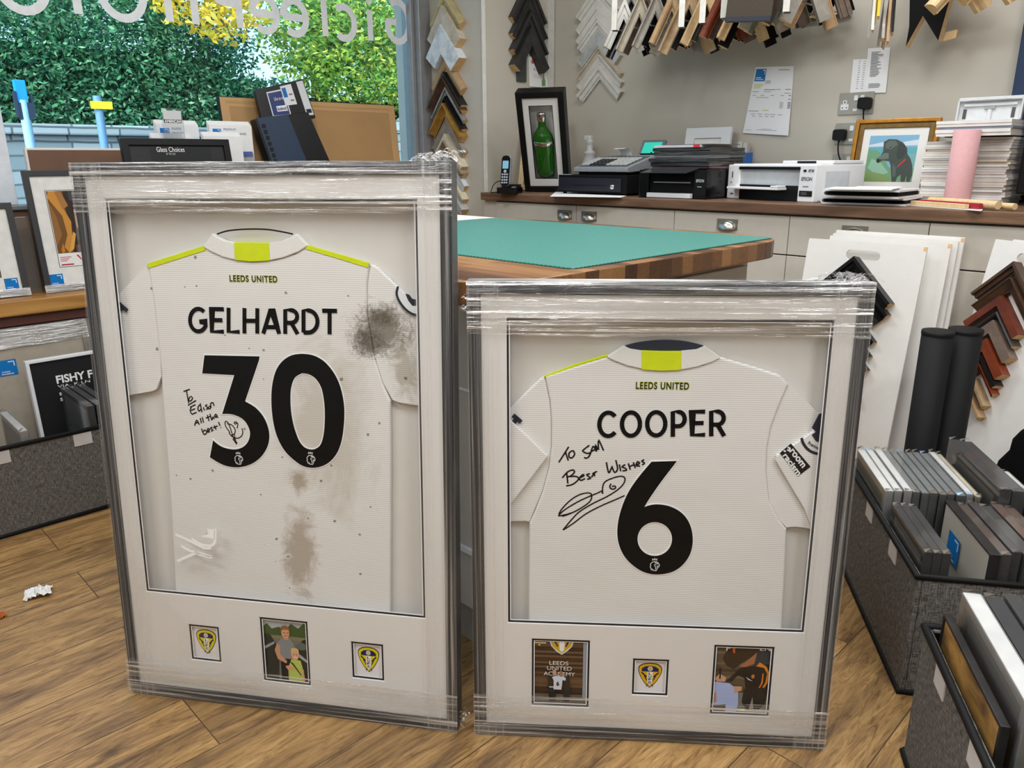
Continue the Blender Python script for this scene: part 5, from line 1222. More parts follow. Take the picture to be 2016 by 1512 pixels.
for k, (pts, c) in enumerate([
 (BOX(0, 1, 0, 1), (128, 176, 206)), ([(0, .80), (.3, .86), (.6, .84), (1, .9), (1, .78), (0, .76)], (206, 216, 226)), (BOX(0, 1, .55, .74), (96, 168, 180)), ([(0, .70), (.2, .68), (.36, .5), (.5, .3), (1, .36), (1, 0), (0, 0)], (112, 158, 124)), ([(.1, .5), (.3, .42), (.5, .2), (.3, .1), (.05, .3)], (142, 184, 160)), ([(.85, .6), (1, .6), (1, .3), (.9, .3)], (120, 176, 176)), ([(0, .24), (.4, .16), (.6, .06), (.5, 0), (0, 0)], (126, 152, 96)),
 ([(.30, .86), (.40, .92), (.56, .91), (.70, .84), (.80, .72), (.82, .60), (.90, .50), (.96, .36), (.99, .16), (.96, 0), (.90, 0), (.88, .14), (.86, 0), (.78, 0), (.76, .16), (.70, .10), (.68, 0), (.60, 0), (.57, .14), (.52, .36), (.48, .44), (.34, .46), (.26, .40), (.22, .42), (.21, .50), (.28, .56), (.32, .66)], (70, 78, 74)),
 ([(.34, .82), (.42, .89), (.54, .88), (.60, .80), (.48, .70), (.36, .72)], (92, 104, 96)), ([(.62, .84), (.74, .78), (.80, .62), (.72, .50), (.64, .48), (.60, .62)], (58, 66, 64)), ([(.22, .50), (.34, .62), (.44, .62), (.46, .50), (.34, .48)], (104, 118, 110)), (E_(.245, .455, .035, .035), (36, 42, 42)), (E_(.45, .76, .022, .026), (34, 36, 38)), (E_(.445, .768, .008, .009), (220, 226, 226)), ([(.66, .34), (.80, .50), (.82, .47), (.68, .31)], (186, 66, 52)), (E_(.66, .30, .025, .028), (60, 90, 110)),
 ([(.56, .40), (.64, .3), (.66, .12), (.60, .1)], (92, 102, 94))]):
    mb.flat([S(*p_) for p_ in pts], -.0118+.0001*k, lin(c))
mb.build('painting', INKG, t, col=True)

# stacks of board offcuts behind the pink tube
def sheet_stack(n, th, x0, x1, y0, y1, z0, lbf, group, pal, seed, jit=.006):
    rg = random.Random(seed); z = z0
    for k in range(n):
        t_ = th*rg.uniform(.75, 1.3); j = rg.uniform(-jit, jit); j2 = rg.uniform(-jit, jit)
        o = MB().box(x0+j, x1+j2, y0+j2, y1+j, z, z+t_-.0006).build('board_offcut', rg.choice(pal), None, None)
        tag(o, lbf(k, n), 'board', group); z += t_
    return z
OFF = [plain('offcut white', (228, 226, 222), .7), plain('offcut cream', (216, 206, 190), .7), plain('offcut grey', (190, 186, 180), .7), plain('offcut white', (228, 226, 222), .7), plain('offcut pink grey', (206, 196, 192), .7)]
xs0, xs1 = at(1832, 330, 1, 3.16).x, at(1920, 330, 1, 3.16).x
za = sheet_stack(26, .0086, xs0-.035, xs1-.03, 3.18, 3.42, C0, lambda k, n: f'board offcut, {ORD[k]} up from the worktop, in the pile between dog painting and pink tube', 'offcuts piled by the dog painting', OFF, 21)
xb0, xb1 = at(1952, 340, 1, 3.12).x, at(1999, 340, 1, 3.12).x
zb = sheet_stack(26, .0086, xb0-.085, xb1-.035, 3.16, 3.42, C0, lambda k, n: f'board offcut, {ORD[k]} up from the worktop, in the pile beside the black monitor', 'offcuts piled by the monitor', OFF, 22)
zt = max(za, zb)+.001
xw0, xw1 = at(1852, 255, 1, 3.12).x, at(1996, 260, 1, 3.12).x
rg = random.Random(4); z = zt+.003
LB = ['lowest wide board bridging the two offcut piles', 'second wide board up, bridging the two offcut piles', 'third wide board up, with a bluish edge, on the offcut piles', 'fourth wide board up on the offcut piles', 'topmost wide board on the offcut piles, under the grey tray']
solo('black_board', MB().box(xw0+.01, xw1-.02, 3.14, 3.40, zt, zt+.003), BLACKM, 'thin black board lying between the offcut piles and the wide white boards', 'board')
for k in range(5):
    th = (.011, .012, .008, .010, .011)[k]; j = rg.uniform(-.01, .01)
    solo('wide_board', MB().box(xw0+j, xw1+j*.5, 3.10+j, 3.40, z, z+th-.0006), plain('bluish board', (150, 152, 172), .6) if k == 2 else OFF[0], LB[k], 'board', group='wide boards bridging the offcut piles'); z += th
# grey printer tray standing on the boards
tx0 = at(1880, 235, 1, 3.2).x; tx1 = at(2010, 230, 1, 3.2).x; hh = at(1940, 192, 1, 3.2).z-z
TM = lifted(frame_m((tx0, 3.2, z+.0005), R(0), .10), .022); tw_ = tx1-tx0
t = thing('printer_tray', 'light grey plastic printer tray standing on the pile of wide boards', 'printer tray', TM)
TG = plain('light grey plastic', (204, 206, 208), .4); TGD = plain('dark slot', (70, 66, 64), .5)
MB().box(0, tw_, 0, hh, -.022, -.016).box(0, .006, 0, hh, -.022, 0).box(tw_-.006, tw_, 0, hh, -.022, 0).box(0, tw_, hh-.012, hh, -.022, 0).build('tray_shell', TG, t, bevel=.002)
MB().box(.02, tw_-.02, hh*.62, hh*.74, -.016, -.008).box(tw_*.18, tw_*.82, hh*.86, hh*.90, -.016, .004).build('cross_bar', TG, t, bevel=.002)
for x in (.09, .83): MB().box(tw_*x, tw_*(x+.05), hh*.10, hh*.52, -.016, -.013).build('slot', TGD, t)
MB().box(tw_*.42, tw_*.58, hh*.48, hh*.62, -.016, -.010).box(tw_*.47, tw_*.53, 0, hh*.48, -.016, -.011, 1).build('paper_guide', [plain('mid grey plastic', (150, 150, 150), .4), TG], t)
# pink roll
pk = at(1881, 392, 1, 3.04); pr = .043
t = solo('pink_tube', MB().lathe([(pr, 0), (pr, .257), (pr-.004, .257), (pr-.004, .24), (0, .24)], 32), plain('dusty pink paper', (206, 158, 160), .75, var=.03, scale=90), 'tall dusty pink paper tube standing before the offcut piles', 'tube', M=T(at(1885, 380, 1, 3.07).x, 3.075, C0))
# pieces of moulding lying in front
q = [on_counter(*p_) for p_ in ((1778, 404), (1932, 416), (1946, 404), (1800, 396))]
fz = C0+.0025
solo('white_card', MB().prism([(v.x, v.y) for v in q], C0, fz), WHITE, 'white card under the loose mouldings at the counter edge', 'board')
d_ = math.atan2(q[1].y-q[0].y, q[1].x-q[0].x); LMm = T(q[0].x, q[0].y, fz+.0006) @ RZ(d_); lw = (q[1]-q[0]).length
solo('pine_moulding', MB().box(.02, lw*.76, .012, .032, 0, .014), PINE, 'short pine moulding at the front of the white card', 'moulding', M=LMm, bevel=.002)
solo('red_moulding', MB().box(.03, lw*.86, .034, .052, 0, .018), plain('crimson lacquer', (160, 28, 50), .4), 'crimson moulding lying between the pine mouldings', 'moulding', M=LMm, bevel=.003)
mb = MB().tube([(.05, .0685, .014), (lw*.98, .0685, .014)], .0135, 14)
solo('round_moulding', mb, PINE, 'half-round pine moulding lying behind the crimson one', 'moulding', M=LMm)
solo('round_moulding', MB().tube([(.08, .098, .011), (lw*1.08, .098, .011)], .0105, 12), PINE, 'thinner round pine moulding lying furthest in on the counter', 'moulding', M=LMm)
# dark monitor seen from behind the offcuts, with a cable
mx_ = at(2000, 330, 1, 3.2).x
t = thing('monitor', 'black flat monitor standing past the offcut piles at the end of the counter', 'monitor', T(mx_+.155, 3.22, C0))
MB().box(-.145, .18, -.012, .012, .04, .34).build('screen_case', BLACK, t, bevel=.004)
MB().box(-.03, .03, .0, .03, .0, .06).box(-.1, .1, -.06, .08, 0, .012).build('stand', BLACK, t, bevel=.003)
p = on_counter(1992, 398)
cab = smooth_line([(p.x+.05, p.y+.02, C0+.012), (p.x, p.y+.005, C0+.03), (p.x-.03, p.y, C0+.028), (p.x-.035, p.y, C0+.006), (p.x-.0, p.y-.01, C0+.004), (p.x+.03, p.y-.005, C0+.006)], 6)
solo('black_cable', MB().tube(cab, .003, 6).box(p.x+.0, p.x+.10, p.y-.02, p.y+.03, C0, C0+.022), RUBBER, 'looped black cable and plug block at the end of the counter', 'cable')

# ------------------------------------------------------------------ on the back wall
WM = lambda px, py: frame_m((at(px, py, 1, 3.4595).x, 3.4595, at(px, py, 1, 3.4595).z), 0)
def paper(name, lb, corners, draw, lift=.012):
    """sheet pinned to the wall; corners tl, tr, br, bl in the photo"""
    q = [at(x, y, 1, 3.456) for x, y in corners]; mb = MB(); n = 8; vs = []
    for j in range(n+1):
        for i in range(5):
            u, v = i/4, j/n
            p_ = q[3]*(1-u)*(1-v)+q[2]*u*(1-v)+q[1]*u*v+q[0]*(1-u)*v
            vs.append(Vector((p_.x, 3.4575-lift*((1-v)**2)*(.4+.6*u)-.001, p_.z)))
    mb.add(vs, [(j*5+i, j*5+i+1, (j+1)*5+i+1, (j+1)*5+i) for j in range(n) for i in range(4)], 0, lin((238, 238, 240)), True)
    def S(u, v):
        p_ = q[3]*(1-u)*(1-v)+q[2]*u*(1-v)+q[1]*u*v+q[0]*(1-u)*v
        return Vector((p_.x, 3.4575-lift*((1-v)**2)*(.4+.6*u)-.0018, p_.z))
    def bar(u0, u1, v0, v1, c, dz=0.0): mb.add([S(u0, v0)-Vector((0, dz, 0)), S(u1, v0)-Vector((0, dz, 0)), S(u1, v1)-Vector((0, dz, 0)), S(u0, v1)-Vector((0, dz, 0))], [(0, 1, 2, 3)], 0, c)
    draw(bar, mb, S)
    return solo(name, mb, INK, lb, 'paper', col=True)
rg = random.Random(12); LG = lin((150, 152, 158)); DG = lin((96, 98, 106)); BS = lin((30, 116, 186)); HL = lin((206, 214, 120))
def inv(bar, mb, S):
    bar(.03, .30, .79, .97, BS); bar(.22, .28, .94, .955, W_, .0004); bar(.265, .28, .89, .955, W_, .0004)
    mb.text('YORKS FRAMING', 0, 1, 0, 1, 0, W_, warp=None) if False else None
    bar(.06, .2, .835, .845, W_, .0004); bar(.06, .26, .81, .82, W_, .0004)
    bar(.62, .9, .945, .955, LG)
    for k in range(3): bar(.05, .28-.03*k, .73-.022*k, .742-.022*k, HL); bar(.32, .46, .79-.018*k, .797-.018*k, LG)
    bar(.32, .60, .66, .668, DG); bar(.62, .72, .665, .673, LG); bar(.84, .97, .665, .673, DG); bar(.04, .2, .63, .638, LG); bar(.32, .5, .63, .637, LG); bar(.82, .97, .61, .617, LG)
    for u in (.06, .26, .5, .74): bar(u, u+.08, .575, .583, LG)
    bar(.16, .46, .545, .552, LG); bar(.93, .98, .575, .585, DG); bar(.93, .98, .52, .53, DG)
    for k in range(5): bar(.74, .82, .475-.02*k, .483-.02*k, LG); bar(.92, .99, .475-.02*k, .485-.02*k, DG)
    bar(.03, .27, .34, .347, DG); bar(.36, .5, .352, .366, HL)
    for u in (.1, .26, .42, .56, .72): bar(u, u+.11, .295+.008*((u*100) % 2), .303+.008*((u*100) % 2), LG); 
    for u in (.14, .3, .44, .57): bar(u, u+.08, .262, .27, LG)
    bar(.30, .74, .06, .066, LG); bar(.40, .62, .075, .08, LG); bar(.05, .2, .05, .055, LG)
paper('invoice', 'printed order sheet with a blue logo square pinned alone on the wall', [(1488, 132), (1563, 130), (1554, 267), (1463, 262)], inv)
def plist(rows, c0, c1):
    def f(bar, mb, S):
        for k in range(rows):
            v = .93-k*.86/rows; a = c0+rg.uniform(0, .03); bar(a, a+(c1-c0)*rg.uniform(.4, 1.0), v, v+.012, DG)
            if c1 < .6: bar(.66, .80, v, v+.014, LG)
    return f
paper('price_list', 'shorter price list with two columns of figures, above the sockets', [(1680, 117), (1712, 116), (1704, 183), (1673, 184)], plist(13, .36, .5), .0)
def pl2(bar, mb, S):
    for k in range(20):
        v = .90-k*.028; bar(.18, .18+rg.uniform(.28, .55), v, v+.013, DG)
    for k in range(4): v = .20-k*.026; bar(.16, .16+rg.uniform(.4, .55), v, v+.012, DG)
paper('price_list', 'longer price list of small print overlapping the shorter list', [(1709, 95), (1753, 93), (1744, 182), (1702, 184)], pl2, .002)
# switched sockets
def socket(lb, tl, w, h, plug, switch=True, sockets=True):
    p = at(tl[0], tl[1], 1, 3.46); M = frame_m((p.x, 3.4595, p.z-h), 0)
    t = thing('wall_socket', lb, 'socket', M, 'steel wall sockets')
    MB().prism(rrect(0, w, 0, h, .004), 0, .006).build('plate', plain('satin socket steel', (176, 172, 162), .38, .55), t, bevel=.002)
    for x in (.30, .48) if w > .12 else (.55,):
        MB().box(w*x+.02, w*x+.036, h*.62, h*.86, .006, .010).build('rocker_switch', WPLAS, t, bevel=.001)
    for i, x in enumerate((.18, .80)):
        if i == 1 and w < .12: continue
        o = MB(); o.prism(rrect(w*x-.017, w*x+.017, h*.22, h*.48, .003), .006, .0075); o.prism(rrect(w*x-.008, w*x+.008, h*.48, h*.66, .003), .006, .0075)
        so = o.build('socket_face', WPLAS, t)
        MB().box(w*x-.002, w*x+.002, h*.52, h*.62, .0075, .008).box(w*x-.012, w*x-.006, h*.30, h*.34, .0075, .008).box(w*x+.006, w*x+.012, h*.30, h*.34, .0075, .008).build('pin_holes', BLACK, so)
    MB().prism(rrect(w*.43, w*.55, h*.14, h*.26, .002), .006, .0075).build('usb_port', WPLAS, t)
    return M
M1s = socket('steel double wall socket directly under the price lists', (1655, 184), .147, .088, None)
M2s = socket('steel wall socket plate behind the dog painting, middle of three', (1647, 243), .147, .088, None)
M3s = socket('lowest steel wall socket, partly hidden by the white printer', (1641, 303), .147, .088, None)
def plug(M, x, y, lb, cord):
    t = thing('power_plug', lb, 'plug', M @ T(x, y, .0085), 'black plugs')
    MB().prism(rrect(-.025, .025, -.022, .024, .010), 0, .032).build('plug_body', RUBBER, t, bevel=.006)
    MB().tube(cord, [.006, .005]+[.003]*(len(cord)-2), 8).build('cord', RUBBER, t)
plug(M1s, .118, .040, 'black plug in the top wall socket', smooth_line([(0, -.018, .016), (0, -.04, .018), (.002, -.07, .012), (.005, -.10, .010)], 3))
plug(M2s, .030, .038, 'black plug in the middle wall socket with its cord hanging to the counter', smooth_line([(0, -.018, .016), (0, -.045, .02), (.006, -.08, .02), (.022, -.12, .018), (.026, -.16, .018), (.008, -.20, .02), (.0, -.235, .02), (.02, -.255, .03), (.06, -.262, .035)], 4))
# ------------------------------------------------------------------ frame corner samples
RAW = streaky('raw end grain', (206, 166, 112), (228, 192, 140), (60, 60, 60), .75)
PROFILES = {
 'flat': [(0, 0), (0, 1), (1, 1), (1, 0)],
 'step': [(0, 0), (0, 1), (.35, 1), (.38, .72), (.8, .68), (.82, .5), (1, .5), (1, 0)],
 'scoop': [(0, 0), (0, 1), (.14, 1), (.2, .8), (.35, .58), (.55, .5), (.75, .56), (.82, .7), (.9, .7), (.9, .4), (1, .4), (1, 0)],
 'round': [(0, 0), (0, .5), (.08, .75), (.22, .93), (.4, 1), (.6, .93), (.75, .75), (.82, .55), (.86, .5), (1, .5), (1, 0)],
 'slope': [(0, 0), (0, 1), (.1, 1), (.12, .9), (.84, .45), (.86, .55), (.94, .55), (.94, .3), (1, .3), (1, 0)],
}
def chevron(lb, M, L, w, hgt, prof, mat, theta=45, group=None, L2=None, end=None):
    """mitred corner of moulding: outer apex at the origin, two arms running down"""
    th = R(theta); pr = PROFILES[prof]; n = len(pr); L2 = L2 or L
    mb = MB(); st = []
    for k, z in pr: st.append((-(L2*cos(th)-k*w*sin(th)), -L2*sin(th)-k*w*cos(th), z*hgt))
    for k, z in pr: st.append((0, -k*w/cos(th), z*hgt))
    for k, z in pr: st.append((L*cos(th)-k*w*sin(th), -L*sin(th)-k*w*cos(th), z*hgt))
    fs = []
    for a in (0, 1):
        for i in range(n):
            j = (i+1) % n
            fs.append((a*n+i, a*n+j, (a+1)*n+j, (a+1)*n+i))
    mb.add(st, fs, 0)
    mb.add(st[:n], [tuple(reversed(range(n)))], 1); mb.add(st[2*n:], [tuple(range(n))], 1)
    return solo('frame_corner_sample', mb, [mat, end or RAW], lb, 'frame sample', M=M, group=group)
SM = lambda nm, a, b_, **k: streaky(nm, a, b_, (18, 18, 18), k.pop('rough', .45), **k)
c_pgold = SM('pale gold moulding', (170, 150, 104), (214, 196, 150), metal=.3)
c_wash = SM('whitewashed moulding', (176, 162, 140), (214, 202, 184))
c_dist = SM('distressed white moulding', (186, 194, 202), (226, 230, 234), lo=.35, hi=.55)
c_tan = SM('tan moulding', (160, 128, 92), (186, 154, 116))
c_black = plain('black gloss moulding', (20, 20, 22), .25)
c_dbrown = SM('dark brown moulding', (52, 38, 30), (88, 62, 44))
c_silver = SM('silver edged moulding', (120, 112, 104), (176, 172, 166), metal=.4)
c_gold = SM('old gold moulding', (146, 104, 40), (196, 154, 76), metal=.4)
c_grey = SM('grey moulding', (128, 122, 114), (164, 158, 148))
c_cream = SM('cream moulding', (196, 184, 156), (226, 216, 192))
c_bgrey = SM('brown grey moulding', (132, 116, 98), (168, 152, 132))
c_blue = SM('blue white moulding', (190, 200, 214), (224, 230, 238))
c_pale = SM('pale silver moulding', (176, 178, 178), (212, 214, 214), metal=.3)
c_char = SM('charcoal moulding sample', (38, 37, 37), (60, 58, 56))
c_white = SM('white painted moulding', (206, 203, 196), (230, 228, 222))
c_beige = SM('beige grained moulding', (150, 140, 124), (186, 176, 158))
c_green = SM('sage green moulding', (112, 120, 100), (140, 148, 126))
c_mahog = SM('mahogany moulding', (74, 32, 20), (118, 54, 32))
c_red = SM('red brown moulding', (96, 38, 18), (140, 62, 30))
c_taupe = SM('taupe moulding', (98, 82, 72), (126, 108, 96))
c_oakm = SM('light oak moulding', (150, 124, 92), (186, 160, 124))
PIER_Y = 2.9095
rows = [(-22, c_pgold, 'round', 'pale gold'), (12, c_wash, 'flat', 'whitewashed wood'), (50, c_dist, 'flat', 'distressed blue-white'), (108, c_tan, 'round', 'tan wood'), (142, c_black, 'flat', 'black thin'), (152, c_dbrown, 'slope', 'dark brown'),
        (171, c_silver, 'step', 'silver-edged'), (189, c_black, 'round', 'black cushion'), (203, c_gold, 'scoop', 'old gold'), (233, c_grey, 'slope', 'grey with a pale edge'), (263, c_cream, 'flat', 'thin cream'), (276, c_bgrey, 'scoop', 'brown-grey'),
        (301, c_blue, 'slope', 'blue-white'), (327, c_cream, 'step', 'stepped cream'), (347, c_pale, 'scoop', 'pale silver'), (374, c_grey, 'flat', 'plain grey'), (400, c_pale, 'step', 'stepped pale silver'), (424, c_white, 'slope', 'white sloped')]
th_ = 50
for i, (y, mt, pf, nm) in enumerate(rows):
    ax = 881+(y/430)*9
    p = at(ax, y, 1, PIER_Y); z2 = at(ax, rows[i+1][0], 1, PIER_Y).z if i+1 < len(rows) else p.z-.05
    dz = p.z-z2-.0015
    chevron(f'{nm} corner sample on the pier beside the window', frame_m((p.x, PIER_Y, p.z), 0), .235, max(.012, dz*cos(R(th_))), .034+.012*(i % 3), pf, mt, th_, 'corner samples on the pier', L2=.205)
# dark ones on the inner face of the pier
for i, (y, w, pf, nm) in enumerate(((-42, .030, 'step', 'topmost charcoal'), (-10, .030, 'scoop', 'scooped charcoal'), (22, .030, 'step', 'stepped charcoal'), (52, .05, 'flat', 'broad flat charcoal'))):
    p = at(1036, y, 0, -3.1895)
    z2 = at(1036, (-10, 22, 52, 92)[i], 0, -3.1895).z
    chevron(f'{nm} corner sample above the bottle frame', frame_m((-3.1895, p.y, p.z), R(90)), .25, (p.z-z2-.0015)*cos(R(56)), .03+.006*i, pf, c_char, 56, 'charcoal corner samples above the bottle frame')
p0 = at(1016, 160, 0, -3.1895); p1 = at(1034, 100, 0, -3.1895)
solo('moulding_strip', MB().box(-3.1895, -3.178, p0.y, p1.y, p0.z, p1.z), plain('dark green grey strip', (62, 68, 64), .5), 'dark green-grey strip hanging under the charcoal corner samples', 'moulding', bevel=.002)
# white ones on the back wall
wr = [(-30, c_white, 'step'), (-2, c_white, 'flat'), (20, c_white, 'flat'), (38, c_white, 'step'), (60, c_pale, 'flat'), (92, c_wash, 'step'), (108, c_white, 'slope'), (128, c_white, 'step')]
wn_ = ['topmost white', 'second white from the top', 'third white from the top', 'fourth white, grooved,', 'fifth, greyer white,', 'pale wood', 'white sloped, last but one,', 'bottom white stepped']
for i, (y, mt, pf) in enumerate(wr):
    p = at(1185, y, 1, 3.4595); z2 = at(1185, wr[i+1][0], 1, 3.4595).z if i+1 < len(wr) else at(1185, 157, 1, 3.4595).z
    chevron(f'{wn_[i]} corner sample in the column on the back wall', frame_m((p.x+(.0 if i > 3 else -.01), 3.4595, p.z), 0), (.20, .2, .2, .19, .205, .215, .22, .215)[i], (p.z-z2-.002)*cos(R(43)), .030, pf, mt, 43, 'white corner samples on the back wall', end=c_wash)

# hanging stacks along the wall, several samples deep on each peg
stacks = [  # x of the stack's middle, y of its lower tips, half width in px, colours front to back, turn
 (1233, 82, 30, [('white', c_white), ('brown', c_dbrown), ('beige', c_beige)], 62), (1262, 98, 44, [('black', c_black), ('dark brown', c_dbrown), ('black', c_black)], 48), (1300, 106, 40, [('beige', c_beige), ('grey', c_grey), ('beige', c_beige)], 44),
 (1346, 78, 34, [('black', c_black), ('pine-edged brown', c_dbrown), ('silver', c_silver)], 60), (1378, 92, 40, [('tan', c_tan), ('brown', c_taupe), ('black', c_black)], 52), (1412, 84, 40, [('pine', c_oakm), ('beige', c_beige), ('black', c_black)], 48),
 (1444, 78, 52, [('light oak', c_oakm), ('pine', c_tan), ('black', c_black)], 40), (1482, 90, 44, [('tan', c_tan), ('red-brown', c_red), ('beige', c_beige)], 46), (1522, 84, 44, [('charcoal', c_char), ('oak', c_oakm), ('black', c_black)], 50),
 (1562, 66, 48, [('dark brown', c_taupe), ('sage green', c_green), ('black', c_black)], 44), (1605, 72, 48, [('sage green', c_green), ('sage grey', c_grey), ('olive', c_green)], 36)]
rg = random.Random(31)
PFN = ['step', 'scoop', 'flat', 'slope', 'round']
TURN = R(46); X0 = at(1226, 85, 1, 3.07).x; X1 = at(1606, 85, 1, 3.07).x; NS = int((X1-X0)/.088)+1
pool = [('white', c_white), ('black', c_black), ('beige', c_beige), ('dark brown', c_dbrown), ('grey', c_grey), ('black', BLACKM), ('tan', c_tan), ('silver', c_silver), ('light oak', c_oakm), ('black', c_black), ('pine', PINE), ('charcoal', c_char), ('red-brown', c_red), ('taupe', c_taupe), ('pine', PINE), ('black', BLACKM), ('beige', c_beige), ('sage green', c_green), ('dark brown', c_dbrown), ('sage grey', c_green), ('grey', c_grey), ('tan', c_tan)]
ROD_A = ROD_B = 1.722
rail = thing('hanging_rail', 'steel rail with thin rods carrying the hanging corner samples, high on the back wall', 'rail', T(X0, 3.46, 2.0))
MB().box(-.02, (NS-1)*.088+.02, -.016, -.001, -.288, -.268).box(-.06, X1-X0+.10, -.525, -.50, .15, .165).box(-.05, -.03, -.50, -.001, .15, .165).box(X1-X0+.06, X1-X0+.08, -.50, -.001, .15, .165).build('rail_bar', STEEL, rail, bevel=.002)
for si in range(NS):
    MB().tube([(si*.088, -.016, ROD_A-2.0), (si*.088, -.42, ROD_A-2.0)], .003, 8).build('rod', STEEL, rail)
    for k, Yp in enumerate((3.07, 3.117, 3.30, 3.347)):
        X = X0+si*.088
        nm, mt = pool[(si*2+k) % len(pool)] if k < 2 else ('black', BLACKM) if k == 3 or si % 2 else pool[(si*3+5) % len(pool)]
        ztip = at(1400, 92+8*sin(si*1.9+k)+rg.uniform(-8, 8)-(10 if k > 1 else 0)-(14 if si > NS-4 else 0), 1, Yp).z+(1400-1400)*0
        w_ = rg.uniform(.034, .048); th_ = 66
        zr = ROD_A if k < 2 else ROD_B
        za = zr+.0505+w_/cos(R(th_)); L_ = (za-ztip-w_*cos(R(th_)))/sin(R(th_))
        M = frame_m((X, Yp, za), TURN, 0)
        chevron(f'{nm} corner sample, {("front", "second", "third", "rear")[k]} of the {ORD[si]} hanging stack counting from the pier', M, L_, w_, rg.uniform(.022, .029), rg.choice(PFN), mt, th_, 'corner samples hanging in stacks', L2=L_*rg.uniform(.9, 1.06))
# white-edged thin bars among the stacks
for i, (x, y1) in enumerate(((1209, 60), (1341, 54), (1382, 46), (1424, 36), (1547, 24))):
    p = at(x, y1, 1, 2.945)
    solo('sample_spine', MB().box(-.012, .012, -.010, .010, 0, 2.148-p.z).box(-.006, .018, -.008, .012, -.004, .0, 1), [c_white, c_black], f'white-edged upright sample bar, {ORD[i]} along the hanging stacks from the pier', 'frame sample', M=T(p.x, 2.945, p.z) @ RZ(R(30)), group='white upright sample bars', bevel=.001)
# grey fabric covered board corner hanging among them
p = at(1428, 34, 1, 2.89); q = at(1505, 52, 1, 2.89)
mb = MB(); L_ = (q-p).length; mb.box(0, L_, 0, .34, -.012, 0).box(0, L_, -.016, 0, -.03, .004, 1)
o_ = solo('fabric_board', mb, [plain('grey hessian', (70, 62, 52), .95, var=.3, scale=300), plain('navy edge strip', (34, 38, 52), .5)], 'grey woven board with a dark lower edge among the hanging samples', 'board', M=frame_m((p.x, 2.89, p.z), R(12)) @ Matrix.Rotation(R(-4), 4, 'Z'))
# narrow stack seen edge on, above the price lists
for i, (x, y, c1, nm) in enumerate(((1716, 66, c_white, 'white'), (1727, 40, plain('yellow lacquer', (226, 190, 20), .4), 'yellow'), (1736, 82, c_silver, 'silver'), (1745, 88, c_tan, 'tan'), (1754, 70, c_black, 'black'))):
    p = at(x, y, 1, 3.30)
    chevron(f'{nm} corner sample in the narrow edge-on stack above the price lists', frame_m((p.x, 3.30, p.z+.19), R(-64)), .21, .018+.003*i, .010, PFN[i], c1, 64, 'corner samples above the price lists')
# large black corner, pine inside
p = at(1816, 32, 1, 3.30); tl = at(1786, 90, 1, 3.30); tr = at(1848, 80, 1, 3.30)
BKM = frame_m((at(1816, 32, 1, 3.30).x, 3.30, at(1816, 32, 1, 3.30).z), R(4))
bp_ = [loc2(BKM, x, y) for x, y in ((1783, 92), (1817, 31), (1847, 80), (1871, -5), (1880, -90), (1800, -120), (1791, 0), (1790, 52))]
mb = MB().prism(bp_, -.05, 0)
for i, f in enumerate(mb.f):
    if len(f) == 4:
        cpt = sum((mb.v[k] for k in f), Vector())/4
        if cpt.z < -.01 and (min(abs(cpt.x-(bp_[0][0]+bp_[1][0])/2)+abs(cpt.y-(bp_[0][1]+bp_[1][1])/2), abs(cpt.x-(bp_[2][0]+bp_[3][0])/2)+abs(cpt.y-(bp_[2][1]+bp_[3][1])/2), abs(cpt.x-(bp_[1][0]+bp_[2][0])/2)+abs(cpt.y-(bp_[1][1]+bp_[2][1])/2))) < .004: mb.m[i] = 1
solo('frame_corner_sample', mb, [BLACKM, PINE], 'large matt black corner sample with bare pine inner edges, above the dog painting', 'frame sample', M=BKM)
e0_ = loc2(BKM, 1848, 78); 
solo('sample_block', MB().prism([(e0_[0]+.001, e0_[1]), (e0_[0]+.045, e0_[1]+.008), (e0_[0]+.046, e0_[1]+.036), (e0_[0]+.008, e0_[1]+.030)], -.075, -.052), PINE, 'small pine block end showing beside the large black corner sample', 'frame sample', M=BKM)
for i, (x, y, tn, nm) in enumerate(((1884, -8, 40, 'pine corner sample with a rounded edge beside the large black corner'), (1944, -26, 40, 'pine corner sample nearest the navy door'))):
    p = at(x, y, 1, 3.28)
    chevron(nm, frame_m((p.x, 3.28, p.z+.10), R(tn)), .17, .05, .06, 'round', PINE, 50, 'pine corner samples by the navy door')

# ------------------------------------------------------------------ boards leaning on the cabinets
def handle_board(lb, tl, tr, floorY, topY, slot=None, group='white display boards', th=.009, stick=True, x_right=None):
    a = at(tl[0], tl[1], 1, topY); b_ = at(tr[0], tr[1], 1, topY)
    lean = math.atan2(topY-floorY, a.z); M = lifted(frame_m((a.x, floorY, .0), 0, lean), .009); w = b_.x-a.x if x_right is None else x_right; h = math.hypot(topY-floorY, (a.z+b_.z)/2 if x_right is None else a.z)
    hs = []
    if slot:
        cx, cy = loc2(M, (slot[0]+slot[2])/2, (slot[1]+slot[3])/2); hs = [rrect(cx-.058, cx+.058, cy-.0165, cy+.0165, .016)]
    mb = MB().prism(rrect(0, w, 0, h, .004), -th, 0, holes=hs)
    if stick and x_right is None: mb.box(w-.010, w-.001, h-.016, h-.003, 0, .0005, 1)
    t = solo('display_board', mb, [WHITE, plain('orange sticker', (236, 184, 128), .6)], lb, 'board', M=M, group=group, bevel=.001)
    return M, w, h
def slot_rect(M, s):
    a = loc2(M, s[0], s[1]); b_ = loc2(M, s[2], s[3])
    return min(a[0], b_[0]), max(a[0], b_[0]), min(a[1], b_[1]), max(a[1], b_[1])
MA3 = handle_board('white display board at the rear of the stack behind the black tubes', (1646, 456), (1900, 465), 2.735, 2.815)
MA25 = handle_board('white display board second from the rear, with a thin shadowed edge', (1640, 462), (1888, 472), 2.715, 2.798, stick=False)
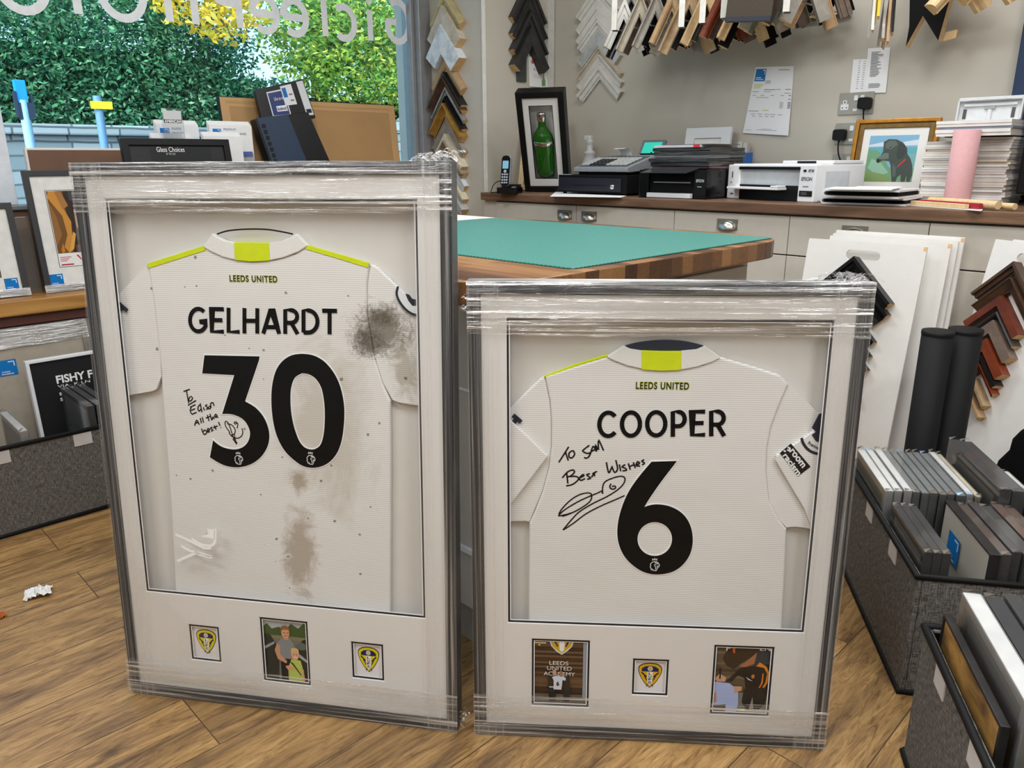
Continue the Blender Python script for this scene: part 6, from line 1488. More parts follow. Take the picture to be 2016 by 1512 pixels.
MA2 = handle_board('white display board in the middle of the stack, carrying black corner samples', (1634, 466), (1874, 478), 2.665, 2.770)
MA1 = handle_board('frontmost white display board with a handle slot and black corner samples', (1593, 470), (1826, 486), 2.575, 2.715, slot=(1663, 495, 1734, 511))
DK = [('topmost wide black', 'step'), ('second black', 'scoop'), ('third black', 'slope'), ('fourth black', 'round'), ('fifth black', 'flat'), ('sixth black', 'step'), ('lowest black', 'scoop')]
M_ = MA1[0]
tips = [(1692, 506, .205, .032, .05), (1692, 537, .185, .075, .036), (1682, 612, .135, .03, .035), (1674, 640, .135, .022, .035), (1666, 662, .145, .05, .03), (1652, 722, .14, .045, .03), (1641, 780, .14, .04, .03)]
for i, (x, y, L_, w, hh) in enumerate(tips):
    u, v = loc2(M_, x, y)
    chevron(f'{DK[i][0]} corner sample on the frontmost white board', M_ @ T(u, v, .0005), L_, w, hh, DK[i][1], BLACK, 45, 'black corner samples on the frontmost board')
M_ = MA2[0]
for i, (x, y) in enumerate(((1758, 640), (1748, 690), (1740, 735), (1730, 780))):
    u, v = loc2(M_, x, y)
    chevron(f'{ORD[i]} dark corner sample down the middle white board, showing past its neighbour', M_ @ T(u, v, .0005), .085, .036, .025, PFN[i], (c_dbrown, c_char, c_black, c_dbrown)[i], 45, 'dark corner samples on the middle board')
def turned_board(lb, off, slot=True):
    al = R(-30); t = at(1960, 472, 1, 2.80); u = Vector((cos(al), sin(al), 0)); into = Vector((-sin(al), cos(al), 0))
    q = hit(1903, 655, t, u); s = (t-q).dot(into)/(t.z-q.z); bt = t-into*(s*t.z); bt.z = 0
    M = lifted(frame_m(bt+into*off+u*off*.5, al, math.atan(s)), .009); h = t.z*math.hypot(1, s)
    hs = []
    if slot:
        cx, cy = loc2(M, 2026, 512); hs = [rrect(cx-.045, cx+.045, cy-.017, cy+.017, .016)]
    mb = MB().prism(rrect(0, .30, 0, h, .004), -.009, 0, holes=hs)
    solo('display_board', mb, WHITE, lb, 'board', M=M, group='white display boards', bevel=.001)
    return M
MB1 = (turned_board('white display board with brown corner samples, past the black tubes', 0),)
turned_board('white board just behind the one with brown corner samples', .045, False)
M_ = MB1[0]
BR = [(2012, 517, .125, .030, c_dbrown, 'step', 'topmost very dark brown'), (2006, 548, .115, .036, c_dbrown, 'slope', 'dark brown second-from-top'), (1985, 584, .11, .026, c_mahog, 'flat', 'mahogany'), (1979, 612, .10, .02, c_char, 'round', 'blackish brown'), (1971, 632, .105, .034, c_taupe, 'flat', 'taupe'),
      (1958, 668, .10, .034, c_red, 'flat', 'red-brown'), (1950, 700, .085, .018, c_black, 'flat', 'thin black'), (1943, 716, .085, .022, c_red, 'slope', 'narrow red-brown'), (1930, 746, .075, .026, c_oakm, 'step', 'light oak'), (1922, 772, .07, .024, c_tan, 'step', 'lowest tan')]
for x, y, L_, w, mt, pf, nm in BR:
    u, v = loc2(M_, x, y)
    chevron(f'{nm} corner sample on the board past the black tubes', M_ @ T(u, v, .0005), L_*1.32, w*.88, .034, pf, mt, 45, 'brown corner samples on the white board')

# postal tubes standing behind the crates
for i, (xa_, xb_, y, z) in enumerate(((1818, 1877, 652, .66), (1871, 1933, 648, .66))):
    a = at(xa_, y, 2, z); b_ = at(xb_, y, 2, z); c = (a+b_)/2; r = (b_-a).length/2
    t = thing('cardboard_tube', ('black cardboard tube standing nearer the stack of white boards', 'wider black cardboard tube standing next to the brown corner samples')[i], 'tube', T(c.x, c.y, .0005), 'black cardboard tubes')
    MB().lathe([(r, 0), (r, z), (r-.004, z), (r-.004, z-.03), (0, z-.03)], 28).build('tube_wall', plain('black card tube', (15, 15, 17), .7, spec=.3, var=.05), t)
    MB().lathe([(r+.0008, z-.012), (r+.0015, z-.006), (r+.0008, z+.001), (r-.003, z+.001)], 28).build('rim', RUBBER, t)

# ------------------------------------------------------------------ crates of frames
m, nt, out = new_mat('grey woven fabric'); b = principled(nt, out, None, .95, 0, .1)
w1_ = nd(nt, 'ShaderNodeTexNoise', _Scale=1.0, _Detail=3.0); nt.links.new(coords(nt, (520, 520, 60)), w1_.inputs['Vector'])
w2_ = nd(nt, 'ShaderNodeTexNoise', _Scale=1.0, _Detail=3.0); nt.links.new(coords(nt, (70, 70, 700)), w2_.inputs['Vector'])
ad = nd(nt, 'ShaderNodeMix', data_type='FLOAT'); ad.inputs[0].default_value = .5; nt.links.new(w1_.outputs[0], ad.inputs[2]); nt.links.new(w2_.outputs[0], ad.inputs[3])
nt.links.new(ramp(nt, ad.outputs[0], [(.38, lin((66, 64, 62))), (.5, lin((102, 99, 96))), (.63, lin((144, 140, 136)))]), b.inputs['Base Color']); bump(nt, ad.outputs[0], b, .3, .002)
FABRIC = m
LINING = plain('black crate lining', (10, 10, 11), .9, spec=.2)
def crate(lb, M, l, w, h, tabs):
    """open fabric storage box: x along its length, y across"""
    t = thing('storage_crate', lb, 'crate', M, 'grey fabric crates')
    mb = MB(); th = .012
    mb.box(0, l, 0, th, .004, h-.006).box(0, l, w-th, w, .004, h-.006).box(0, th, th, w-th, .004, h-.006).box(l-th, l, th, w-th, .004, h-.006)
    mb.build('fabric_sides', FABRIC, t, bevel=.004)
    MB().box(th, l-th, th, w-th, 0, .01).box(th, th+.002, th, w-th, .01, h-.01).box(l-th-.002, l-th, th, w-th, .01, h-.01).box(th, l-th, w-th-.002, w-th, .01, h-.01).box(th, l-th, th, th+.002, .01, h-.01).build('lining', LINING, t)
    for z in (.006, h-.006):
        r = .0075
        MB().tube([(0, 0, z), (l, 0, z), (l, w, z), (0, w, z), (0, 0, z)], r, 8).build('piping', RUBBER, t)
    for i, (side, a) in enumerate(tabs):
        q = MB()
        if side == 'y0': q.box(a, a+.055, -.0025, 0.0, h-.055, h-.014)
        if side == 'x0': q.box(-.0025, 0, a, a+.055, h-.055, h-.014)
        if side == 'x1': q.box(l, l+.0025, a, a+.055, h-.055, h-.014)
        q.build('fabric_tab', plain('grey tab', (200, 196, 194), .8), t)
    return t
WRAP = clear_mat('clear sleeve', (.96, .96, .96), 1.5, 1.0, .08, .05)
GREYF = SM('grey painted frame', (120, 124, 124), (140, 144, 144)); WHITEF = plain('white painted frame', (226, 226, 224), .4)
DARKF = SM('dark grained frame', (22, 21, 21), (48, 45, 44)); BROWNF = SM('walnut frame', (70, 46, 32), (112, 78, 54)); SILVF = SM('dull silver frame', (128, 122, 112), (176, 170, 158), metal=.4)
def stock_frame(lb, M, w, h, d, mat, back=None, wrap=True, group=None, sticker=None, mw=.018):
    t = thing('picture_frame', lb, 'picture frame', M, group)
    mb = MB(); frame_ring(mb, w, h, mw, -d, 0); mb.build('moulding', mat, t, bevel=.0015)
    MB().box(mw, w-mw, mw, h-mw, -d*.6, -.003).build('backing_board', back or GREYBK, t)
    if wrap:
        e = .0008; r_ = random.Random(int(w*1e5)+int(M.translation.x*1e4)); mb = MB().box(-e, w+e, -e, h+e, -d-e, e)
        for x in (0, w): mb.add([(x-.006, h+e, -d), (x+.006, h+e, -d), (x+.010, h+.008+r_.uniform(0, .008), -d*.5), (x-.006, h+.004, 0), (x+.004, h+e, 0)], [(0, 1, 2), (2, 3, 0), (2, 4, 3)], 0)
        mb.build('clear_sleeve', WRAP, t)
    if sticker:
        mb = MB(); sx, sy, s = sticker; logo_square(mb, sx, sy, s, .0012); mb.build('logo_sticker', INKG, t, col=True)['label'] = 'blue square sticker with a white corner mark'
    return t
def logo_square(mb, x, y, s, z, small=True, body=('YORKS', 'FRAMING')):
    mb.rect(x, x+s, y, y+s, z, BLUE_STICKER)
    mb.rect(x+s*.55, x+s*.90, y+s*.84, y+s*.90, z+.0003, W_); mb.rect(x+s*.84, x+s*.90, y+s*.58, y+s*.90, z+.0003, W_)
    if body:
        mb.text(body[0], x+s*.10, x+s*.58, y+s*.20, y+s*.29, z+.0003, W_, bold=.02); mb.text(body[1], x+s*.10, x+s*.76, y+s*.06, y+s*.15, z+.0003, W_, bold=.02)
A1 = R(125)
e1 = Vector((cos(A1), sin(A1), 0)); e2 = Vector((sin(A1), -cos(A1), 0))
C1 = Vector((-.421, 1.608, 0))
# length along e1, so x local = e1, y local = -(-e2): right handed needs y = e1 turned left = -e2; start from the far side
CM1 = Matrix(((-e1.x, e2.x, 0, C1.x+e1.x*.66), (-e1.y, e2.y, 0, C1.y+e1.y*.66), (0, 0, 1, .0005), (0, 0, 0, 1)))
crate('grey fabric crate of frames standing behind the lower framed shirt', CM1, .66, .40, .30, [('y0', .02), ('y0', .26), ('y0', .47)])
FA = math.atan2(-e1.y, -e1.x)
def in1(s1, t, lean=0.0, z=.012): o_ = C1+e1*s1+e2*t; return frame_m((o_.x, o_.y, z), FA, lean)
G1 = 'wrapped frames in the crate behind the lower framed shirt'
row1 = [('white', WHITEF, .022), ('white', WHITEF, .020), ('white', WHITEF, .020), ('grey', GREYF, .018), ('grey', GREYF, .018), ('grey', GREYF, .020), ('grey', GREYF, .017), ('grey', GREYF, .018), ('grey', GREYF, .022), ('white', WHITEF, .017), ('cream', c_cream, .014)]
t_ = .016; cnt = {}
for i, (nm, mt, d) in enumerate(row1):
    k = cnt.get(nm, 0); cnt[nm] = k+1
    if nm == 'grey': lb = f'{ORD[k]} grey wrapped frame in the row of six in the crate'
    elif i < 3: lb = ('white wrapped frame at the crate side, first of the row', 'second white wrapped frame of the row, next to another white one', 'white wrapped frame touching the grey frames of the row')[i]
    elif i == 9: lb = 'single white wrapped frame after the grey ones in the crate'
    else: lb = 'thin cream wrapped frame after the single white one'
    stock_frame(lb, in1(.615+(.004 if i % 2 else 0), t_), .285, .335+(.004 if i in (2, 9) else 0), d-.0022, mt, group=G1); t_ += d+.0016
stock_frame('tall dark wrapped frame with a silver lip, behind the row of small frames', in1(.63, t_+.018), .34, .375, .024, DARKF, group=G1, mw=.03); 
stock_frame('tall dark wrapped frame leaning last in the crate row', in1(.635, t_+.048), .34, .37, .028, c_char, group=G1, mw=.03)
stock_frame('white frame standing up at the far end of the crate', in1(.50, t_+.10), .30, .34, .022, WHITEF, group=G1)
t_ = .018
for i in range(3):
    stock_frame(f'{ORD[i]} slim black wrapped frame in the near corner of the crate', in1(.268, t_), .235, .325, .016, DARKF, group=G1); t_ += .0185
o_ = in1(.290, .140); sq = loc2(o_, 1862, 1092)
stock_frame('dark wrapped frame showing its grey back and a blue sticker', o_, .27, .338, .022, DARKF, group=G1, sticker=(sq[0], sq[1], .068), mw=.005, wrap=False)
t_ = .165
for i, (nm, mt, d) in enumerate((('brown-black', c_dbrown, .022), ('black', DARKF, .020), ('charcoal', c_char, .026), ('walnut', BROWNF, .024), ('lighter walnut', BROWNF, .022))):
    stock_frame(f'{nm} wrapped frame standing behind the one with the blue sticker', in1(.275+.01*(i % 2), t_), .245, .335+.003*(i % 2), d-.002, mt, group=G1); t_ += d+.0025
A2 = R(121.3); g1 = Vector((cos(A2), sin(A2), 0)); g2 = Vector((sin(A2), -cos(A2), 0)); C2 = Vector((-.349, 1.430, 0))
CM2 = Matrix(((-g1.x, g2.x, 0, C2.x), (-g1.y, g2.y, 0, C2.y), (0, 0, 1, .0005), (0, 0, 0, 1)))
crate('grey fabric crate of larger frames in the near corner of the picture', CM2, .66, .48, .30, [('y0', .10), ('y0', .29)])
FA2 = math.atan2(-g1.y, -g1.x)
def in2(s, t, z=.012): o_ = C2-g1*s+g2*t; return frame_m((o_.x, o_.y, z), FA2)
G2 = 'wrapped frames in the near crate'
GB = streaky('golden brown print', (112, 84, 50), (206, 156, 86), (8, 20, 8), .4, lo=.35, hi=.6)
stock_frame('slim wrapped picture with a golden brown face, first in the near crate', in2(.025, .020), .30, .330, .014, DARKF, back=GB, group=G2, mw=.007, wrap=False)
stock_frame('thick white frame in the near crate', in2(.02, .046), .31, .375, .030, WHITEF, group=G2, wrap=True)
stock_frame('black wrapped frame beside the thick white frame', in2(.02, .082), .33, .372, .028, DARKF, group=G2)
stock_frame('black wrapped frame with a bluish sheen, third dark one from the white frame', in2(.015, .114), .34, .378, .026, c_char, back=plain('navy back', (22, 30, 56), .5), group=G2)
stock_frame('black wrapped frame at the edge of the picture in the near crate', in2(.015, .148), .34, .37, .024, DARKF, group=G2)
# black bag slumped past the crate
bo = frame_m((-.50, 2.425, .0005), R(-33))
bp_ = [loc2(bo, x, y) for x, y in ((1944, 1000), (1948, 940), (1962, 905), (1984, 884), (1990, 862), (2006, 846), (2030, 834), (2070, 838), (2085, 1000))]
mb = MB().prism([(bp_[0][0], 0)]+bp_+[(bp_[-1][0], 0)], -.035, .0)
solo('black_bag', mb, plain('black nylon', (9, 9, 10), .75, spec=.2, bmp=.3, scale=14), 'slumped black bag standing behind the crate of small frames', 'bag', M=bo, bevel=.012)
# ------------------------------------------------------------------ window bench and the things on it
SZ = .646
bench = thing('window_bench', 'oak display bench running under the shop window', 'bench', T(-3.38, .9, 0))
MB().box(-.295, 0, -2.2, 2.0, SZ-.0615, SZ-.001).build('bench_top', OAK, bench, bevel=.006)
MB().box(-.29, -.02, -2.2, 2.0, SZ-.10, SZ-.062).build('rail', plain('dark red rail', (92, 52, 44), .5), bench)
MB().box(-.29, -.04, -2.2, 2.0, 0, SZ-.10).build('front_board', plain('grey bench front', (120, 114, 108), .7), bench)
def leaning_picture(lb, M, x0, x1, h, mw, d, art, film_h=None, group='black framed pictures on the bench'):
    M = lifted(M, d)
    t = thing('picture_frame', lb, 'picture frame', M, group)
    mb = MB(); mb.prism([(x0, 0), (x1, 0), (x1, h), (x0, h)], -d, 0, holes=[[(x0+mw, mw), (x1-mw, mw), (x1-mw, h-mw), (x0+mw, h-mw)]]); mb.build('moulding', plain('slate black frame', (50, 51, 54), .5), t, bevel=.0015)
    MB().box(x0+mw-.001, x1-mw+.001, mw-.001, h-mw+.001, -d+.002, -.008).build('mount', plain('bright mount', (228, 228, 224), .8), t)
    mb = MB(); art(mb); mb.build('print', INKG, t, col=True)
    if film_h:
        mb = MB(); mb.add([(x0-.002, -.001, .0015), (x1+.002, -.001, .0015), (x1+.002, film_h, .0015), (x0-.002, film_h, .0015)], [(0, 1, 2, 3)])
        mb.build('film_band', FILM_S, t)
    return t
FILM_S = film_mat('bunched silver film', (9, 150, 1), .36, .62, .25, .95, .9, .12, 1.0, .75)
PM, pw, ph = lean_px((92, 578), (42, 337), (130, 335), SZ, R(90))
A2_ = lambda x, y: loc2(PM, x, y, -.007)
q0 = A2_(90, 378); q1 = A2_(125, 500); s0 = A2_(101, 562); l0 = A2_(120, 526); l1 = A2_(123, 503)
WP = .27
def art2(mb):
    z = -.0075; x0, x1, y0, y1 = q0[0], WP-.06, q1[1], q0[1]
    mb.rect(x0-.004, x1+.004, l0[1]-.004, y1+.004, z, lin((60, 56, 54))); mb.rect(x0-.002, x1+.002, l0[1]-.002, y1+.002, z+.0003, W_)
    S = lambda u, v: (x0+(x1-x0)*u, y0+(y1-y0)*v)
    for k, (pts, c) in enumerate([(BOX(0, 1, 0, 1), (58, 48, 44)), (BOX(0, .42, 0, 1), (120, 84, 50)), ([(.05, 1), (.2, 1), (.5, .5), (.42, .05), (.3, .0), (.2, .1), (.34, .3), (.3, .6), (0, .9)], (206, 144, 66)), ([(.2, 1), (.38, .98), (.5, .76), (.34, .7)], (170, 120, 70)), ([(0, .1), (0, .85), (.14, .6), (.2, .3)], (150, 106, 62)), ([(.3, .0), (.44, .06), (.56, .3), (.5, .34), (.38, .14)], (226, 166, 84)), ([(.1, .06), (.18, .16), (.2, .02), (.12, 0)], (196, 130, 56)),
            (BOX(.6, .8, .35, .6), (112, 74, 54)), (BOX(.56, .7, .2, .34), (80, 70, 66)), (BOX(.72, 1, .6, .8), (160, 60, 52)), (BOX(.55, 1, .84, 1), (74, 72, 76)), (BOX(.5, 1, 0, .12), (104, 84, 72)), (BOX(.62, .66, .4, .7), (190, 160, 130)), (BOX(.8, .9, .2, .5), (52, 40, 40))]):
        mb.flat([S(*p) for p in pts], z+.0006+.0001*k, lin(c))
    z += .0006
    mb.rect(x0, x1, l0[1], l1[1], z, lin((240, 238, 236))); mb.rect(x0+.004, x0+.05, l0[1]+.003, l0[1]+.008, z+.0003, lin((180, 30, 50)))
    for k in range(3): mb.rect(x0+.004, x0+.045-.008*k, l1[1]-.012-.007*k, l1[1]-.009-.007*k, z+.0003, lin((196, 100, 110)))
    mb.flat([(x0+.065, l1[1]-.004), (x0+.072, l1[1]-.004), (x0+.084, l1[1]-.024), (x0+.078, l1[1]-.024)], z+.0003, lin((190, 30, 50)))
    logo_square(mb, s0[0], s0[1]-.008, .048, z)
leaning_picture('black framed print of a rusty ladder, leaning at the bench behind the taller framed shirt', PM, 0, WP, ph, .022, .022, art2, .030)
b2 = at(62, 582, 2, SZ); b2.x = PM.translation.x-.0; b2 = at(61, 580, 0, PM.translation.x); b2.z = SZ
PM1_, pw1, ph1 = lean_px(None, (22, 400), (60, 402), SZ, R(90), base=b2)
A1_ = lambda x, y: loc2(PM1_, x, y, -.007)
s1 = A1_(12, 571); d1 = A1_(4, 548)
def art1(mb):
    z = -.0075
    mb.rect(-.24, d1[0], d1[1], d1[1]+.16, z, lin((70, 62, 58))); mb.rect(-.238, d1[0]-.003, d1[1]+.003, d1[1]+.157, z+.0003, lin((136, 128, 120)))
    logo_square(mb, s1[0], s1[1]-.006, .046, z)
leaning_picture('black framed print with a blue sticker, cut off by the edge of the view', PM1_, -.27, 0, ph1, .022, .022, art1, .030)
# clear acrylic sheet between them
ac0 = at(79, 560, 0, -3.50)
solo('acrylic_stand', MB().box(0, .20, 0, .30, -.004, 0), clear_mat('clear acrylic', (.95, .97, .97), 1.5, 1.0, .02, .05), 'clear acrylic sheet standing behind the two black framed prints', 'display stand', M=frame_m((-3.50-.02, ac0.y-.19, SZ), R(90), .05), bevel=.001)
# brown canvas back with white edges
tl = at(48, 291, 0, -3.60)
cb = thing('canvas_board', 'large brown-backed canvas with white edges standing in the window', 'canvas', frame_m((-3.60, tl.y, SZ), R(90), .0))
MB().box(0, .62, 0, tl.z-SZ, -.03, -.002).build('canvas_edge', WHITE, cb, bevel=.002)
MB().box(.008, .612, .0, tl.z-SZ-.008, -.002, 0).build('brown_back', BOXC, cb)
# glass choices sign frame
GX = -3.42
g0 = at(237, 274, 0, GX); g1_ = at(450, 272, 0, GX); gb0 = at(243, 315, 0, GX+.012)
GMx = frame_m((GX+.09, g0.y+.0, SZ), R(90), math.atan2(.09, g0.z-SZ)); gh = math.hypot(.09, g0.z-SZ); gw = g1_.y-g0.y
GMx = lifted(GMx, .03)
gt = thing('sign_frame', 'wide black frame with a dark glass sample sign standing on the bench', 'sign', GMx)
mb = MB(); frame_ring(mb, gw, gh, .028, -.03, 0); mb.build('moulding', BLACK, gt, bevel=.002)
MB().box(.026, gw-.026, .026, gh-.026, -.028, -.010).build('dark_panel', plain('black velvet panel', (14, 14, 20), .5), gt)
mb = MB(); a = loc2(GMx, 309, 299, -.009); b2_ = loc2(GMx, 362, 289.5, -.009)
mb.rect(loc2(GMx, 296, 300, -.0095)[0], loc2(GMx, 415, 300, -.0095)[0], .06, gh-.036, -.0095, lin((26, 28, 30)))
mb.text('Glass Choices', a[0], b2_[0], a[1], b2_[1], -.009, W_); a = loc2(GMx, 328, 305, -.009); b2_ = loc2(GMx, 345, 301, -.009)
mb.text('BY TRU VUE', a[0], b2_[0], a[1], b2_[1], -.009, lin((190, 190, 190)))
mb.build('sign_lettering', INK, gt, col=True)

# leaflet holders
def leaflets(lb, X, x0, x1, ytop, lines, back=0.0, w_=None, base_front=True, extra=None):
    a = at(x0, ytop, 0, X); b_ = at(x1, ytop+2, 0, X); M = frame_m((X+.0, a.y, SZ), R(90), .0); w = b_.y-a.y; h = a.z-SZ
    t = thing('leaflet_holder', lb, 'leaflet holder', M, 'leaflet holders on the bench')
    for k in range(4): MB().box(.002+.001*k, w-.002+.0015*k, .10, h-.006*k, -.020+.005*k, -.016+.005*k).build('leaflet', WHITEP, t)
    MB().box(0, w, 0, h-.14, .004, .007).box(0, w, 0, h-.05, -.026, -.023).box(0, w, 0, .08, -.023, .004).build('clear_pocket', clear_mat('holder acrylic', (.93, .95, .96), 1.5, 1.0, .05, .06) if 'holder acrylic' not in MATS else MATS['holder acrylic'], t)
    mb = MB(); s = .040; z = -.0005
    logo_square(mb, .020, h-.075, s, z, body=None)
    for k, l in enumerate(lines): mb.text(l, .072, .072+.0105*len(l)*.8, h-.042-.019*k, h-.032-.019*k, z, lin((70, 90, 150)) if k == 0 else lin((60, 60, 70)), bold=.0)
    mb.rect(w*.0+.004, w-.004, h-.16, h-.135, z, lin((52, 92, 180)))
    mb.build('leaflet_print', INK, t, col=True)
    return t
leaflets('rear leaflet holder marked paper prints, behind the wide black sign', -3.56, 303, 388, 235, ['PAPER', 'PRINTS'])
leaflets('front leaflet holder behind the wide black sign, showing a blue strip', -3.50, 295, 376, 261, ['PRINTS'])
leaflets('rear leaflet holder marked premium canvas frames, before the brown backed frame', -3.56, 408, 493, 237, ['PREMIUM', 'CANVAS FRAMES'])
leaflets('lower leaflet holder before the canvas frames leaflets', -3.50, 397, 474, 259, ['PAPER', 'PRINTS'])
# small acrylic sign
a = at(316, 212, 0, -3.46); b_ = at(357, 210, 0, -3.46)
t = thing('acrylic_sign', 'small clear acrylic sign with a card reading American, above the leaflets', 'sign', frame_m((-3.46, a.y, SZ), R(90)))
h = a.z-SZ; w = b_.y-a.y
MB().box(0, w, 0, h, -.003, 0).box(0, w, 0, .004, -.003, .04).build('acrylic_sheet', MATS['holder acrylic'], t, bevel=.001)
mb = MB(); mb.rect(.006, w-.006, h-.075, h-.01, .001, lin((206, 208, 210))); mb.rect(.006, w-.006, h-.06, h-.046, .0012, lin((60, 66, 70))); mb.text('AMERICAN', .009, w-.009, h-.0585, h-.0475, .0014, W_, bold=.03); mb.build('sign_card', INK, t, col=True)

# big frame seen from behind, kraft paper back
KX = -3.57
k0 = at(430, 190, 0, KX-.10); k1 = at(776, 200, 0, KX-.10)
ktop = k0.z; KB = frame_m((KX-.025, k0.y+.02, SZ), R(90), math.atan2(.075, ktop-SZ)); kh = math.hypot(.075, ktop-SZ)
kx0 = loc2(KB, 430, 190)[0]; kx1 = loc2(KB, 776, 200)[0]; KB = KB @ T(kx0, 0, 0); kw = kx1-kx0; KB = lifted(KB, .03)
t = thing('large_frame', 'large frame turned round, its brown paper back facing in, leaning on the window', 'picture frame', KB)
MB().box(0, kw, 0, kh, -.03, -.002).build('moulding', BLACK, t, bevel=.002)
mb = MB(); mb.prism([(.004, .004), (kw-.004, .004), (kw-.004, kh-.004), (.004, kh-.004)], -.002, .0, holes=[[(.045, .045), (kw-.045, .045), (kw-.045, kh-.045), (.045, kh-.045)]]); mb.build('paper_tape', KRAFT, t)
MB().box(.045, kw-.045, .045, kh-.045, -.0018, -.0008).build('brown_back', CARD, t)
mb = MB(); rg = random.Random(6)
for k in range(3): mb.tube(smooth_line([(.03+x*kw*.93, kh-.022-.004*k+rg.uniform(-.003, .003), .0) for x in (0, .2, .4, .6, .8, 1)], 4), .0012, 6)
mb.build('tape_crease', KRAFT, t)

# black display stand leaning over
DM_ = lifted(frame_m((-3.455, 1.60, SZ), R(90), R(8)), .06)
D2 = lambda x, y, d=0.0: loc2(DM_, x, y, d)
t = thing('display_stand', 'tall slanted black leather look display stand on the bench, carrying small cards', 'display stand', DM_)
LEATH = plain('black leatherette', (14, 15, 20), .38, bmp=.15, scale=200)
BLUEL = plain('dark blue leatherette', (34, 54, 80), .45, bmp=.1, scale=200)
def down(p, q):                     # where the edge from p through q meets the bench
    a, b_ = D2(*p), D2(*q); k = a[1]/(a[1]-b_[1]); return (a[0]+(b_[0]-a[0])*k, 0.0)
tl, tr, bl, br_ = D2(502, 233), D2(607, 220), down((502, 233), (530, 315)), down((607, 220), (649, 315))
MB().prism([bl, br_, tr, tl], -.06, 0).build('stand_body', LEATH, t, bevel=.006)
mixp = lambda p, q, k: (p[0]+(q[0]-p[0])*k, p[1]+(q[1]-p[1])*k)
MB().prism([mixp(bl, br_, .03), mixp(bl, br_, .60), mixp(tl, tr, .60), mixp(tl, tr, .03)], -.001, .002).build('front_pad', BLUEL, t, bevel=.001)
mb = MB()
for k in range(9):
    y0 = tl[1]-.045-.027*k; x_ = tl[0]+(bl[0]-tl[0])*(tl[1]-y0)/tl[1]
    mb.rect(x_+.018, x_+.038, y0, y0+.02, .0024, K)
mb.build('sample_strip', INK, t, col=True)
Z_ = -.022; q = [D2(*p, Z_) for p in ((518, 240), (622, 232), (596, 155), (502, 177))]
MB().prism(q, -.05, Z_).build('upper_board', LEATH, t, bevel=.003)
S = quad_warp(q); z = Z_+.0006; mb = MB()
def card(u0, u1, v0, v1, c, dz): mb.flat([S(u0, v0), S(u1, v0), S(u1, v1), S(u0, v1)], z+dz, lin(c))
card(.20, .55, .12, .86, (220, 222, 228), 0); card(.22, .53, .16, .82, (58, 70, 120), .0003)
mb.text('Like us on', 0, 1, 0, 1, z+.0006, W_, warp=lambda u, w: S(.31+.19*u, .58+.10*w)); card(.31, .51, .26, .42, (236, 238, 242), .0005); mb.text('facebook', 0, 1, 0, 1, z+.0008, lin((58, 70, 120)), bold=.03, warp=lambda u, w: S(.32+.18*u, .29+.10*w))
card(.49, .72, .40, .94, (226, 228, 232), .001); card(.51, .59, .62, .88, (30, 116, 186), .0013); card(.62, .69, .66, .70, (120, 120, 122), .0013); card(.62, .69, .50, .54, (120, 120, 122), .0013)
card(.84, .98, .08, .96, (214, 218, 222), 0); card(.86, .96, .14, .24, (40, 42, 50), .0003)
mb.build('small_cards', INKG, t, col=True)

# ------------------------------------------------------------------ crate of frames under the bench
LC = Matrix(((0, -1, 0, -2.70), (1, 0, 0, .24), (0, 0, 1, .0005), (0, 0, 0, 1)))
yt = lambda px, py: at(px, py, 0, -2.70).y-.24
crate('grey fabric crate of frames standing by the window bench', LC, .70, .66, .30, [('y0', yt(144, 862)), ('y0', yt(-24, 890))])
# big wrapped picture against the bench
bq = at(168, 628, 0, -3.30)
LPM = frame_m((-3.262, .27, .012), R(90), math.atan2(.038, bq.z)); lw_ = bq.y-.27; lh_ = bq.z-.012
LPM = lifted(LPM, .024)
t = thing('picture_frame', 'large silver framed picture wrapped in film at the back of the crate by the bench', 'picture frame', LPM, 'frames in the crate by the bench')
mb = MB(); frame_ring(mb, lw_, lh_, .022, -.022, 0); mb.build('moulding', SILVF, t, bevel=.002)
MB().box(.02, lw_-.02, .02, lh_-.02, -.02, -.008).build('backing_board', plain('beige picture back', (176, 166, 150), .6), t)
mb = MB(); sl = loc2(LPM, 1, 742, -.006); sr = loc2(LPM, 37, 737, -.006); logo_square(mb, sl[0], sl[1], sr[0]-sl[0], -.006); mb.build('logo_sticker', INKG, t, col=True)
MB().box(.015, lw_-.01, .02, lh_-.02, -.0055, -.0035).build('glass', GLASSF, t)
mb = MB(); mb.add([(-.002, lh_-.075, .0015), (lw_+.002, lh_-.07, .0015), (lw_+.002, lh_+.001, .0015), (-.002, lh_+.001, .0015), (lw_+.002, lh_+.001, -.024), (-.002, lh_+.001, -.024)], [(0, 1, 2, 3), (3, 2, 4, 5)]); mb.build('film_band', FILM_S, t)
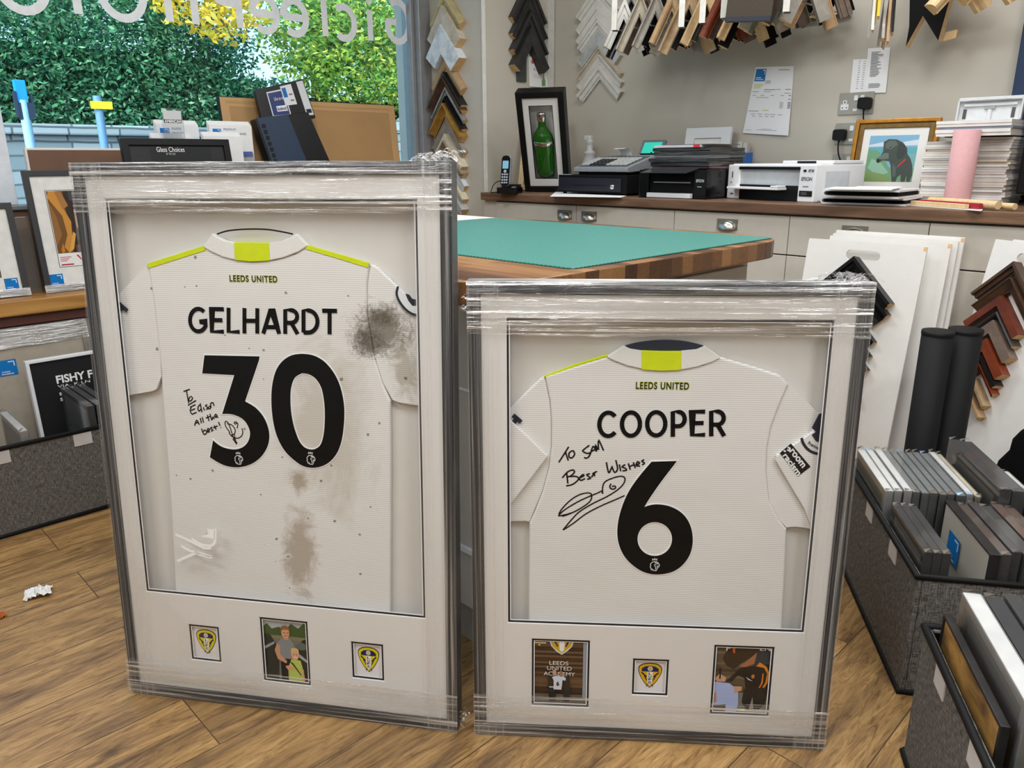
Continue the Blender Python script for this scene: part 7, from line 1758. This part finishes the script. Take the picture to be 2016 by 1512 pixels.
# white frame with black poster
fb = at(49, 714, 0, -3.14); fr_px = at(176, 698, 0, -3.14)
FM_ = frame_m((-3.10, fb.y, .012), R(90), math.atan2(.04, fb.z)); fh = math.hypot(.04, fb.z-.012); fw_ = .30
FM_ = lifted(FM_, .03)
t = thing('picture_frame', 'white frame with a black poster of bold white lettering in the crate by the bench', 'picture frame', FM_, 'frames in the crate by the bench')
mb = MB(); frame_ring(mb, fw_, fh, .012, -.03, 0); mb.build('moulding', WPLAS, t, bevel=.002)
mb = MB(); mb.rect(.011, fw_-.011, .011, fh-.011, -.008, lin((22, 22, 24)))
for w_, pb, pt, px_ in (('FISHY F', (112.4, 756), (109, 740), (181, 730)), ('VIA  K LN', (114, 764), (113.7, 758.6), (177, 750)), ('SEA', (117.5, 778.8), (117, 773), (138, 772)), ('STE', (119.5, 790), (119, 783.5), (140, 782))):
    a = loc2(FM_, *pb, -.008); c_ = loc2(FM_, *pt, -.008); b_ = loc2(FM_, *px_, -.008)
    mb.text(w_, a[0], b_[0], a[1], c_[1], -.0077, W_, bold=.03 if w_[0] in 'FS' else .0)
mb.build('poster', INK, t, col=True)
def lf(s, X, z=.012): return frame_m((X, s, z), 0)
for i, (y, lb) in enumerate(((.672, 'first black wrapped frame standing across the crate by the bench'), (.700, 'second black wrapped frame standing across the crate by the bench'), (.728, 'third black wrapped frame standing across the crate by the bench'))):
    stock_frame(lb, lf(y-.0, -3.06), .31, .345, .020, DARKF, back=plain('grey print', (150, 148, 150), .5), group='frames in the crate by the bench')
stock_frame('white framed picture standing across the near end of the crate by the bench', lf(.462, -2.99), .27, .318, .022, WHITEF, back=plain('brown print', (96, 84, 76), .6), group='frames in the crate by the bench')

# ------------------------------------------------------------------ bits on the floor
def crumpled(name, lb, cat, px, py, sx, sy, sz, mat, seed, rot):
    p = at(px, py, 2, .004); rg = random.Random(seed); mb = MB(); n = 9; vs = []
    for j in range(n+1):
        for i in range(n+1):
            u, v = i/n-.5, j/n-.5; f = abs(((u*1.9+v*.8)*3.1) % 1-.5)
            vs.append((u*sx+rg.uniform(-.12, .12)*sx/3, v*sy+rg.uniform(-.12, .12)*sy/3, sz*(f*1.1+rg.uniform(0, .55))*(1-.6*(abs(u)+abs(v)))+.001))
    mb.add(vs, [(j*(n+1)+i, j*(n+1)+i+1, (j+1)*(n+1)+i+1, (j+1)*(n+1)+i) for j in range(n) for i in range(n)])
    return solo(name, mb, mat, lb, cat, M=T(p.x, p.y, .0006) @ RZ(rot))
crumpled('paper_scrap', 'small crumpled white paper scrap lying on the oak floor', 'paper scrap', 76, 1170, .065, .05, .034, WHITEP, 3, R(70))
crumpled('dry_leaf', 'orange-brown scrap of dry leaf on the floor at the edge of the view', 'leaf', 1, 1212, .028, .022, .012, plain('dry leaf', (176, 92, 30), .8, var=.2, scale=80), 5, R(20))
